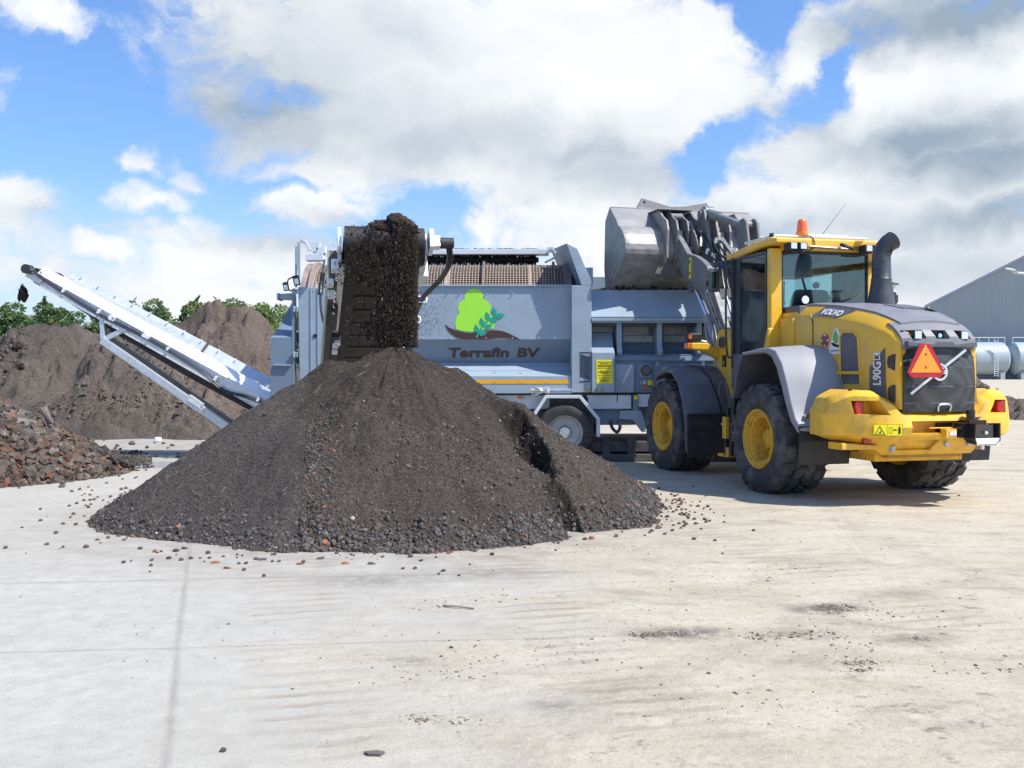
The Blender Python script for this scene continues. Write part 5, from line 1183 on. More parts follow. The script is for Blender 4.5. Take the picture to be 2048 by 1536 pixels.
mb = M(); cbox(mb, LC-.16, LC+.10, HW+.065, HW+.12, -.10, .14); cbox(mb, LC-.06, LC+.06, HW+.12, HW+.20, -.07, .07); mb.build('bearing_plate', galvb, conv, bevel=.005)
cbox(M(), LC-.95, LC-.70, HW+.065, HW+.14, -.12, .1).build('side_bracket', galvb, conv, bevel=.005)
for q in (1.7, 2.35, 3.2, 3.35): cbox(M(), q, q+.09, HW+.06, HW+.11, -.17, -.04).build('hose_bracket', galvb, conv, bevel=.005)
M().tube(cp(LC, HW+.2, 0), cp(LC, HW+.37, .0), .068, n=16).build('hydraulic_motor', black, conv, smooth=True)
for off in (0, .035):
    M().path([cp(LC-.02, HW+.30+off, -.05), cp(LC-.25, HW+.33+off, -.15), cp(LC-.75, HW+.27+off, -.16), cp(LC-1.3, HW+.12+off, -.16), cp(LC-2.0, HW+.10+off*.6, -.17), cp(LC-2.9, HW+.16+off*.6, -.20), cp(LC-3.9, HW+.09+off*.6, -.19)], .022, 8).build('hydraulic_hose', frameblk, conv, smooth=True)
mb = M()
for q in (1.3, 2.0, 2.75): mb.path([cp(LC-q, HW+.08, -.14), cp(LC-q, HW+.18, -.14), cp(LC-q, HW+.18, -.22), cp(LC-q, HW+.08, -.22)], .008, 5)
mb.build('hose_clip', galvb, conv)
M().path([at(649, 520, 16.4), at(643, 560, 15.2), at(641, 610, 15.0), at(647, 645, 15.0)], .018, 6).build('cable', frameblk, conv)
M().tube(at(646, 545, 15.2), at(640, 590, 15.2), .04, n=10).build('gas_strut', black, conv)
for sgn in (-1, 1):        # little side flaps over the head
    M().add([cp(LC-.1, sgn*(HW-.02), .18), cp(LC-.35, sgn*(HW-.02), .18), cp(LC-.28, sgn*(HW-.06), .25)], [(0, 1, 2)]).build('rubber_flap', black, conv)

# soil carried on the belt, falling off its head
def lumpy(name, c, dims, m, seed, n=5, amp=.35, parent=None):
    bm = bmesh.new(); bmesh.ops.create_icosphere(bm, subdivisions=n, radius=1); V = np.array([v.co for v in bm.verts]); F = np.array([[v.index for v in f.verts] for f in bm.faces]); bm.free()
    nn = fbm(V[:, 0]*1.3+V[:, 2]*.7+5, V[:, 1]*1.3-V[:, 2]+3, 1.2, 4, .6, seed)*amp+fbm(V[:, 0]*4+V[:, 2]*3, V[:, 1]*4-V[:, 2]*3, 1.6, 4, .7, seed+1)*amp*.4
    V = V*(1+nn)[:, None]*np.array(dims)+np.array(c); return V, F
V1, F1 = lumpy('', (-1.42, 12.06, 3.28), (.30, .26, .16), None, 3)
V2, F2 = lumpy('', (-1.56, 12.10, 3.27), (.24, .25, .10), None, 5); V3, F3 = lumpy('', (-1.39, 12.1, 3.34), (.13, .15, .12), None, 9)
def cat_m(lst):
    n0 = 0; Vs = []; Fs = []
    for V, F in lst: Vs.append(V); Fs.append(F+n0); n0 += len(V)
    return np.concatenate(Vs), np.concatenate(Fs)
Vc, Fc = cat_m([(V1, F1), (V2, F2), (V3, F3)])
mo = mesh_np('soil_mound', Vc, Fc, soil_fall, None, True)
tag(mo, 'dark lump of soil riding over the head of the steep belt conveyor', 'soil')
r_ = np.random.default_rng(77); n = 62000
t = r_.random(n)**.8                                    # 0 at the head, 1 at the heap
zt = 3.31-(3.31-1.84)*t
X = -1.415+.02*t-.05*np.sin(t*5)+r_.normal(0, 1, n)*(.165+.10*np.sin(t*3.0))-.02; X = np.where(X > -1.12, -1.12-r_.exponential(.10, n), X)
wide = r_.random(n) < .17; X[wide] = r_.uniform(-1.95, -1.12, wide.sum())
Y = 11.80-.10*t-.05*np.sqrt(t)+r_.normal(0, .06+.04*t, n)
kk_ = fbm(X, zt*.35, 7, 3, seed=4)+.35*fbm(X*3, zt*1.2, 6, 2, seed=6) > -.62+.3*t*(1-t)
X, Y, zt = X[kk_], Y[kk_], zt[kk_]; n = len(X)
S = r_.gamma(1.7, .0021, n).clip(.0016, .014)
fc = np.array([(.038, .029, .024), (.025, .020, .016), (.055, .043, .035), (.14, .11, .085)])[r_.choice(4, n, p=[.42, .34, .20, .04])]
ff = lumps('falling_soil', np.stack([X, Y, zt], -1), S, fc, aspect=(.7, 1.2), zs=1.7, seed=31)
tag(ff, 'dark soil crumbs falling from the conveyor head on to the pointed heap', 'soil', kind='stuff')
# ---- inclined conveyor at the rear, running off to the left
yL0, yL1 = 17.65, 18.75
A0, A1 = Vector((xa(66, yL0), yL0, za(546, yL0))), Vector((xa(545, yL0), yL0, za(806, yL0)))
lu = (A1-A0).normalized(); ln = Vector((-lu.z, 0, lu.x)) if lu.x > 0 else Vector((lu.z, 0, -lu.x))
LL = (A1-A0).length
def lp_(s, y, b): v = A0+lu*s+ln*b; return Vector((v.x, y, v.z))
def lbox(mb, s0, s1, y0, y1, b0, b1, b0e=None, b1e=None):
    b0e = b0 if b0e is None else b0e; b1e = b1 if b1e is None else b1e
    return mb.loft([[lp_(s0, y0, b0), lp_(s0, y1, b0), lp_(s0, y1, b1), lp_(s0, y0, b1)], [lp_(s1, y0, b0e), lp_(s1, y1, b0e), lp_(s1, y1, b1e), lp_(s1, y0, b1e)]])
mb = M(); lbox(mb, .05, LL, yL0+.06, yL0+.10, -.14, .03, -.22, .0); lbox(mb, .05, LL, yL1-.10, yL1-.06, -.14, .03, -.22, .0)
lbox(mb, .05, LL, yL0+.04, yL0+.12, -.155, -.14, -.235, -.22)
c2 = mb.build('discharge_conveyor', galv, tro, bevel=.003)
mb = M(); mb.loft([[lp_(s, yL0+.02, .03 if s < 1 else .0), lp_(s, yL0+.14, .175 if s < 1 else .17), lp_(s, yL0+.15, .17), lp_(s, yL0+.04, .02 if s < 1 else -.01)] for s in (.06, LL-.1)])
mb.build('side_board', galvb, c2)
mb = M()
for (s0, s1, t_) in ((.12, 2.98, .235), (3.04, 4.45, .23), (4.5, 4.95, .22)): mb.loft([[lp_(s, yL1-.02, .0), lp_(s, yL1+.10, t_ if s > .5 else .20), lp_(s, yL1+.11, t_ if s > .5 else .20), lp_(s, yL1, .0)] for s in (s0, min(s1, LL-.05))])
mb.build('far_side_board', galv, c2)
mb = M(); lbox(mb, 0, LL, yL0+.15, yL1-.15, .02, .03)
mb.path([lp_(-.02, 18.2, -.12), lp_(2., 18.2, -.27), lp_(3.6, 18.2, -.33), lp_(LL, 18.2, -.30)], .012, 4)
V_ = [lp_(s, y, b) for (s, b) in ((.0, -.10), (.5, -.135), (1.8, -.24), (3.2, -.31), (LL+.1, -.30)) for y in (yL0+.12, yL1-.12)]
mb.add(V_, [(0, 1, 3, 2), (2, 3, 5, 4), (4, 5, 7, 6), (6, 7, 9, 8)]); 
V_ = [lp_(s, yL0+.12, b) for (s, b) in ((.0, -.08), (.5, -.11), (1.8, -.21), (3.2, -.28), (LL+.1, -.27), (LL+.1, -.33), (3.2, -.335), (1.8, -.265), (.5, -.155), (0, -.12))]
mb.add(V_, [tuple(range(10))])
mb.build('belt', belt, c2)
mb = M(); mb.tube(lp_(.0, yL0+.1, -.02), lp_(.0, yL1-.1, -.02), .12, n=18); mb.build('head_roller', frameblk, c2)
mb = M(); lbox(mb, -.10, .20, yL0+.0, yL0+.06, -.12, .04); mb.tube(lp_(-.02, yL0+.0, .02), lp_(-.02, yL0-.1, .02), .045, n=12); mb.tube(lp_(.14, yL0+.0, .08), lp_(.14, yL0-.05, .08), .03, n=8); mb.build('bearing_plate', galv, c2, bevel=.004)
M().tube(lp_(-.06, yL0-.02, .03), lp_(-.06, yL0-.2, .03), .085, n=16).build('hydraulic_motor', frameblk, c2, smooth=True)
for off in (0, .03):
    M().path([lp_(s, yL0-.03-off*.3, b-off) for s, b in ((.0, .05), (.3, .0), (.8, -.04), (1.4, -.07), (2.2, -.04), (2.9, -.05), (3.5, -.10), (4.0, -.20), (4.35, -.12), (4.9, -.04), (5.3, .0))], .016, 6).build('hydraulic_hose', frameblk, c2, smooth=True)
for s, b in ((.62, -.01), (1.35, -.04), (1.65, -.03), (2.35, -.03), (2.75, -.05), (3.75, -.10), (4.6, -.06)): lbox(M(), s, s+.04, yL0-.05, yL0+.04, b-.04, b+.04).build('hose_clip', galvb, c2)
for s in (1.62, 2.3): M().tube(lp_(s, yL0+.0, -.03), lp_(s, yL0-.05, -.03), .05, n=12).build('pivot_bolt', galvb, c2)
mb = M(); s = .3
while s < LL-.4: mb.tube(lp_(s, yL1+.075, .24), lp_(s, yL1+.03, .245), .012, n=6); s += .37
mb.build('bolts', galvb, c2)
def warn2(s): 
    p = [lp_(s, yL0+.055, .10), lp_(s+.09, yL0+.045, .10), lp_(s+.045, yL0+.02, .03)]; M().add([q+Vector((0, -.02, 0)) for q in p], [(0, 1, 2)]).build('warning_sign', mat('faded_sign', (.45, .40, .28), .6) if 'faded_sign' not in MATS else MATS['faded_sign'], c2)
warn2(4.85); warn2(5.02)
# support strut under it
def bar(mb, p, q, w, d): 
    p, q = Vector(p), Vector(q); dr = (q-p).normalized(); nn_ = Vector((-dr.z, 0, dr.x)); return mb.loft([[e+nn_*w*.5+Vector((0, -d/2, 0)), e+nn_*w*.5+Vector((0, d/2, 0)), e-nn_*w*.5+Vector((0, d/2, 0)), e-nn_*w*.5+Vector((0, -d/2, 0))] for e in (p, q)])
mb = M(); bar(mb, at(204, 680, yL0), at(490, 879, yL0), .13, .10); bar(mb, at(203, 632, yL0), at(206, 680, yL0), .075, .05); bar(mb, at(253, 657, yL0), at(206, 680, yL0), .085, .05)
bar(mb, at(375, 797, yL0-.03), at(402, 816, yL0-.03), .17, .16)
s1_ = mb.build('support_strut', galv, c2, bevel=.006)
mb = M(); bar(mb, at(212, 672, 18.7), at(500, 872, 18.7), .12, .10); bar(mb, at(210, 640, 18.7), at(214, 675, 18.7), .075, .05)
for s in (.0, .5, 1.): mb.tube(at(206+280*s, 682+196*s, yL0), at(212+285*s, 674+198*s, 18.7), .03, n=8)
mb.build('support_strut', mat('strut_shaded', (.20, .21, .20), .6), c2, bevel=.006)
mb = M(); bar(mb, at(405, 822, yL0-.1), at(372, 800, yL0-.1), .05, .02)
for k in range(6): mb.tube(at(378+k*5, 801+k*3.5, yL0-.1), at(378+k*5, 801+k*3.5, yL0-.16), .018, n=6)
mb.build('splice_plate', galv, c2)
# clumps of soil flung off its head
def clump(px, py, rx, ry, lab, seed):
    V, F = lumpy('', (0, 0, 0), (rx, rx, ry), None, seed, 4, .55); o = mesh_np('soil_clump', V, F, soil_fall, None, False); o.location = at(px, py, 17.9); tag(o, lab, 'soil clump'); return o
clump(45, 588, .075, .13, 'dark clump of soil in the air just below the raised conveyor head', 3)
clump(33, 694, .07, .07, 'dark clump of soil falling before the far left heap, second below the conveyor head', 7)
clump(41, 733, .06, .055, 'dark clump of soil falling before the far left heap, lowest below the conveyor head', 8)
# soil heaped in the hopper
V, F = lumpy('', (2.9, 18.5, 2.72), (1.9, .75, .42), None, 13, 5, .22); V = V[:]; o = mesh_np('soil_load', V, F, soil_fall, None, True); tag(o, 'dark soil heaped in the feed hopper under the raised bucket', 'soil')
mb = M(); 
for (px, py) in ((1236, 586), (1242, 589), (1231, 587), (1226, 587), (1270, 601)): mb.box(at(px, py, 17.33), (.05, .02, .014))
mb.build('dirt_on_rim', soil_fall, hop)
# ================================================================== WHEEL LOADER
TH = R(14.81); LO = Vector((4.444, 13.005, 0))
ld = empty('wheel_loader', LO, TH, label='yellow wheel loader with raised grey bucket tipping into the hopper, seen from behind', cat='wheel loader')
# --- wheels
HWD, RW = .30, .715
def tyre_r(x): return RW-.035-.03*(abs(x)/HWD)**3
def make_wheel():
    w = M()   # hub with bolts
    w.lathe([(-.19, .0001), (-.19, .09), (-.17, .12), (-.12, .135), (-.05, .15), (-.05, .2)], 'x', 28)
    for i in range(16):
        a = i*2*math.pi/16; w.tube((-.05, math.cos(a)*.19, math.sin(a)*.19), (-.095, math.cos(a)*.19, math.sin(a)*.19), .019, n=6)
    hub = w.build('wheel', rimpaint, ld, smooth=True)
    rim = M().lathe([(-.05, .0001), (-.055, .22), (-.06, .245), (-.09, .258), (-.22, .268), (-.25, .28), (-.262, .305), (-.285, .31), (-.292, .335), (-.315, .345), (-.325, .365), (-.315, .385), (-.295, .388), (-.28, .37)], 'x', 64).build('rim', rimpaint, hub, smooth=True)
    M().lathe([(.16, .0001), (.18, .26), (.28, .30), (.32, .38), (.29, .388)], 'x', 40).build('inner_rim', yellow_worn, hub, smooth=True)
    t = M(); prof = [(-.275, .375), (-.305, .40), (-.335, .47), (-.345, .54), (-.335, .60), (-.315, .645), (-.30, .665), (-.22, .675), (-.1, .68), (0, .682), (.1, .68), (.22, .675), (.30, .665), (.335, .60), (.345, .5), (.305, .4), (.275, .375)]
    t.lathe(prof, 'x', 84)
    nb = 19
    def block(pts, a0, h0=.0, h1=1.):
        """pts: (x, angle offset) polygon; raised above the carcass"""
        lo, hi = [], []
        cx = sum(p[0] for p in pts)/len(pts); ca = sum(p[1] for p in pts)/len(pts)
        for (x, da) in pts:
            a = a0+da; r0 = tyre_r(x)-.02; lo.append((x, math.cos(a)*r0, math.sin(a)*r0))
            x2, a2 = cx+(x-cx)*.90, a0+ca+(da-ca)*.90; r1 = RW-.012*(abs(x2)/HWD)**3; hi.append((x2, math.cos(a2)*r1, math.sin(a2)*r1))
        n = len(pts); t.add(lo+hi, [tuple(range(n, 2*n))]+[(i, (i+1) % n, (i+1) % n+n, i+n) for i in range(n)])
    st = 2*math.pi/nb
    for i in range(nb):
        a = i*st
        g = .43
        for s in (-1, 1):
            o_ = 0 if s < 0 else st*.5
            # shoulder lug running over the edge
            block([(s*.315, -st*.36), (s*.18, -st*.44), (s*.155, -st*.1), (s*.175, st*.34), (s*.24, st*.40), (s*.315, st*.30)], a+o_)
            # lug foot on the shoulder
            lo = []
            for (x, da, rr) in ((.335, -.33, .60), (.335, .27, .60), (.31, .30, RW-.02), (.31, -.36, RW-.02)): lo.append((s*x, math.cos(a+o_+da*st)*rr, math.sin(a+o_+da*st)*rr))
            li = [(s*.29, math.cos(a+o_+da*st)*rr, math.sin(a+o_+da*st)*rr) for (da, rr) in ((-.33, .60), (.27, .60), (.30, RW-.02), (-.36, RW-.02))]
            t.loft([lo, li])
            block([(s*.135, -st*.38+st*.22), (s*.015, -st*.42), (s*.008, st*.08), (s*.07, st*.40), (s*.15, st*.42), (s*.135, st*.1)], a+o_+st*.25)
    # sidewall ribs
    for i in range(30):
        a = i*2*math.pi/30; t.box((-.338, math.cos(a)*.57, math.sin(a)*.57), (.012, .05, .012), Matrix.Rotation(a, 3, 'X'))
    for v in t.v:
        if v.z < -.683: v.z = -.683+(v.z+.683)*.04
    ty_ = t.build('tyre', rubber, hub, smooth=False)
    bm = bmesh.new(); bm.from_mesh(ty_.data)
    for f in bm.faces:
        c = f.calc_center_median(); f.smooth = math.hypot(c.y, c.z) < .64
    bm.to_mesh(ty_.data); bm.free()
    return hub
hub = make_wheel(); WH = []
XW = 1.03
for (x, y, flip) in ((-XW, 0, 0), (-XW, 3.03, 0), (XW, 0, 1), (XW, 3.03, 1)):
    if (x, y) == (-XW, 0): w = hub; kids = None
    else:
        w = hub.copy(); COL.objects.link(w)
        for ch in hub.children: c_ = ch.copy(); COL.objects.link(c_); c_.parent = w
    w.location = (x, y, .686)
    if flip: w.rotation_euler = (0, 0, math.pi)
# --- counterweight
def cosint(v, xs, ys):
    for a, b, c, d in zip(xs[:-1], xs[1:], ys[:-1], ys[1:]):
        if v <= b: t = (v-a)/(b-a); return c+(d-c)*(t*t*(3-2*t)*.75+t*.25)
    return ys[-1]
def cw_station(x):
    ax = abs(x); ear = cosint(ax, [0, .46, .66, .80, 1.02, 1.18, 1.27], [1.10, 1.10, 1.26, 1.335, 1.345, 1.27, 1.12]); yr = -1.84+.44*(ax/1.275)**3.4
    zb_ = cosint(ax, [0, .60, .72, 1.0, 1.275], [.59, .59, .72, .745, .82]); low = np.interp(ax, [0, .6, 1.27], [.26, .26, .10])
    yf = np.interp(ax, [0, .60, .70, 1.27], [-1.1, -1.1, -1.18, -1.12])
    return [(x, yr+.16, ear), (x, yr+.03, ear-.07), (x, yr-.01, .92), (x, yr+.02, .82), (x, yr+low, zb_), (x, yf, zb_), (x, yf, ear)]
xs_ = sorted([s*v for s in (-1, 1) for v in (1.275, 1.26, 1.235, 1.20, 1.16, 1.10, 1.02, .92, .80, .76, .72, .68, .64, .60, .56, .52, .49, .44, .3)]+[0])
mb = M(); mb.loft([[Vector(p) for p in cw_station(x)] for x in xs_])
cwt = mb.build('counterweight', yellow_worn, ld)
def cutter(rings): mb = M(); mb.loft([[Vector(p) for p in r] for r in rings]); o = mb.build('tmp', yellow, None); return o
for s in (-1, 1):   # lamp pockets
    front = [(s*1.06, -2.0, 1.235), (s*.74, -2.0, 1.235), (s*.60, -2.0, 1.045), (s*1.02, -2.0, 1.045)]
    rear = [(s*1.04, -1.52, 1.215), (s*.80, -1.52, 1.215), (s*.72, -1.52, 1.075), (s*1.02, -1.52, 1.075)]
    cut(cwt, cutter([front, rear]))
cut(cwt, cutter([[(-.44, -2.1, 1.00), (.62, -2.1, 1.00), (.62, -2.1, .84), (-.44, -2.1, .84)], [(-.40, -1.68, .985), (.58, -1.68, .985), (.58, -1.68, .855), (-.40, -1.68, .855)]]))
cut(cwt, cutter([[(-.52, -2.1, .78), (.02, -2.1, .78), (-.02, -2.1, .64), (-.62, -2.1, .64)], [(-.48, -1.68, .77), (.0, -1.68, .77), (-.04, -1.6, .65), (-.55, -1.6, .65)]]))
bm = bmesh.new(); bm.from_mesh(cwt.data); bmesh.ops.remove_doubles(bm, verts=bm.verts, dist=.002); bm.to_mesh(cwt.data); bm.free()
for p in cwt.data.polygons: p.use_smooth = True
m_ = cwt.modifiers.new('bevel', 'BEVEL'); m_.width = .022; m_.segments = 4; m_.limit_method = 'ANGLE'; m_.angle_limit = R(24); m_.harden_normals = True
for s in (-1, 1):
    mb = M(); mb.loft([[Vector((s*.955+dx, yy, 1.135+dz)) for dx, dz in ((-.05, .075), (.05, .075), (.06, 0), (.04, -.075), (-.04, -.075), (-.06, 0))] for yy in (-1.50, -1.635)])
    tl = mb.build('tail_light', redlens, cwt, bevel=.02, seg=3)
    yq = -1.60
    M().bb(s*.86-.05, s*.86+.05, yq-.045, yq+.0, .735, .785).build('reflector', redlens, cwt)
    for dx in (-.06, .08): M().tube((s*.93+dx, -1.5, 1.34), (s*.93+dx, -1.5, 1.347), .022, n=8).build('lifting_hole', inkblk, cwt)
stk = M().box((-.70, -1.79, .895), (.33, .006, .135), Matrix.Rotation(R(-15), 3, 'Z')).build('warning_sticker', signyel, cwt)
Rz = Matrix.Rotation(R(-15), 3, 'Z')
def sp(u, v, d=.0045): return Vector((-.70, -1.79, .895))+Rz @ Vector((u, -d, v))
def sq(mb, pts, d=.0045): n = len(pts); return mb.add([sp(u, v, d) for u, v in pts]+[sp(u, v, .003) for u, v in pts], [tuple(range(n))])
mb = M()
def outline(mb, pts, w, d=.0045):
    for a, b in zip(pts, pts[1:]+pts[:1]):
        dx, dy = b[0]-a[0], b[1]-a[1]; l = math.hypot(dx, dy); nx, ny = -dy/l*w, dx/l*w; sq(mb, [a, b, (b[0]+nx, b[1]+ny), (a[0]+nx, a[1]+ny)], d)
outline(mb, [(-.155, -.058), (-.03, -.058), (-.093, .045)], .008); outline(mb, [(-.163, -.066), (.163, -.066), (.163, .066), (-.163, .066)], .003); sq(mb, [(-.012, -.06), (-.009, -.06), (-.009, .06), (-.012, .06)])
outline(mb, [(.01, -.04), (.045, -.04), (.045, .03), (.01, .03)], .004); sq(mb, [(.06, -.006), (.095, -.006), (.095, .006), (.06, .006)]); sq(mb, [(.055, 0), (.067, .014), (.067, -.014)]); sq(mb, [(.10, 0), (.088, -.014), (.088, .014)])
sq(mb, [(.115, -.045), (.14, -.045), (.143, .02), (.112, .02)]); sq(mb, [(.12, .022), (.135, .022), (.135, .042), (.12, .042)]); sq(mb, [(-.11, -.045), (-.07, -.01), (-.075, -.003), (-.115, -.038)]); sq(mb, [(-.09, -.045), (-.08, -.045), (-.08, -.02), (-.09, -.02)])
mb.build('sticker_print', inkblk, stk)
# hitch lamp and catch in the slot
mb = M(); mb.bb(-.02, .12, -1.90, -1.80, .80, .90); mb.bb(-.16, .2, -1.80, -1.70, .90, .915); mb.bb(-.16, .2, -1.80, -1.70, .80, .815); mb.build('hitch_plate', yellow_worn, cwt, bevel=.004)
M().bb(.02, .11, -1.907, -1.90, .825, .875).build('plate_lamp', clearlens, cwt)
M().bb(.0, .2, -1.72, -1.69, .82, .96).build('hitch_hole', inkblk, cwt)
mb = M(); mb.loft([[(.40+dx*k, yy, .87+dz*k) for dx, dz in ((-.16, .10), (.18, .10), (.18, -.10), (.12, -.15), (-.12, -.15), (-.17, -.10))] for yy, k in ((-1.86, .9), (-1.97, .95), (-2.05, 1.), (-2.05, .9), (-2.0, .85))], cap=False)
mb.tube((.32, -1.88, 1.0), (.32, -1.88, 1.11), .05, n=12); mb.bb(.22, .45, -1.98, -1.78, .97, 1.0); mb.bb(.16, .28, -1.93, -1.80, .80, .96); hl = mb.build('rear_work_lamp', mat('shiny_black', (.02, .02, .022), .15, var=.05), ld, smooth=False)
M().box((.41, -1.99, .85), (.27, .02, .2)).build('lamp_reflector', mat('dark_chrome', (.12, .12, .13), .1, metal=1, var=.1), hl)
M().tube((.41, -2.0, .86), (.41, -2.03, .86), .02, n=8).build('bulb', clearlens, hl)
M().prism([(.27, .72), (.55, .72), (.58, .80), (.245, .80)], 'y', -2.05, -2.035).build('lamp_flap', galvb, hl)
M().path([(.33, -1.85, 1.03), (.5, -1.80, 1.02), (.62, -1.75, 1.10), (.67, -1.72, 1.10)], .012, 6).build('cable', frameblk, hl)
M().path([(-.05, -1.80, 1.10), (-.05, -1.82, 1.17), (.10, -1.82, 1.17), (.10, -1.80, 1.10)], .013, 6).build('grab_handle', chrome, ld)
M().lathe([(-.02, .0001), (-.03, .04), (-.01, .055), (.02, .06)], 'y', 16, (-.50, -1.62, 1.22)).build('fuel_cap', chrome, ld, smooth=True)
for x in (-.02, .28, .55): M().tube((x+.1, -1.75, .72), (x+.1, -1.80, .72), .03, n=8).build('bolt', galv, cwt)
for x in (-.58, .62): M().bb(x, x+.04, -1.70, -1.60, .64, .70).build('tow_lug', alu, cwt)
# belly plate under the counterweight
mb = M(); mb.prism([(-1.15, .66), (-.72, .66), (-.62, .6), (-.58, .70), (-1.15, .74)], 'y', -1.58, -1.3); mb.bb(-.6, .6, -1.4, -.2, .5, .6); mb.build('belly_plate', yellow_worn, ld, bevel=.01)
# --- bonnet
gm_ = bpy.data.materials.new('grille_mesh'); gm_.use_nodes = True
def grille_nodes():
    nt = gm_.node_tree; N = nt.nodes.new; L = nt.links.new; b = nt.nodes['Principled BSDF']; b.inputs['Roughness'].default_value = .5
    tc = N('ShaderNodeTexCoord').outputs['Object']; v = N('ShaderNodeTexVoronoi'); v.inputs['Scale'].default_value = 62; v.inputs['Randomness'].default_value = 0; L(tc, v.inputs['Vector'])
    r = N('ShaderNodeMapRange'); L(v.outputs['Distance'], r.inputs[0]); r.inputs[1].default_value = .30; r.inputs[2].default_value = .42; r.inputs[3].default_value = .003; r.inputs[4].default_value = .055
    n = N('ShaderNodeTexNoise'); n.inputs['Scale'].default_value = 4; n.inputs['Detail'].default_value = 6; L(tc, n.inputs['Vector'])
    d = N('ShaderNodeMapRange'); L(n.outputs[0], d.inputs[0]); d.inputs[1].default_value = .45; d.inputs[2].default_value = .7; d.inputs[4].default_value = .018
    a = N('ShaderNodeMath'); a.operation = 'ADD'; L(r.outputs[0], a.inputs[0]); L(d.outputs[0], a.inputs[1]); L(a.outputs[0], b.inputs['Base Color'])
grille_nodes()
def hw_(y): return float(np.interp(y, [-1.80, -1.70, -1.4, -.8, .2], [.44, .53, .58, .63, .66]))
def ht_(y): return float(np.interp(y, [-1.80, -1.74, -1.6, -1.45, -1.2, -.9, -.5, -.1, .2], [1.86, 1.98, 2.10, 2.17, 2.25, 2.31, 2.37, 2.41, 2.43]))
ys_ = [.22, 0, -.2, -.5, -.8, -1.0, -1.2, -1.35, -1.5, -1.6, -1.66, -1.70, -1.74]
def shoulder(y): return float(np.interp(y, [-1.80, -1.6, -1.3, -.8, .2], [.10, .13, .16, .17, .17]))
side_open = []
for s in (-1, 1):
    rings = []
    for y in ys_:
        w, t_, sh_ = hw_(y), ht_(y), shoulder(y)
        zl_f = 1.00 if y > -1.66 else 1.12
        rings.append([(s*w, y, zl_f), (s*(w+.015), y, 1.45), (s*(w+.01), y, t_-sh_-.02), (s*(w-.02), y, t_-sh_*.75), (s*(w-.15), y, t_-.01), (s*(w-.17), y, t_-.02), (s*(w-.06), y, t_-sh_-.03), (s*(w-.03), y, 1.45), (s*(w-.04), y, zl_f)])
    mb = M(); mb.loft([[Vector(p) for p in r] for r in rings]); sd = mb.build('bonnet_side', yellow, ld, smooth=True)
    def sv(y, d, s=s): return s*(hw_(y)+.015+d)
    def sidepoly(pts, d0, d1, name, m, par, s=s, bev=0):
        mb = M(); mb.loft([[Vector((sv(y, d), y, z)) for y, z in pts] for d in (d0, d1)]); return mb.build(name, m, par, bevel=bev)
    vp = [(-.80, 1.40), (-.79, 1.97), (-.83, 2.02), (-1.03, 2.015), (-1.10, 1.95), (-1.15, 1.40)]
    sidepoly(vp, -.01, .004, 'side_vent', charcoal, sd)
    rim = M()
    cxv, czv = -.96, 1.70
    outp = [(cxv+(y-cxv)*1.13, czv+(z-czv)*1.07) for y, z in vp]
    for k in range(5):
        a, b, c, d = vp[k], vp[k+1], outp[k+1], outp[k]; rim.loft([[Vector((sv(y, e), y, z)) for y, z in (a, b, c, d)] for e in (-.01, .018)])
    rim.build('vent_rim', yellow, sd, bevel=.008)
    sidepoly([(-1.70, 1.56), (-1.60, 1.60), (-1.585, 1.67), (-1.60, 1.72), (-1.66, 1.745), (-1.705, 1.75)], -.01, .005, 'grille_corner', gm_, sd)
    sidepoly([(-1.70, 1.19), (-1.61, 1.23), (-1.60, 1.29), (-1.60, 1.36), (-1.66, 1.40), (-1.705, 1.40)], -.01, .005, 'grille_corner', gm_, sd)
    if s < 0:
        M().tube((-.68, -.72, 1.535), (-.665, -1.17, 1.535), .022, n=10).build('vent_rail', yellow, sd)
        side_open.append(sd)
bl = side_open[0]
M().prism([(-.20, 1.45), (-.20, 2.17), (-.14, 2.30), (-.13, 2.30), (-.19, 2.17), (-.19, 1.45)], 'x', -.668, -.658).build('panel_gap', frameblk, bl)
def map_text(name, body, size, m, par, fn, width, bold=.004, shear=0., spacing=1.):
    cu = bpy.data.curves.new(name, 'FONT'); cu.body = body; cu.size = size; cu.offset = bold; cu.shear = shear; cu.resolution_u = 3; cu.space_character = spacing
    t_ = bpy.data.objects.new(name, cu); COL.objects.link(t_); dg = bpy.context.evaluated_depsgraph_get(); me = bpy.data.meshes.new_from_object(t_.evaluated_get(dg)); bpy.data.objects.remove(t_)
    bm = bmesh.new(); bm.from_mesh(me); bmesh.ops.triangulate(bm, faces=bm.faces); bmesh.ops.subdivide_edges(bm, edges=bm.edges, cuts=1); bm.to_mesh(me); bm.free()
    xs = [v.co.x for v in me.vertices]; x0, x1 = min(xs), max(xs); ys = [v.co.y for v in me.vertices]; y1 = max(ys)
    for v in me.vertices: v.co = fn((v.co.x-x0)/(x1-x0), v.co.y/y1)
    me.materials.clear(); me.materials.append(m); o = bpy.data.objects.new(name, me); COL.objects.link(o); o.parent = par; return o
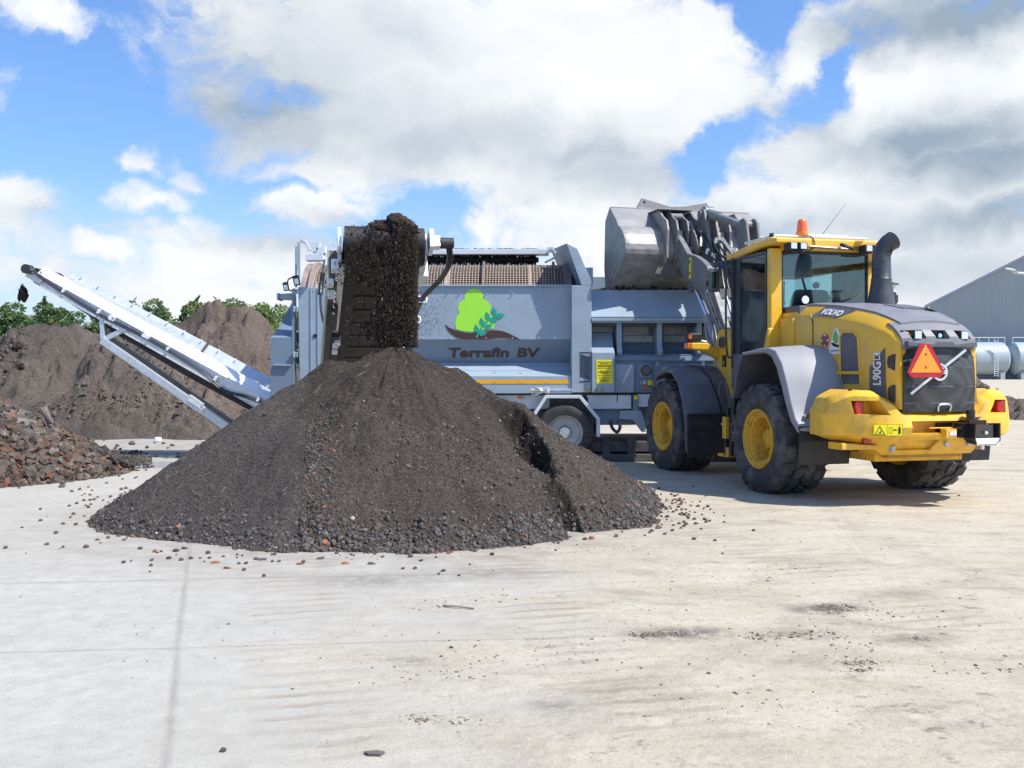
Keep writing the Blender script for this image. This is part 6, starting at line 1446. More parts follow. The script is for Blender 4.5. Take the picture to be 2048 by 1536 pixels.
# shoulder badge: follows the sloping shoulder
def shp(y, k, d=.004):    # k 0 = lower edge of shoulder, 1 = upper
    w, t_, s_ = hw_(y), ht_(y), shoulder(y); a = Vector((-(w-.0), y, t_-s_*.86)); b = Vector((-(w-.15), y, t_-.012)); n_ = (b-a).cross(Vector((0, -1, 0))).normalized()
    if n_.z < 0: n_ = -n_
    return a.lerp(b, k)+n_*d
mb = M(); nb_ = 8; mb.add([shp(-.16-.50*k/nb_, .06, .008) for k in range(nb_+1)]+[shp(-.25-.63*k/nb_, .96, .008) for k in range(nb_+1)], [(k, k+1, nb_+2+k, nb_+1+k) for k in range(nb_)]); bdg = mb.build('badge', charcoal, bl)
map_text('badge_lettering', 'VOLVO', .135, white, bdg, lambda u, v: shp(-.285-.42*u, .24+.50*v, .013), 0, bold=.006, shear=.15)
# model plate
def sdx(y, d=.0): return -(hw_(y)+.015+d)
mb = M(); pts = [(-1.31, 1.12), (-1.31, 1.60), (-1.555, 1.83), (-1.58, 1.15), (-1.56, 1.12)]
mb.add([(sdx(y, .005), y, z) for y, z in pts], [tuple(range(5))]); pla = mb.build('model_plate', charcoal, bl)
map_text('model_lettering', 'L90G', .145, white, pla, lambda u, v: Vector((sdx(-1.50+.125*v, .011), -1.50+.125*v, 1.395+.27*u)), 0, bold=.004)
kb = M().loft([[Vector((sdx(-1.46, .008+e), -1.495+.115*u_, 1.685+.085*v_)) for u_, v_ in ((0, 0), (1, 0), (1, 1), (0, 1))] for e in (0, .003)]).build('k_badge', white, pla)
map_text('k_letter', 'K', .085, inkblk, kb, lambda u, v: Vector((sdx(-1.46, .016), -1.478+.08*v, 1.698+.058*u)), 0, bold=.004)
# stickers on the side
def side_disc(name, cy, cz, pts, m, par, d): 
    return M().add([(sdx(cy+p[0], d), cy+p[0], cz+p[1]) for p in pts], [tuple(range(len(pts)))]).build(name, m, par)
crc = lambda rx, rz, n=20: [(rx*math.cos(i*2*math.pi/n), rz*math.sin(i*2*math.pi/n)) for i in range(n)]
rd = side_disc('round_sticker', -.46, 1.94, crc(.085, .085), mat('sticker_red', (.50, .05, .03), .5), bl, .004); side_disc('sticker_centre', -.46, 1.94, crc(.05, .05), charcoal, rd, .006)
for i in range(4): side_disc('sticker_mark', -.46+.066*math.cos(i*1.571), 1.94+.066*math.sin(i*1.571), crc(.02, .012, 8), white, rd, .006)
ws = side_disc('white_sticker', -.69, 1.92, [(-.14, -.12), (-.15, -.04), (-.10, .03), (-.09, .09), (-.05, .15), (0, .17), (.05, .12), (.07, .04), (.13, -.04), (.14, -.12), (.08, -.155), (-.1, -.155)], white, bl, .004)
side_disc('sticker_emblem', -.69, 1.97, [(-.05, -.06), (-.05, .02), (0, .10), (.04, .05), (.06, -.03), (.0, -.075)], mat('sticker_green', (.12, .42, .10), .5), ws, .007)
side_disc('sticker_emblem', -.69, 1.88, [(-.11, .0), (-.04, .0), (.05, .03), (.10, .02), (.04, -.02), (-.05, -.035)], inkblk, ws, .007)
text('sticker_lettering', 'www.terrafin.nl', .03, inkblk, ws, (sdx(-.59, .008), -.59, 1.80), (0, -1, 0), (0, 0, 1), width=.20, ext=.001)
# grey top
mb = M(); rings = []
for y in [q for q in ys_ if q > -1.63]:
    w, t_ = hw_(y)-.145, ht_(y); rings.append([Vector(p) for p in ((-w, y, t_-.03), (-w+.01, y, t_+.012), (-w*.5, y, t_+.035), (0, y, t_+.045), (w*.5, y, t_+.035), (w-.01, y, t_+.012), (w, y, t_-.03), (0, y, t_-.06))])
mb.loft(rings); top = mb.build('bonnet_top', hoodgrey, ld, smooth=True)
mb = M(); mb.loft([[(x, y, ht_(y)+.055) for x in (-.02, .34)]+[(x, y, ht_(y)+.0) for x in (.34, -.02)] for y in (-.75, -1.15)]); mb.build('cooling_grid', charcoal, top)
M().add([(.28, -.45, 2.42), (.28, -1.2, 2.315), (.46, -1.15, 2.275), (.46, -.45, 2.38)], [(0, 1, 2, 3)]).build('grip_panel', charcoal, top)
# rear hood brow with three recessed pockets
YR_ = -1.80
mb = M()
brow = [[(-.50, -1.66, 2.10), (.50, -1.66, 2.10), (.50, -1.55, 1.85), (-.50, -1.55, 1.85)], [(-.47, -1.79, 1.99), (.47, -1.79, 1.99), (.485, -1.81, 1.84), (-.485, -1.81, 1.84)]]
prof_b = [(-1.55, 2.145), (-1.64, 2.10), (-1.735, 2.03), (-1.80, 1.955), (-1.815, 1.835), (-1.72, 1.82), (-1.5, 1.82), (-1.5, 2.12)]
mb.loft([[Vector((x, p[0]+.05*(abs(x)/.49)**3, p[1]-.03*(abs(x)/.49)**2)) for p in prof_b] for x in (-.49, -.40, -.2, 0, .2, .40, .49)])
br = mb.build('bonnet_brow', hoodgrey, ld)
for cx in (-.33, -.02, .29):
    cc_ = M().loft([[(cx+dx*1.1, -2.1, 1.985+dz*1.1) for dx, dz in ((-.115, .055), (.11, .055), (.12, -.055), (-.075, -.055))], [(cx+dx*.85+.02, -1.69, 1.975+dz*.9) for dx, dz in ((-.115, .055), (.11, .055), (.12, -.055), (-.075, -.055))]]).build('tmp', silver, None); cut(br, cc_)
    pk = M().bb(cx-.13, cx+.15, -1.70, -1.685, 1.90, 2.02).build('lamp_pocket', inkblk, br)
    if cx != -.02:
        l_ = M().bb(cx-.03, cx+.075, -1.79, -1.70, 1.915, 2.02).build('work_light', black, br, bevel=.006); M().bb(cx-.02, cx+.065, -1.798, -1.79, 1.925, 2.01).build('lamp_glass', clearlens, l_)
    else: M().tube((cx+.03, -1.70, 1.96), (cx+.03, -1.76, 1.965), .025, n=12).build('reversing_camera', chrome, br)
# radiator grille
mb = M(); prg = [(-1.765, 1.835), (-1.80, 1.60), (-1.815, 1.40), (-1.80, 1.15), (-1.79, 1.09), (-1.70, 1.09), (-1.65, 1.85)]
mb.loft([[Vector((x, p[0]+.04*(abs(x)/.47)**2, p[1])) for p in prg] for x in (-.475, -.25, 0, .25, .475)])
grl = mb.build('radiator_grille', gm_, ld)
mb = M()
for z in (1.19, 1.38, 1.60): mb.loft([[Vector((x, np.interp(z, [1.15, 1.4, 1.6, 1.83], [-1.80, -1.815, -1.80, -1.765])+.04*(abs(x)/.47)**2-dy, z+dz)) for dy, dz in ((-.004, -.008), (.006, -.008), (.006, .008), (-.004, .008))] for x in (-.47, 0, .47)])
mb.build('grille_rib', charcoal, grl)
mb = M(); mb.prism([(-.46, 1.895), (-.12, 1.865), (-.07, 1.895), (.12, 1.895), (.17, 1.865), (.46, 1.895), (.46, 1.83), (-.46, 1.83)], 'y', -1.822, -1.75); mb.build('grille_frame', charcoal, grl, bevel=.006)
def bar2(mb, a, b, w, d): bar(mb, a, b, w, d)
mb = M(); bar2(mb, (-.44, -1.835, 1.30), (.30, -1.82, 1.80), .028, .02)
cE = Vector((-.06, -1.85, 1.545))
for k in range(20):
    a0, a1 = k*math.pi*2/20, (k+1)*math.pi*2/20
    mb.loft([[cE+Vector((math.cos(a)*r, dy, math.sin(a)*r)) for r, dy in ((.075, 0), (.10, 0), (.10, .03), (.075, .03))] for a in (a0, a1)])
mb.bb(cE.x-.075, cE.x+.075, cE.y-.004, cE.y+.02, cE.z-.022, cE.z+.022); mb.build('grille_bar', mat('matt_chrome', (.75, .76, .78), .25, metal=.8), grl)
mb = M()
for k in range(4): mb.bb(cE.x-.05+k*.028, cE.x-.036+k*.028, cE.y-.008, cE.y-.005, cE.z-.010, cE.z+.010)
mb.build('bar_lettering', frameblk, grl)
# slow vehicle triangle
yt = -1.95
def tri_(mb, pts, y0, y1): return mb.prism(pts, 'y', y0, y1)
tr0 = tri_(M(), [(-.40, 1.86), (-.27, 1.86), (-.085, 1.55), (-.13, 1.485), (-.51, 1.485), (-.565, 1.55)], yt, yt+.008).build('warning_triangle', trired, ld)
tri_(M(), [(-.335, 1.855), (-.125, 1.54), (-.525, 1.54)], yt-.004, yt-.001).build('triangle_face', triorange, tr0)
for z in (1.745, 1.60): M().tube((-.33, yt-.01, z), (-.33, yt-.004, z), .012, n=8).build('rivet', trired, tr0)
M().box((-.33, yt+.06, 1.68), (.06, .12, .3)).build('triangle_holder', charcoal, tr0)
# --- exhaust and air cleaner
ex, ey = .235, -.35
mb = M(); rings = []
def ringc(c, r, tilt=0, n=28, sx=1.):
    q = Matrix.Rotation(tilt, 3, 'Y'); return [Vector(c)+q @ Vector((math.cos(2*math.pi*i/n)*r*sx, math.sin(2*math.pi*i/n)*r, 0)) for i in range(n)]
prof_e = [(2.34, .185, -.01), (2.42, .172, -.005), (2.60, .145, 0), (2.72, .128, 0), (2.74, .130, 0), (2.75, .122, 0), (2.95, .117, 0), (3.02, .116, .0)]
for z, r, dx in prof_e: rings.append(ringc((ex+dx, ey, z), r))
rings += [ringc((ex+.01, ey-.0, 3.09), .116, R(12)), ringc((ex+.035, ey-.02, 3.15), .116, R(28)), ringc((ex+.07, ey-.05, 3.20), .118, R(46)), ringc((ex+.11, ey-.085, 3.235), .12, R(60))]
mb.loft(rings, cap=False)
exh = mb.build('exhaust_stack', mat('exhaust_grey', (.045, .05, .062), .42, var=.1, dirt=(.15, .14, .13), dirt_amt=.3), ld, smooth=True)
mb = M(); mb.loft([ringc((ex+.111, ey-.086, 3.236), .119, R(60)), ringc((ex+.111, ey-.086, 3.236), .106, R(60)), ringc((ex+.04, ey-.04, 3.16), .10, R(36)), ringc((ex+.02, ey, 3.04), .10, R(10))]); mb.build('stack_mouth', inkblk, exh, smooth=True)
mb = M(); mb.bb(ex-.22, ex+.20, ey-.22, ey+.2, 2.33, 2.405); mb.build('stack_foot', hoodgrey, exh, bevel=.015)
M().tube((ex+.0, ey+.02, 3.0), (.74, .56, 3.03), .05, n=12).build('stack_bracket', yellow, exh)
ai = M(); ai.lathe([(2.28, .07), (2.46, .07), (2.47, .085), (2.56, .085), (2.57, .06), (2.60, .06)], 'z', 20, (.60, -.05, 0)); an = ai.build('air_cleaner', black, ld, smooth=True)
mb = M(); mb.lathe([(2.60, .055), (2.70, .055)], 'z', 16, (.60, -.05, 0)); mb.build('pre_cleaner_bowl', clearlens, an, smooth=True)
mb = M(); mb.lathe([(2.70, .055), (2.70, .095), (2.715, .09), (2.74, .0001)], 'z', 20, (.60, -.05, 0)); mb.build('rain_cap', black, an, smooth=True)
# --- cab
CX, YB, YF = .83, .57, 1.66
mb = M()
mb.bb(-CX, -CX+.17, YB-.01, YB+.10, 1.95, 3.22); mb.bb(CX-.17, CX, YB-.01, YB+.10, 1.95, 3.22)
mb.bb(-CX+.17, CX-.17, YB, YB+.08, 3.185, 3.26)
cab = mb.build('cab_frame', yellow, ld, bevel=.012)
mb = M(); mb.prism([(YB+.11, 1.80), (YB+.11, 3.19), (YB+.15, 3.19), (YB+.15, 2.25), (YB+.45, 1.80)], 'x', -CX-.005, -CX+.05)
mb.bb(-CX-.005, -CX+.05, YB+.15, YF-.08, 3.15, 3.20); mb.bb(-CX-.005, -CX+.05, YF-.22, YF-.04, 1.75, 3.17)
for s in (-1, 1): mb.bb(s*CX-.03, s*CX+.03, YF-.06, YF, 1.6, 3.2)
mb.bb(-CX, CX, YF-.05, YF, 3.15, 3.22); mb.bb(-CX, CX, YF-.05, YF, 1.55, 1.9); mb.bb(CX-.05, CX, YB+.1, YB+.16, 1.8, 3.2); mb.bb(CX-.05, CX, YB+.75, YB+.79, 1.8, 3.2); mb.bb(CX-.05, CX, YB+.1, YF, 2.63, 2.66); mb.bb(CX-.05, CX, YB+.1, YF, 3.04, 3.08)
mb.bb(-CX+.17, CX-.17, YB-.004, YB+.05, 2.36, 2.43)
for s in (-1, 1): mb.bb(s*(CX-.17)-.012, s*(CX-.17)+.012, YB-.012, YB+.05, 2.38, 3.19)
mb.bb(-CX+.17, CX-.17, YB-.012, YB+.02, 3.155, 3.19)
mb.build('door_frame', frameblk, cab, bevel=.006)
mb = M(); mb.bb(-CX-.02, CX, YB+.08, YF, 1.30, 1.80); mb.bb(-.75, .75, YB+.02, YB+.10, 1.8, 2.36); mb.build('cab_base', mat('cab_lower', (.10, .11, .13), .5, var=.1), cab)
M().bb(-CX+.165, CX-.165, YB+.012, YB+.020, 2.42, 3.17).build('rear_window', glass, cab)
M().prism([(YB+.12, 2.22), (YB+.12, 3.18), (YF-.05, 3.17), (YF-.05, 1.62), (YB+.5, 1.62)], 'x', -CX+.01, -CX+.018).build('side_window', glass, cab)
M().bb(CX-.018, CX-.01, YB+.12, YF-.05, 1.8, 3.18).build('side_window', glass, cab)
M().bb(-CX+.03, CX-.03, YF-.03, YF-.022, 1.88, 3.16).build('windscreen', glass, cab)
# roof
mb = M(); mb.loft([[Vector((sx*(w), y, z)) for sx, z in ((-1, z0), (-1, z1), (1, z1), (1, z0))] for y, w, z0, z1 in ((YF+.27, .74, 3.15, 3.23), (YF+.17, .85, 3.16, 3.27), (YB+.3, .88, 3.24, 3.345), (YB-.10, .88, 3.26, 3.36))])
roof = mb.build('cab_roof', yellow, ld, bevel=.03, seg=3)
mb = M()
for s in (-1, 1): mb.loft([[Vector(p) for p in ((s*.90, YB-.06, 3.25), (s*.90, YB-.06, 3.345), (s*.40, YB-.06, 3.355), (s*.36, YB-.06, 3.25))], [Vector(p) for p in ((s*.88, YB-.24, 3.265), (s*.88, YB-.24, 3.325), (s*.44, YB-.24, 3.33), (s*.40, YB-.24, 3.265))]])
mb.bb(-.42, .42, YB-.10, YB+.0, 3.19, 3.30); mb.build('roof_visor', yellow, roof, bevel=.012)
mb = M(); mb.bb(-.80, .66, YB-.02, YB+.03, 3.375, 3.405); mb.bb(-.80, -.77, YB-.02, YB+.8, 3.36, 3.40); mb.bb(-.06, .42, YB+.1, YB+.5, 3.37, 3.445); mb.bb(-.3, .0, YB+.0, YB+.5, 3.36, 3.43); mb.build('roof_rack', whiteblue, roof, bevel=.008)
M().bb(-.83, -.80, YB-.03, YB+.04, 3.37, 3.42).build('rack_end', inkblk, roof)
M().tube((-.32, YB-.12, 3.245), (.50, YB-.12, 3.215), .016, n=8).build('rear_grab_bar', mat('bar_grey', (.30, .30, .29), .4, metal=.5), roof, smooth=True)
for xq in (-.645, -.50, .50, .63):
    l_ = M().bb(xq-.062, xq+.062, YB-.28, YB-.12, 3.17, 3.275).build('work_light', black, roof, bevel=.01)
    M().bb(xq-.042, xq+.042, YB-.287, YB-.28, 3.185, 3.262).build('lamp_glass', clearlens, l_)
bx, by = -.34, YB+.02
bc_ = M(); bc_.lathe([(3.40, .075), (3.44, .085), (3.455, .08)], 'z', 28, (bx, by, 0)); bcn = bc_.build('beacon', mat('beacon_base', (.85, .25, .05), .4), ld, smooth=True)
M().lathe([(3.45, .078), (3.48, .072), (3.55, .068), (3.60, .062), (3.625, .045), (3.633, .0001)], 'z', 28, (bx, by, 0)).build('beacon_dome', orangelens, bcn, smooth=True)
M().tube((bx, by, 3.33), (bx, by, 3.41), .03, n=10).build('beacon_post', galv, bcn)
M().path([(bx+.03, by-.05, 3.40), (bx+.09, by-.12, 3.36), (bx+.10, by-.14, 3.25), (bx+.05, by-.13, 3.2), (bx-.1, by-.13, 3.17), (bx-.2, by-.12, 3.2)], .008, 5).build('beacon_cable', inkblk, bcn)
M().tube((.12, YB+.3, 3.44), (.62, YB+.45, 3.96), .0045, .002, n=5).build('antenna', frameblk, roof)
M().path([(.15, YB-.14, 3.28), (.2, YB-.2, 3.25), (.32, YB-.18, 3.22)], .025, 6).build('wiper_motor', inkblk, roof)
M().tube((.55, YB-.03, 2.60), (-.05, YB-.03, 2.42), .006, n=6).build('rear_wiper', inkblk, cab)
# things inside the cab
seatm = mat('seat_fabric', (.055, .058, .06), .8, var=.15)
mb = M(); mb.loft([[Vector((x*k, y, z)) for x in (-.29, .29)]+[Vector((x*k, y-.12, z)) for x in (.29, -.29)] for k, y, z in ((1.05, 1.12, 1.95), (1.05, 1.06, 2.35), (.98, 1.00, 2.60), (.85, .98, 2.70))]); mb.bb(-.28, .28, 1.05, 1.55, 1.88, 2.02); st_ = mb.build('seat', seatm, cab, bevel=.05, seg=3)
M().loft([[Vector((x, y, z)) for x, z in ((-.80, z0), (.80, z0), (.80, z0+.02), (-.80, z0+.02))] for y, z0 in ((YB+.06, 3.185), (YF+.2, 3.10))]).build('headliner', charcoal, cab)
mb = M(); mb.bb(-.64, -.10, YB+.12, YB+.6, 2.86, 3.14); mb.bb(-.12, .45, YB+.5, YB+1.1, 2.95, 3.14); mb.build('roof_console', charcoal, cab, bevel=.012)
mb = M(); mb.tube((-.02, 1.75, 1.9), (.06, 1.68, 2.45), .035, n=10); mb.path([(.32, 1.7, 3.0), (.36, 1.7, 2.85), (.42, 1.7, 2.7), (.48, 1.7, 2.72)], .018, 6); mb.lathe([(-.02, .0001), (-.02, .05), (.02, .05), (.02, .0001)], 'y', 14, (.50, 1.6, 2.83)); mb.bb(-.5, .5, YF-.3, YF-.1, 1.7, 2.1)
mb.tube((.02, 1.72, 2.1), (.12, 1.85, 2.9), .014, n=6); mb.build('steering_column', inkblk, cab)
M().lathe([(-.004, .0001), (-.004, .055), (.0, .055)], 'y', 20, (-.30, YB+.006, 2.53)).build('speed_disc', white, cab)
mp_ = M().box((-.36, YF-.08, 3.0), (.02, .22, .14)).build('inside_mirror', mat('mirror_glass', (.80, .85, .85), .05, metal=1, var=0), cab, bevel=.01)
# mirror on its arm outside, left
mi = M(); mi.loft([[Vector((-1.02+dx, YF+.22+dy, z)) for dx, dy in ((-.085*k, -.03), (.085*k, -.03), (.07*k, .05), (-.07*k, .05))] for z, k in ((2.72, .75), (2.77, 1.), (3.02, 1.), (3.08, .8))]); mir = mi.build('mirror', charcoal, ld, bevel=.015)
M().box((-1.02, YF+.185, 2.90), (.13, .006, .24)).build('mirror_glass', mat('mirror_dark', (.25, .33, .28), .04, metal=1, var=.3, vscale=14), mir, bevel=.004)
M().path([(-.84, YF+.0, 3.14), (-.95, YF+.15, 3.16), (-1.02, YF+.22, 3.08)], .014, 6).build('mirror_arm', frameblk, mir)
M().path([(-.87, YF-.02, 3.10), (-.93, YF+.0, 3.08), (-.93, YF+.0, 1.9), (-.88, YF-.05, 1.75)], .016, 8).build('grab_rail', frameblk, cab)
# lower boxes beside and behind the cab
mb = M(); mb.prism([(YB+.14, 1.80), (YB+.02, 2.14), (YB-.02, 2.14), (YB-.02, 1.55), (YB+.14, 1.55)], 'x', -.88, -.62); mb.prism([(.22, 2.26), (.55, 2.26), (.55, 1.6), (.22, 1.6)], 'x', -.71, -.5); mb.bb(-.66, .66, .2, .6, 1.4, 2.34); mb.build('side_tank', yellow, ld, bevel=.02)
M().bb(.21, .55, 0, 0, 0, 0) if False else None
mb = M(); mb.bb(-.63, .63, .18, YB, 2.28, 2.42); mb.build('rear_shelf', charcoal, ld, bevel=.01)
# --- rear frame and body
mb = M(); mb.bb(-.5, .5, -1.5, 1.2, .55, 1.15); mb.tube((-1.0, 0, .69), (1.0, 0, .69), .16, n=16); mb.tube((-1.0, 3.03, .69), (1.0, 3.03, .69), .16, n=16); mb.bb(-.4, .4, 1.2, 2.9, .55, 1.1); mb.build('chassis', mat('chassis_yellow', (.50, .28, .04), .6, var=.2, dirt=(.12, .10, .07), dirt_amt=.8), ld)
mb = M(); mb.bb(-.46, .46, -1.6, .2, 1.05, 1.9); mb.build('engine_bay', inkblk, ld)
# rear mudguards
arc_o = [(.70, 1.18), (.60, 1.50), (.46, 1.775), (.40, 1.805), (.0, 1.845), (-.25, 1.85), (-.42, 1.81), (-.56, 1.66), (-.68, 1.42), (-.78, 1.18), (-.88, .99), (-1.02, .865)]
arc_i = [(.66, 1.18), (.56, 1.48), (.43, 1.745), (.38, 1.765), (.0, 1.79), (-.20, 1.785), (-.33, 1.74), (-.46, 1.60), (-.58, 1.36), (-.69, 1.13), (-.80, .94), (-.97, .81)]
arc_t = [(.70, 1.18), (.60, 1.50), (.46, 1.775), (.40, 1.82), (.0, 1.875), (-.28, 1.885), (-.52, 1.83), (-.70, 1.67), (-.83, 1.42), (-.92, 1.18), (-.99, 1.00), (-1.06, .86)]
for s in (-1, 1):
    rings = []
    for k in range(3, 12):
        o_, i_, t__ = arc_o[k], arc_i[k], arc_t[k]
        rings.append([Vector((s*1.335, i_[0], i_[1])), Vector((s*1.345, (o_[0]+i_[0])/2, (o_[1]+i_[1])/2)), Vector((s*1.325, o_[0], o_[1])), Vector((s*1.12, o_[0]*.6+t__[0]*.4, o_[1]*.6+t__[1]*.4+.005)), Vector((s*.85, t__[0], t__[1])), Vector((s*.60, t__[0], t__[1])), Vector((s*.60, t__[0], t__[1]-.05)), Vector((s*1.1, i_[0], i_[1]+.01))])
    fe = M().loft(rings).build('rear_mudguard', guardgrey, ld, smooth=True, bevel=.010)
    fe.modifiers['bevel'].angle_limit = R(35)
    rings = [[Vector((s*1.335, i_[0], i_[1])), Vector((s*1.335, o_[0], o_[1])), Vector((s*.62, o_[0], o_[1])), Vector((s*.62, i_[0], i_[1]))] for o_, i_ in ((arc_o[k], arc_i[k]) for k in (0, 1, 2, 3))]
    M().loft(rings).build('mudguard_front', silver if False else charcoal, fe)
    mb = M(); mb.prism([(.70, 1.18), (.60, 1.50), (.46, 1.775), (.50, 1.80), (.78, 1.2), (.86, .45), (.80, .40)], 'x', s*.60, s*1.30); mb.build('inner_guard', black, fe)
    mb = M(); mb.loft([[Vector((s*1.34, y, z)), Vector((s*.66, y, z)), Vector((s*.66, y+.025, z)), Vector((s*1.34, y+.025, z))] for y, z in ((-1.0, .90), (-1.02, .72), (-.98, .44))]); mb.build('mudflap', black, fe)
    if s < 0: M().tube((-1.20, -.90, 1.02), (-1.20, -.955, 1.02), .028, n=14).build('mudguard_bolt', chrome, fe)
# front mudguards
for s in (-1, 1):
    pr = [(3.32, 1.44), (3.15, 1.53), (2.90, 1.585), (2.62, 1.56), (2.38, 1.40), (2.22, 1.12), (2.13, .80), (2.10, .34)]
    rings = []
    for k, (y, z) in enumerate(pr):
        c = Vector((0, 3.03, .69)); d = (Vector((0, y, z))-c).normalized()*.035; dd = d*1.6
        rings.append([Vector((s*1.36, y, z))-d*1.4, Vector((s*1.36, y, z)), Vector((s*1.22, y, z))+dd, Vector((s*.72, y, z))+dd, Vector((s*.55, y, z))+dd, Vector((s*.55, y, z)), Vector((s*1.2, y, z))-d*.2])
    ff_ = M().loft(rings).build('front_mudguard', charcoal, ld, bevel=.008, smooth=True)
    M().loft([[Vector((s*(1.02-.05*k), y, z))+(Vector((0, y, z))-Vector((0, 3.03, .69))).normalized()*.062+Vector((0, 0, e)) for e in (0, .008)]+[Vector((s*(1.00-.05*k), y, z))+(Vector((0, y, z))-Vector((0, 3.03, .69))).normalized()*.062+Vector((0, 0, e)) for e in (.008, 0)] for k, (y, z) in enumerate(pr[1:7])]).build('guard_seam', inkblk, ff_)
    mb = M(); mb.bb(s*.55, s*1.36, 2.04, 2.07, .30, .92); mb.build('front_mudflap', black, ff_)
# step and ladder, left
mb = M(); mb.loft([[Vector((-1.25, y, z)), Vector((-.95, y, z)), Vector((-.95, y+.04, z)), Vector((-1.25, y+.04, z))] for y, z in ((.98, 1.05), (1.02, .85), (1.05, .55), (1.06, .38))]); 
stp = M().bb(-1.25, -.85, 1.0, 1.30, .36, .40); stp.bb(-1.25, -1.21, .98, 1.10, .38, .50); stp.bb(-1.25, -.9, 1.0, 1.2, .80, .83); stp.bb(-1.28, -1.22, 1.0, 1.1, .62, .92); stp.build('access_step', yellow_worn, ld, bevel=.006)
mb.build('step_side', black, ld)
M().path([(-.98, 1.75, 1.2), (-1.02, 1.68, 1.35), (-.95, 1.65, 1.38), (-.90, 1.60, 1.1), (-.92, 1.55, .8)], .02, 8).build('step_rail', charcoal, ld, smooth=True)
# --- front frame
mb = M(); mb.prism([(2.62, 2.12), (2.52, 2.20), (2.30, 2.20), (2.12, 2.0), (2.0, 1.2), (2.1, .9), (2.75, .9), (2.80, 1.55)], 'x', -.60, -.50); mb.prism([(2.62, 2.12), (2.52, 2.20), (2.30, 2.20), (2.12, 2.0), (2.0, 1.2), (2.1, .9), (2.75, .9), (2.80, 1.55)], 'x', .32, .42)
mb.bb(-.5, .32, 2.10, 2.30, 1.0, 2.02); mb.bb(-.34, -.26, 1.95, 2.3, 1.1, 2.15)
ffm = mb.build('front_frame', yellow, ld, bevel=.012)
M().tube((-.60, 2.42, 2.0), (-.64, 2.42, 2.0), .062, n=20).build('boom_pin', frameblk, ffm, smooth=True); M().tube((-.60, 2.42, 2.0), (-.635, 2.42, 2.0), .085, n=20).build('boom_pin_flange', charcoal, ffm)
mb = M(); mb.bb(-.606, -.601, 2.30, 2.44, 1.62, 1.80); pl_ = mb.build('data_plate', inkblk, ffm)
text('plate_lettering', 'E', .09, signyel, pl_, (-.610, 2.40, 1.65), (0, -1, 0), (0, 0, 1), ext=.001)
mb = M(); mb.bb(-.506, -.36, 2.085, 2.098, 1.83, 1.97); wl_ = mb.build('white_label', white, ffm); M().bb(-.46, -.40, 2.078, 2.084, 1.85, 1.95).build('label_print', inkblk, wl_)
# headlamp bracket reaching out to the left
yh_ = 2.62
def br_pts(pts): return [((lambda q: (q[0], q[1]))(lyy(p, yh_))) for p in pts]
def lyy(p, y):
    u = (p[0]-1024)/FPX; v = (p[1]-HZ)/FPX; fx, fy = -math.sin(TH), math.cos(TH); t = (y+LO.x*fx+LO.y*fy)/(u*fx+fy)
    X_, Y_ = t*u-LO.x, t-LO.y; return (X_*math.cos(TH)+Y_*math.sin(TH), EYE-v*t)
ap = [lyy(p, yh_) for p in ((1379, 686), (1411, 686), (1440, 704), (1440, 722), (1415, 708), (1400, 702), (1379, 698))]
arm_ = M().prism(ap, 'y', yh_-.08, yh_+.08).build('lamp_bracket', yellow, ld, bevel=.012)
p0 = lyy((1372, 686), yh_); p1 = lyy((1380, 697.5), yh_); M().bb(p0[0], p1[0], yh_-.07, yh_+.07, p1[1], p0[1]).build('side_marker', orangelens, arm_, bevel=.01)
p0 = lyy((1376, 666), yh_); p1 = lyy((1402, 683), yh_); hd = M().bb(p0[0], p1[0], yh_-.06, yh_+.14, p1[1], p0[1]).build('headlamp', black, arm_, bevel=.03, seg=3)
M().bb(p0[0]-.004, p0[0]+.03, yh_-.065, yh_-.02, p1[1]+.04, p1[1]+.10).build('lamp_marker', orangelens, hd); M().tube((p1[0]-.02, yh_, p1[1]+.02), (p1[0]+.12, yh_, p1[1]-.01), .012, n=6).build('lamp_stay', galvb, hd)
# --- lift arms
armp = [(4.29, 3.97), (4.15, 3.87), (3.95, 3.70), (3.75, 3.52), (3.43, 3.44), (3.19, 3.34), (3.01, 3.23), (2.90, 3.08), (2.80, 2.86), (2.33, 2.14), (2.45, 1.92), (2.60, 1.95), (2.73, 2.25), (3.19, 2.75), (3.38, 2.90), (3.56, 2.88), (3.66, 2.95), (3.62, 3.02), (3.79, 3.08), (3.99, 3.22), (4.15, 3.44), (4.28, 3.68), (4.38, 3.92)]
arms = []
for x0, x1 in ((-.585, -.485), (.20, .30)):
    a = M().prism(armp, 'x', x0, x1).build('lift_arm', armgrey, ld, bevel=.012); arms.append(a)
    M().tube((x0-.03, 4.28, 3.90), (x1+.03, 4.28, 3.90), .085, n=20).build('arm_pin', steel, a, smooth=True); M().tube((x0-.012, 3.60, 2.94), (x1+.01, 3.60, 2.94), .085, n=18).build('arm_pin', charcoal, a)
    M().tube((x0-.004, 2.98, 2.95), (x0-.001, 2.98, 2.95), .05, n=14).build('arm_hole', inkblk, a)
al = arms[0]
a0_, a1_ = Vector((-.595, 3.02, 2.80)), Vector((-.595, 2.50, 2.13)); xd = (a1_-a0_).normalized(); nd = Vector((-1, 0, 0)); yd = nd.cross(xd)
mb = M(); W_ = (a1_-a0_).length
mb.add([a0_+yd*-.015+xd*-.02, a1_+yd*-.015, a1_+yd*.085, a0_+yd*.085+xd*-.02], [(0, 1, 2, 3)]); lb = mb.build('arm_label', mat('label_grey', (.50, .50, .46), .5, var=.1), al)
text('arm_lettering', 'www.terrafin.nl', .095, inkblk, lb, a0_+yd*.012+nd*.006+xd*.01, xd, yd, bold=.002, width=W_*.93, ext=.001)
st2 = M().box((-.588, 3.62, 3.26), (.006, .075, .34), Matrix.Rotation(R(3), 3, 'X')).build('arm_sticker', signyel, al)
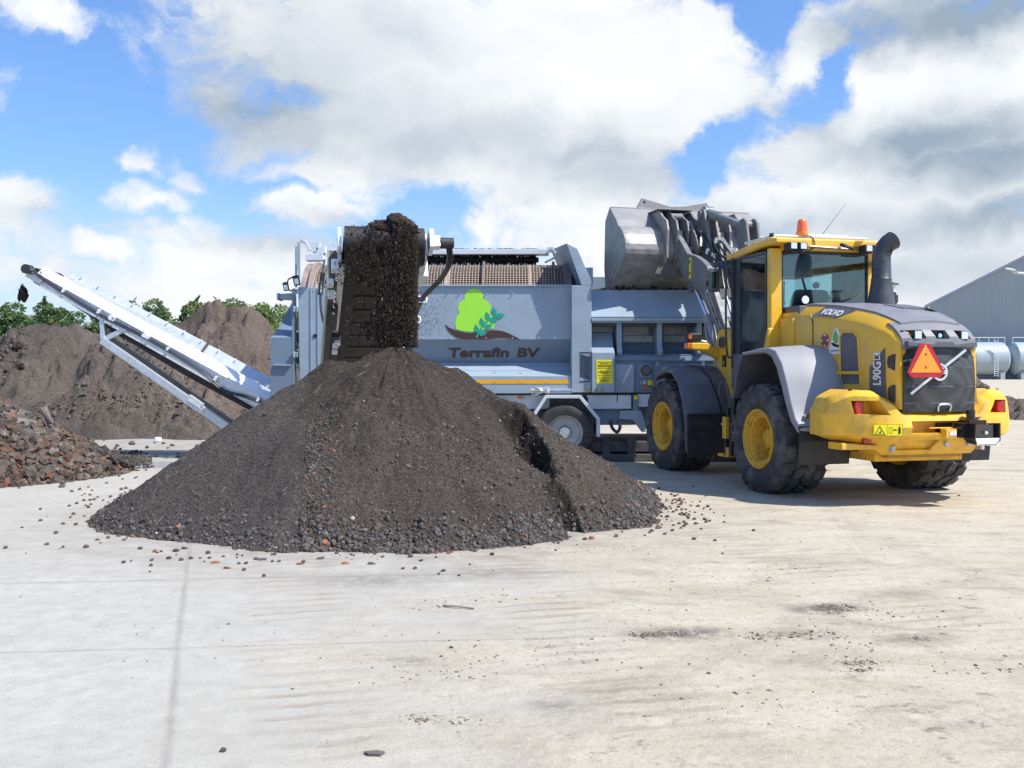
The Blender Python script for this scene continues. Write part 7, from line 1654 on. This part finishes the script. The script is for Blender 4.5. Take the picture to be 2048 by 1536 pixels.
mb = M()
for z in (3.36, 3.17): mb.prism([(3.64, z+.03), (3.60, z+.03), (3.605, z-.01), (3.65, z-.03)], 'x', -.594, -.592)
mb.bb(-.594, -.592, 3.59, 3.65, 3.262, 3.266); mb.build('sticker_print', inkblk, st2)
mb = M(); mb.tube((-.485, 3.45, 3.22), (.20, 3.45, 3.22), .13, n=20); mb.bb(-.485, .20, 2.75, 2.95, 2.7, 2.85); mb.build('arm_crosstube', armgrey, ld, smooth=True)
for x in (-.535, .25):
    cy = M(); cy.tube((x, 3.02, 2.37), (x, 2.58, 1.55), .075, n=18); cy.tube((x, 3.06, 2.43), (x, 2.98, 2.29), .088, n=18); cy.path([(x-.07, 3.0, 2.3), (x-.10, 2.9, 2.1), (x-.09, 2.75, 1.95)], .025, 6)
    cyo = cy.build('lift_cylinder', mat('cylinder_grey', (.30, .30, .31), .45, var=.1, dirt=DUST, dirt_amt=.5) if 'cylinder_grey' not in MATS else MATS['cylinder_grey'], ld, smooth=True)
    M().tube((x, 3.54, 2.93), (x, 3.0, 2.33), .036, n=16).build('cylinder_rod', chrome, cyo, smooth=True)
# tilt linkage between the arms
lk = M()
for x in (-.20, -.02): lk.prism([(4.05, 4.33), (3.93, 4.30), (3.80, 3.95), (3.66, 3.55), (3.52, 3.18), (3.66, 3.12), (3.86, 3.40), (4.0, 3.9), (4.12, 4.22)], 'x', x, x+.05)
lk.tube((-.24, 4.02, 4.22), (.07, 4.02, 4.22), .075, n=16); lk.tube((-.22, 3.60, 3.25), (.06, 3.60, 3.25), .09, n=16)
for x in (-.36, .06): lk.prism([(4.30, 4.12), (4.15, 4.12), (3.92, 3.86), (3.78, 3.62), (3.9, 3.5), (4.2, 3.65), (4.35, 3.9)], 'x', x, x+.045)
lko = lk.build('tilt_linkage', armgrey, ld, bevel=.01)
tc_ = M(); tc_.tube((-.085, 4.05, 4.26), (-.03, 3.72, 4.15), .085, n=20); tc_.tube((-.03, 3.75, 4.16), (.10, 3.05, 3.90), .062, n=20); tc_.tube((-.14, 4.04, 4.27), (.02, 4.04, 4.27), .10, n=18); tc_.build('tilt_cylinder', mat('cylinder_green_grey', (.17, .19, .18), .45, var=.1, dirt=DUST, dirt_amt=.4), ld, smooth=True)
tb = M()
for x in (.03, .22): tb.prism([(3.10, 4.0), (2.98, 4.02), (2.88, 3.95), (2.72, 3.2), (3.10, 3.2), (3.18, 3.8)], 'x', x, x+.05)
tb.tube((.02, 3.03, 3.91), (.29, 3.03, 3.91), .075, n=18); tb.build('tilt_bracket', armgrey, ld, bevel=.01)
hs_ = M()
for k in range(5):
    x = -.30+.07*k; hs_.path([(x, 3.95, 3.95-.05*k), (x+.03, 3.75, 3.75), (x+.02, 3.5, 3.45+.04*k), (x+.05, 3.2, 3.30), (x-.05, 2.9, 2.95), (x-.08, 2.55, 2.4), (x-.10, 2.2, 2.0)], .017, 6)
hs_.path([(-.44, 2.15, 2.5), (-.40, 2.12, 2.2), (-.46, 2.06, 1.9), (-.42, 2.02, 1.5), (-.46, 2.0, 1.1)], .022, 6); hs_.path([(-.36, 2.1, 2.35), (-.34, 2.05, 2.0), (-.38, 2.0, 1.6), (-.36, 1.98, 1.2)], .024, 6)
hs_.path([(-.62, 2.66, 1.62), (-.66, 2.6, 1.45), (-.62, 2.4, 1.28), (-.60, 2.3, 1.35)], .010, 5)
hs_.build('hydraulic_hose', frameblk, ld, smooth=True)
fit = M()
for (x, y, z) in ((-.40, 2.12, 2.30), (-.36, 2.1, 2.22), (-.42, 2.1, 2.42), (-.44, 2.09, 2.15), (-.30, 3.6, 3.5), (-.22, 3.5, 3.4), (-.1, 3.7, 3.7), (.0, 3.5, 3.45), (.1, 3.4, 3.5)): fit.tube((x, y, z), (x+.02, y-.02, z+.09), .025, n=8)
fit.build('hose_fitting', galvb, ld, smooth=True)
# --- bucket
BX0, BX1 = -1.52, 1.20
bp_ = [(4.92, 4.44), (4.60, 4.17), (4.50, 4.06), (4.405, 4.01), (4.32, 3.95), (4.25, 3.88), (4.20, 3.80), (4.17, 3.71), (4.168, 3.62), (4.19, 3.54), (4.24, 3.47), (4.32, 3.40), (4.42, 3.33), (4.60, 3.22), (4.84, 3.05), (4.95, 2.96)]
mb = M(); mb.strip(bp_[3:], 'x', BX0+.03, BX1-.03, .025); 
bk = mb.build('bucket', steel, ld, smooth=True)
mb = M(); mb.strip(bp_[:4], 'x', BX0+.03, BX1-.03, .025); mb.build('bucket_top_band', bucketpaint, bk)
for x0, x1 in ((BX0, BX0+.03), (BX1-.03, BX1)):
    M().prism(bp_+[(5.13, 2.98), (5.2, 3.4), (5.15, 4.22)], 'x', x0, x1).build('bucket_side', bucketpaint, bk, bevel=.006)
    M().prism([(4.98, 3.0), (4.86, 3.15), (4.45, 3.44), (4.40, 3.48), (4.52, 3.5), (4.98, 3.14)], 'x', x0-.006 if x0 < 0 else x0, x0-.001 if x0 < 0 else x1+.006).build('wear_patch', steel, bk)
mb = M(); 
for (a, b) in ((4.93, 4.98),): mb.prism([(-1.02, 4.42), (-.90, 4.63), (-.35, 4.50), (-.05, 4.52), (.35, 4.60), (.46, 4.42)], 'y', a, b)
mb.bb(BX0+.02, BX1-.02, 4.90, 4.94, 4.38, 4.45); spg = mb.build('spill_guard', bucketpaint, bk, bevel=.006)
M().tube((-.86, 4.925, 4.56), (-.86, 4.928, 4.56), .022, n=12).build('guard_hole', inkblk, spg)
bp2 = [(4.80, 4.33), (4.42, 4.33), (4.30, 4.22), (4.12, 4.12), (4.06, 3.95), (4.10, 3.70), (4.10, 3.48), (4.28, 3.30), (4.6, 3.22), (4.25, 3.55), (4.2, 3.8), (4.4, 4.02)]
for x in (-.80, -.62, -.42, -.22, .10, .36, .62):
    M().prism(bp2 if x < 0 or x > .3 else [(a+.05, b) for a, b in bp2], 'x', x, x+.04).build('hinge_plate', armgrey if x != -.8 else bucketpaint, bk, bevel=.008)
mb = M(); mb.bb(-.84, -.20, 4.34, 4.84, 4.335, 4.355); mb.tube((-.62, 4.35, 4.22), (-.40, 4.35, 4.22), .06, n=14); mb.bb(-.6, .6, 4.08, 4.2, 3.30, 3.42); mb.tube((-.5, 4.0, 3.62), (.5, 4.0, 3.62), .05, n=12); mb.bb(-.45, -.2, 4.15, 4.3, 3.95, 3.97); mb.build('quick_coupler', armgrey, bk, bevel=.006)
M().prism([(-.98, 3.22), (-.88, 3.40), (-.40, 3.40), (-.35, 3.22), (-.55, 3.14)], 'y', 4.18, 4.24).build('wear_plate', mat('muddy_plate', (.13, .115, .10), .8, var=.2, bump=.002), bk)
M().loft([[Vector((x, 4.42+e, 4.02+.11*k+e*.0)) for e in (-.0, .004)]+[Vector((x, 4.50+e, 4.10+.11*k)) for e in (.004, 0)] for x, k in ((.62, 0), (.98, 0))]).build('bucket_label', white, bk)
M().bb(BX0+.03, BX1-.03, 4.94, 5.02, 2.93, 2.99).build('cutting_edge', steel, bk)
# crumbs hanging on the bucket lip
P_ = []; 
for k in range(900): P_.append((random.uniform(BX0, BX1), random.uniform(4.85, 5.1), random.uniform(2.9, 3.08)))
cr2 = lumps('clinging_soil', np.array(P_), rng.gamma(2.2, .012, len(P_)).clip(.006, .06), np.tile(np.array([[.045, .036, .03]]), (len(P_), 1)), bk, seed=5); cr2['kind'] = 'stuff'
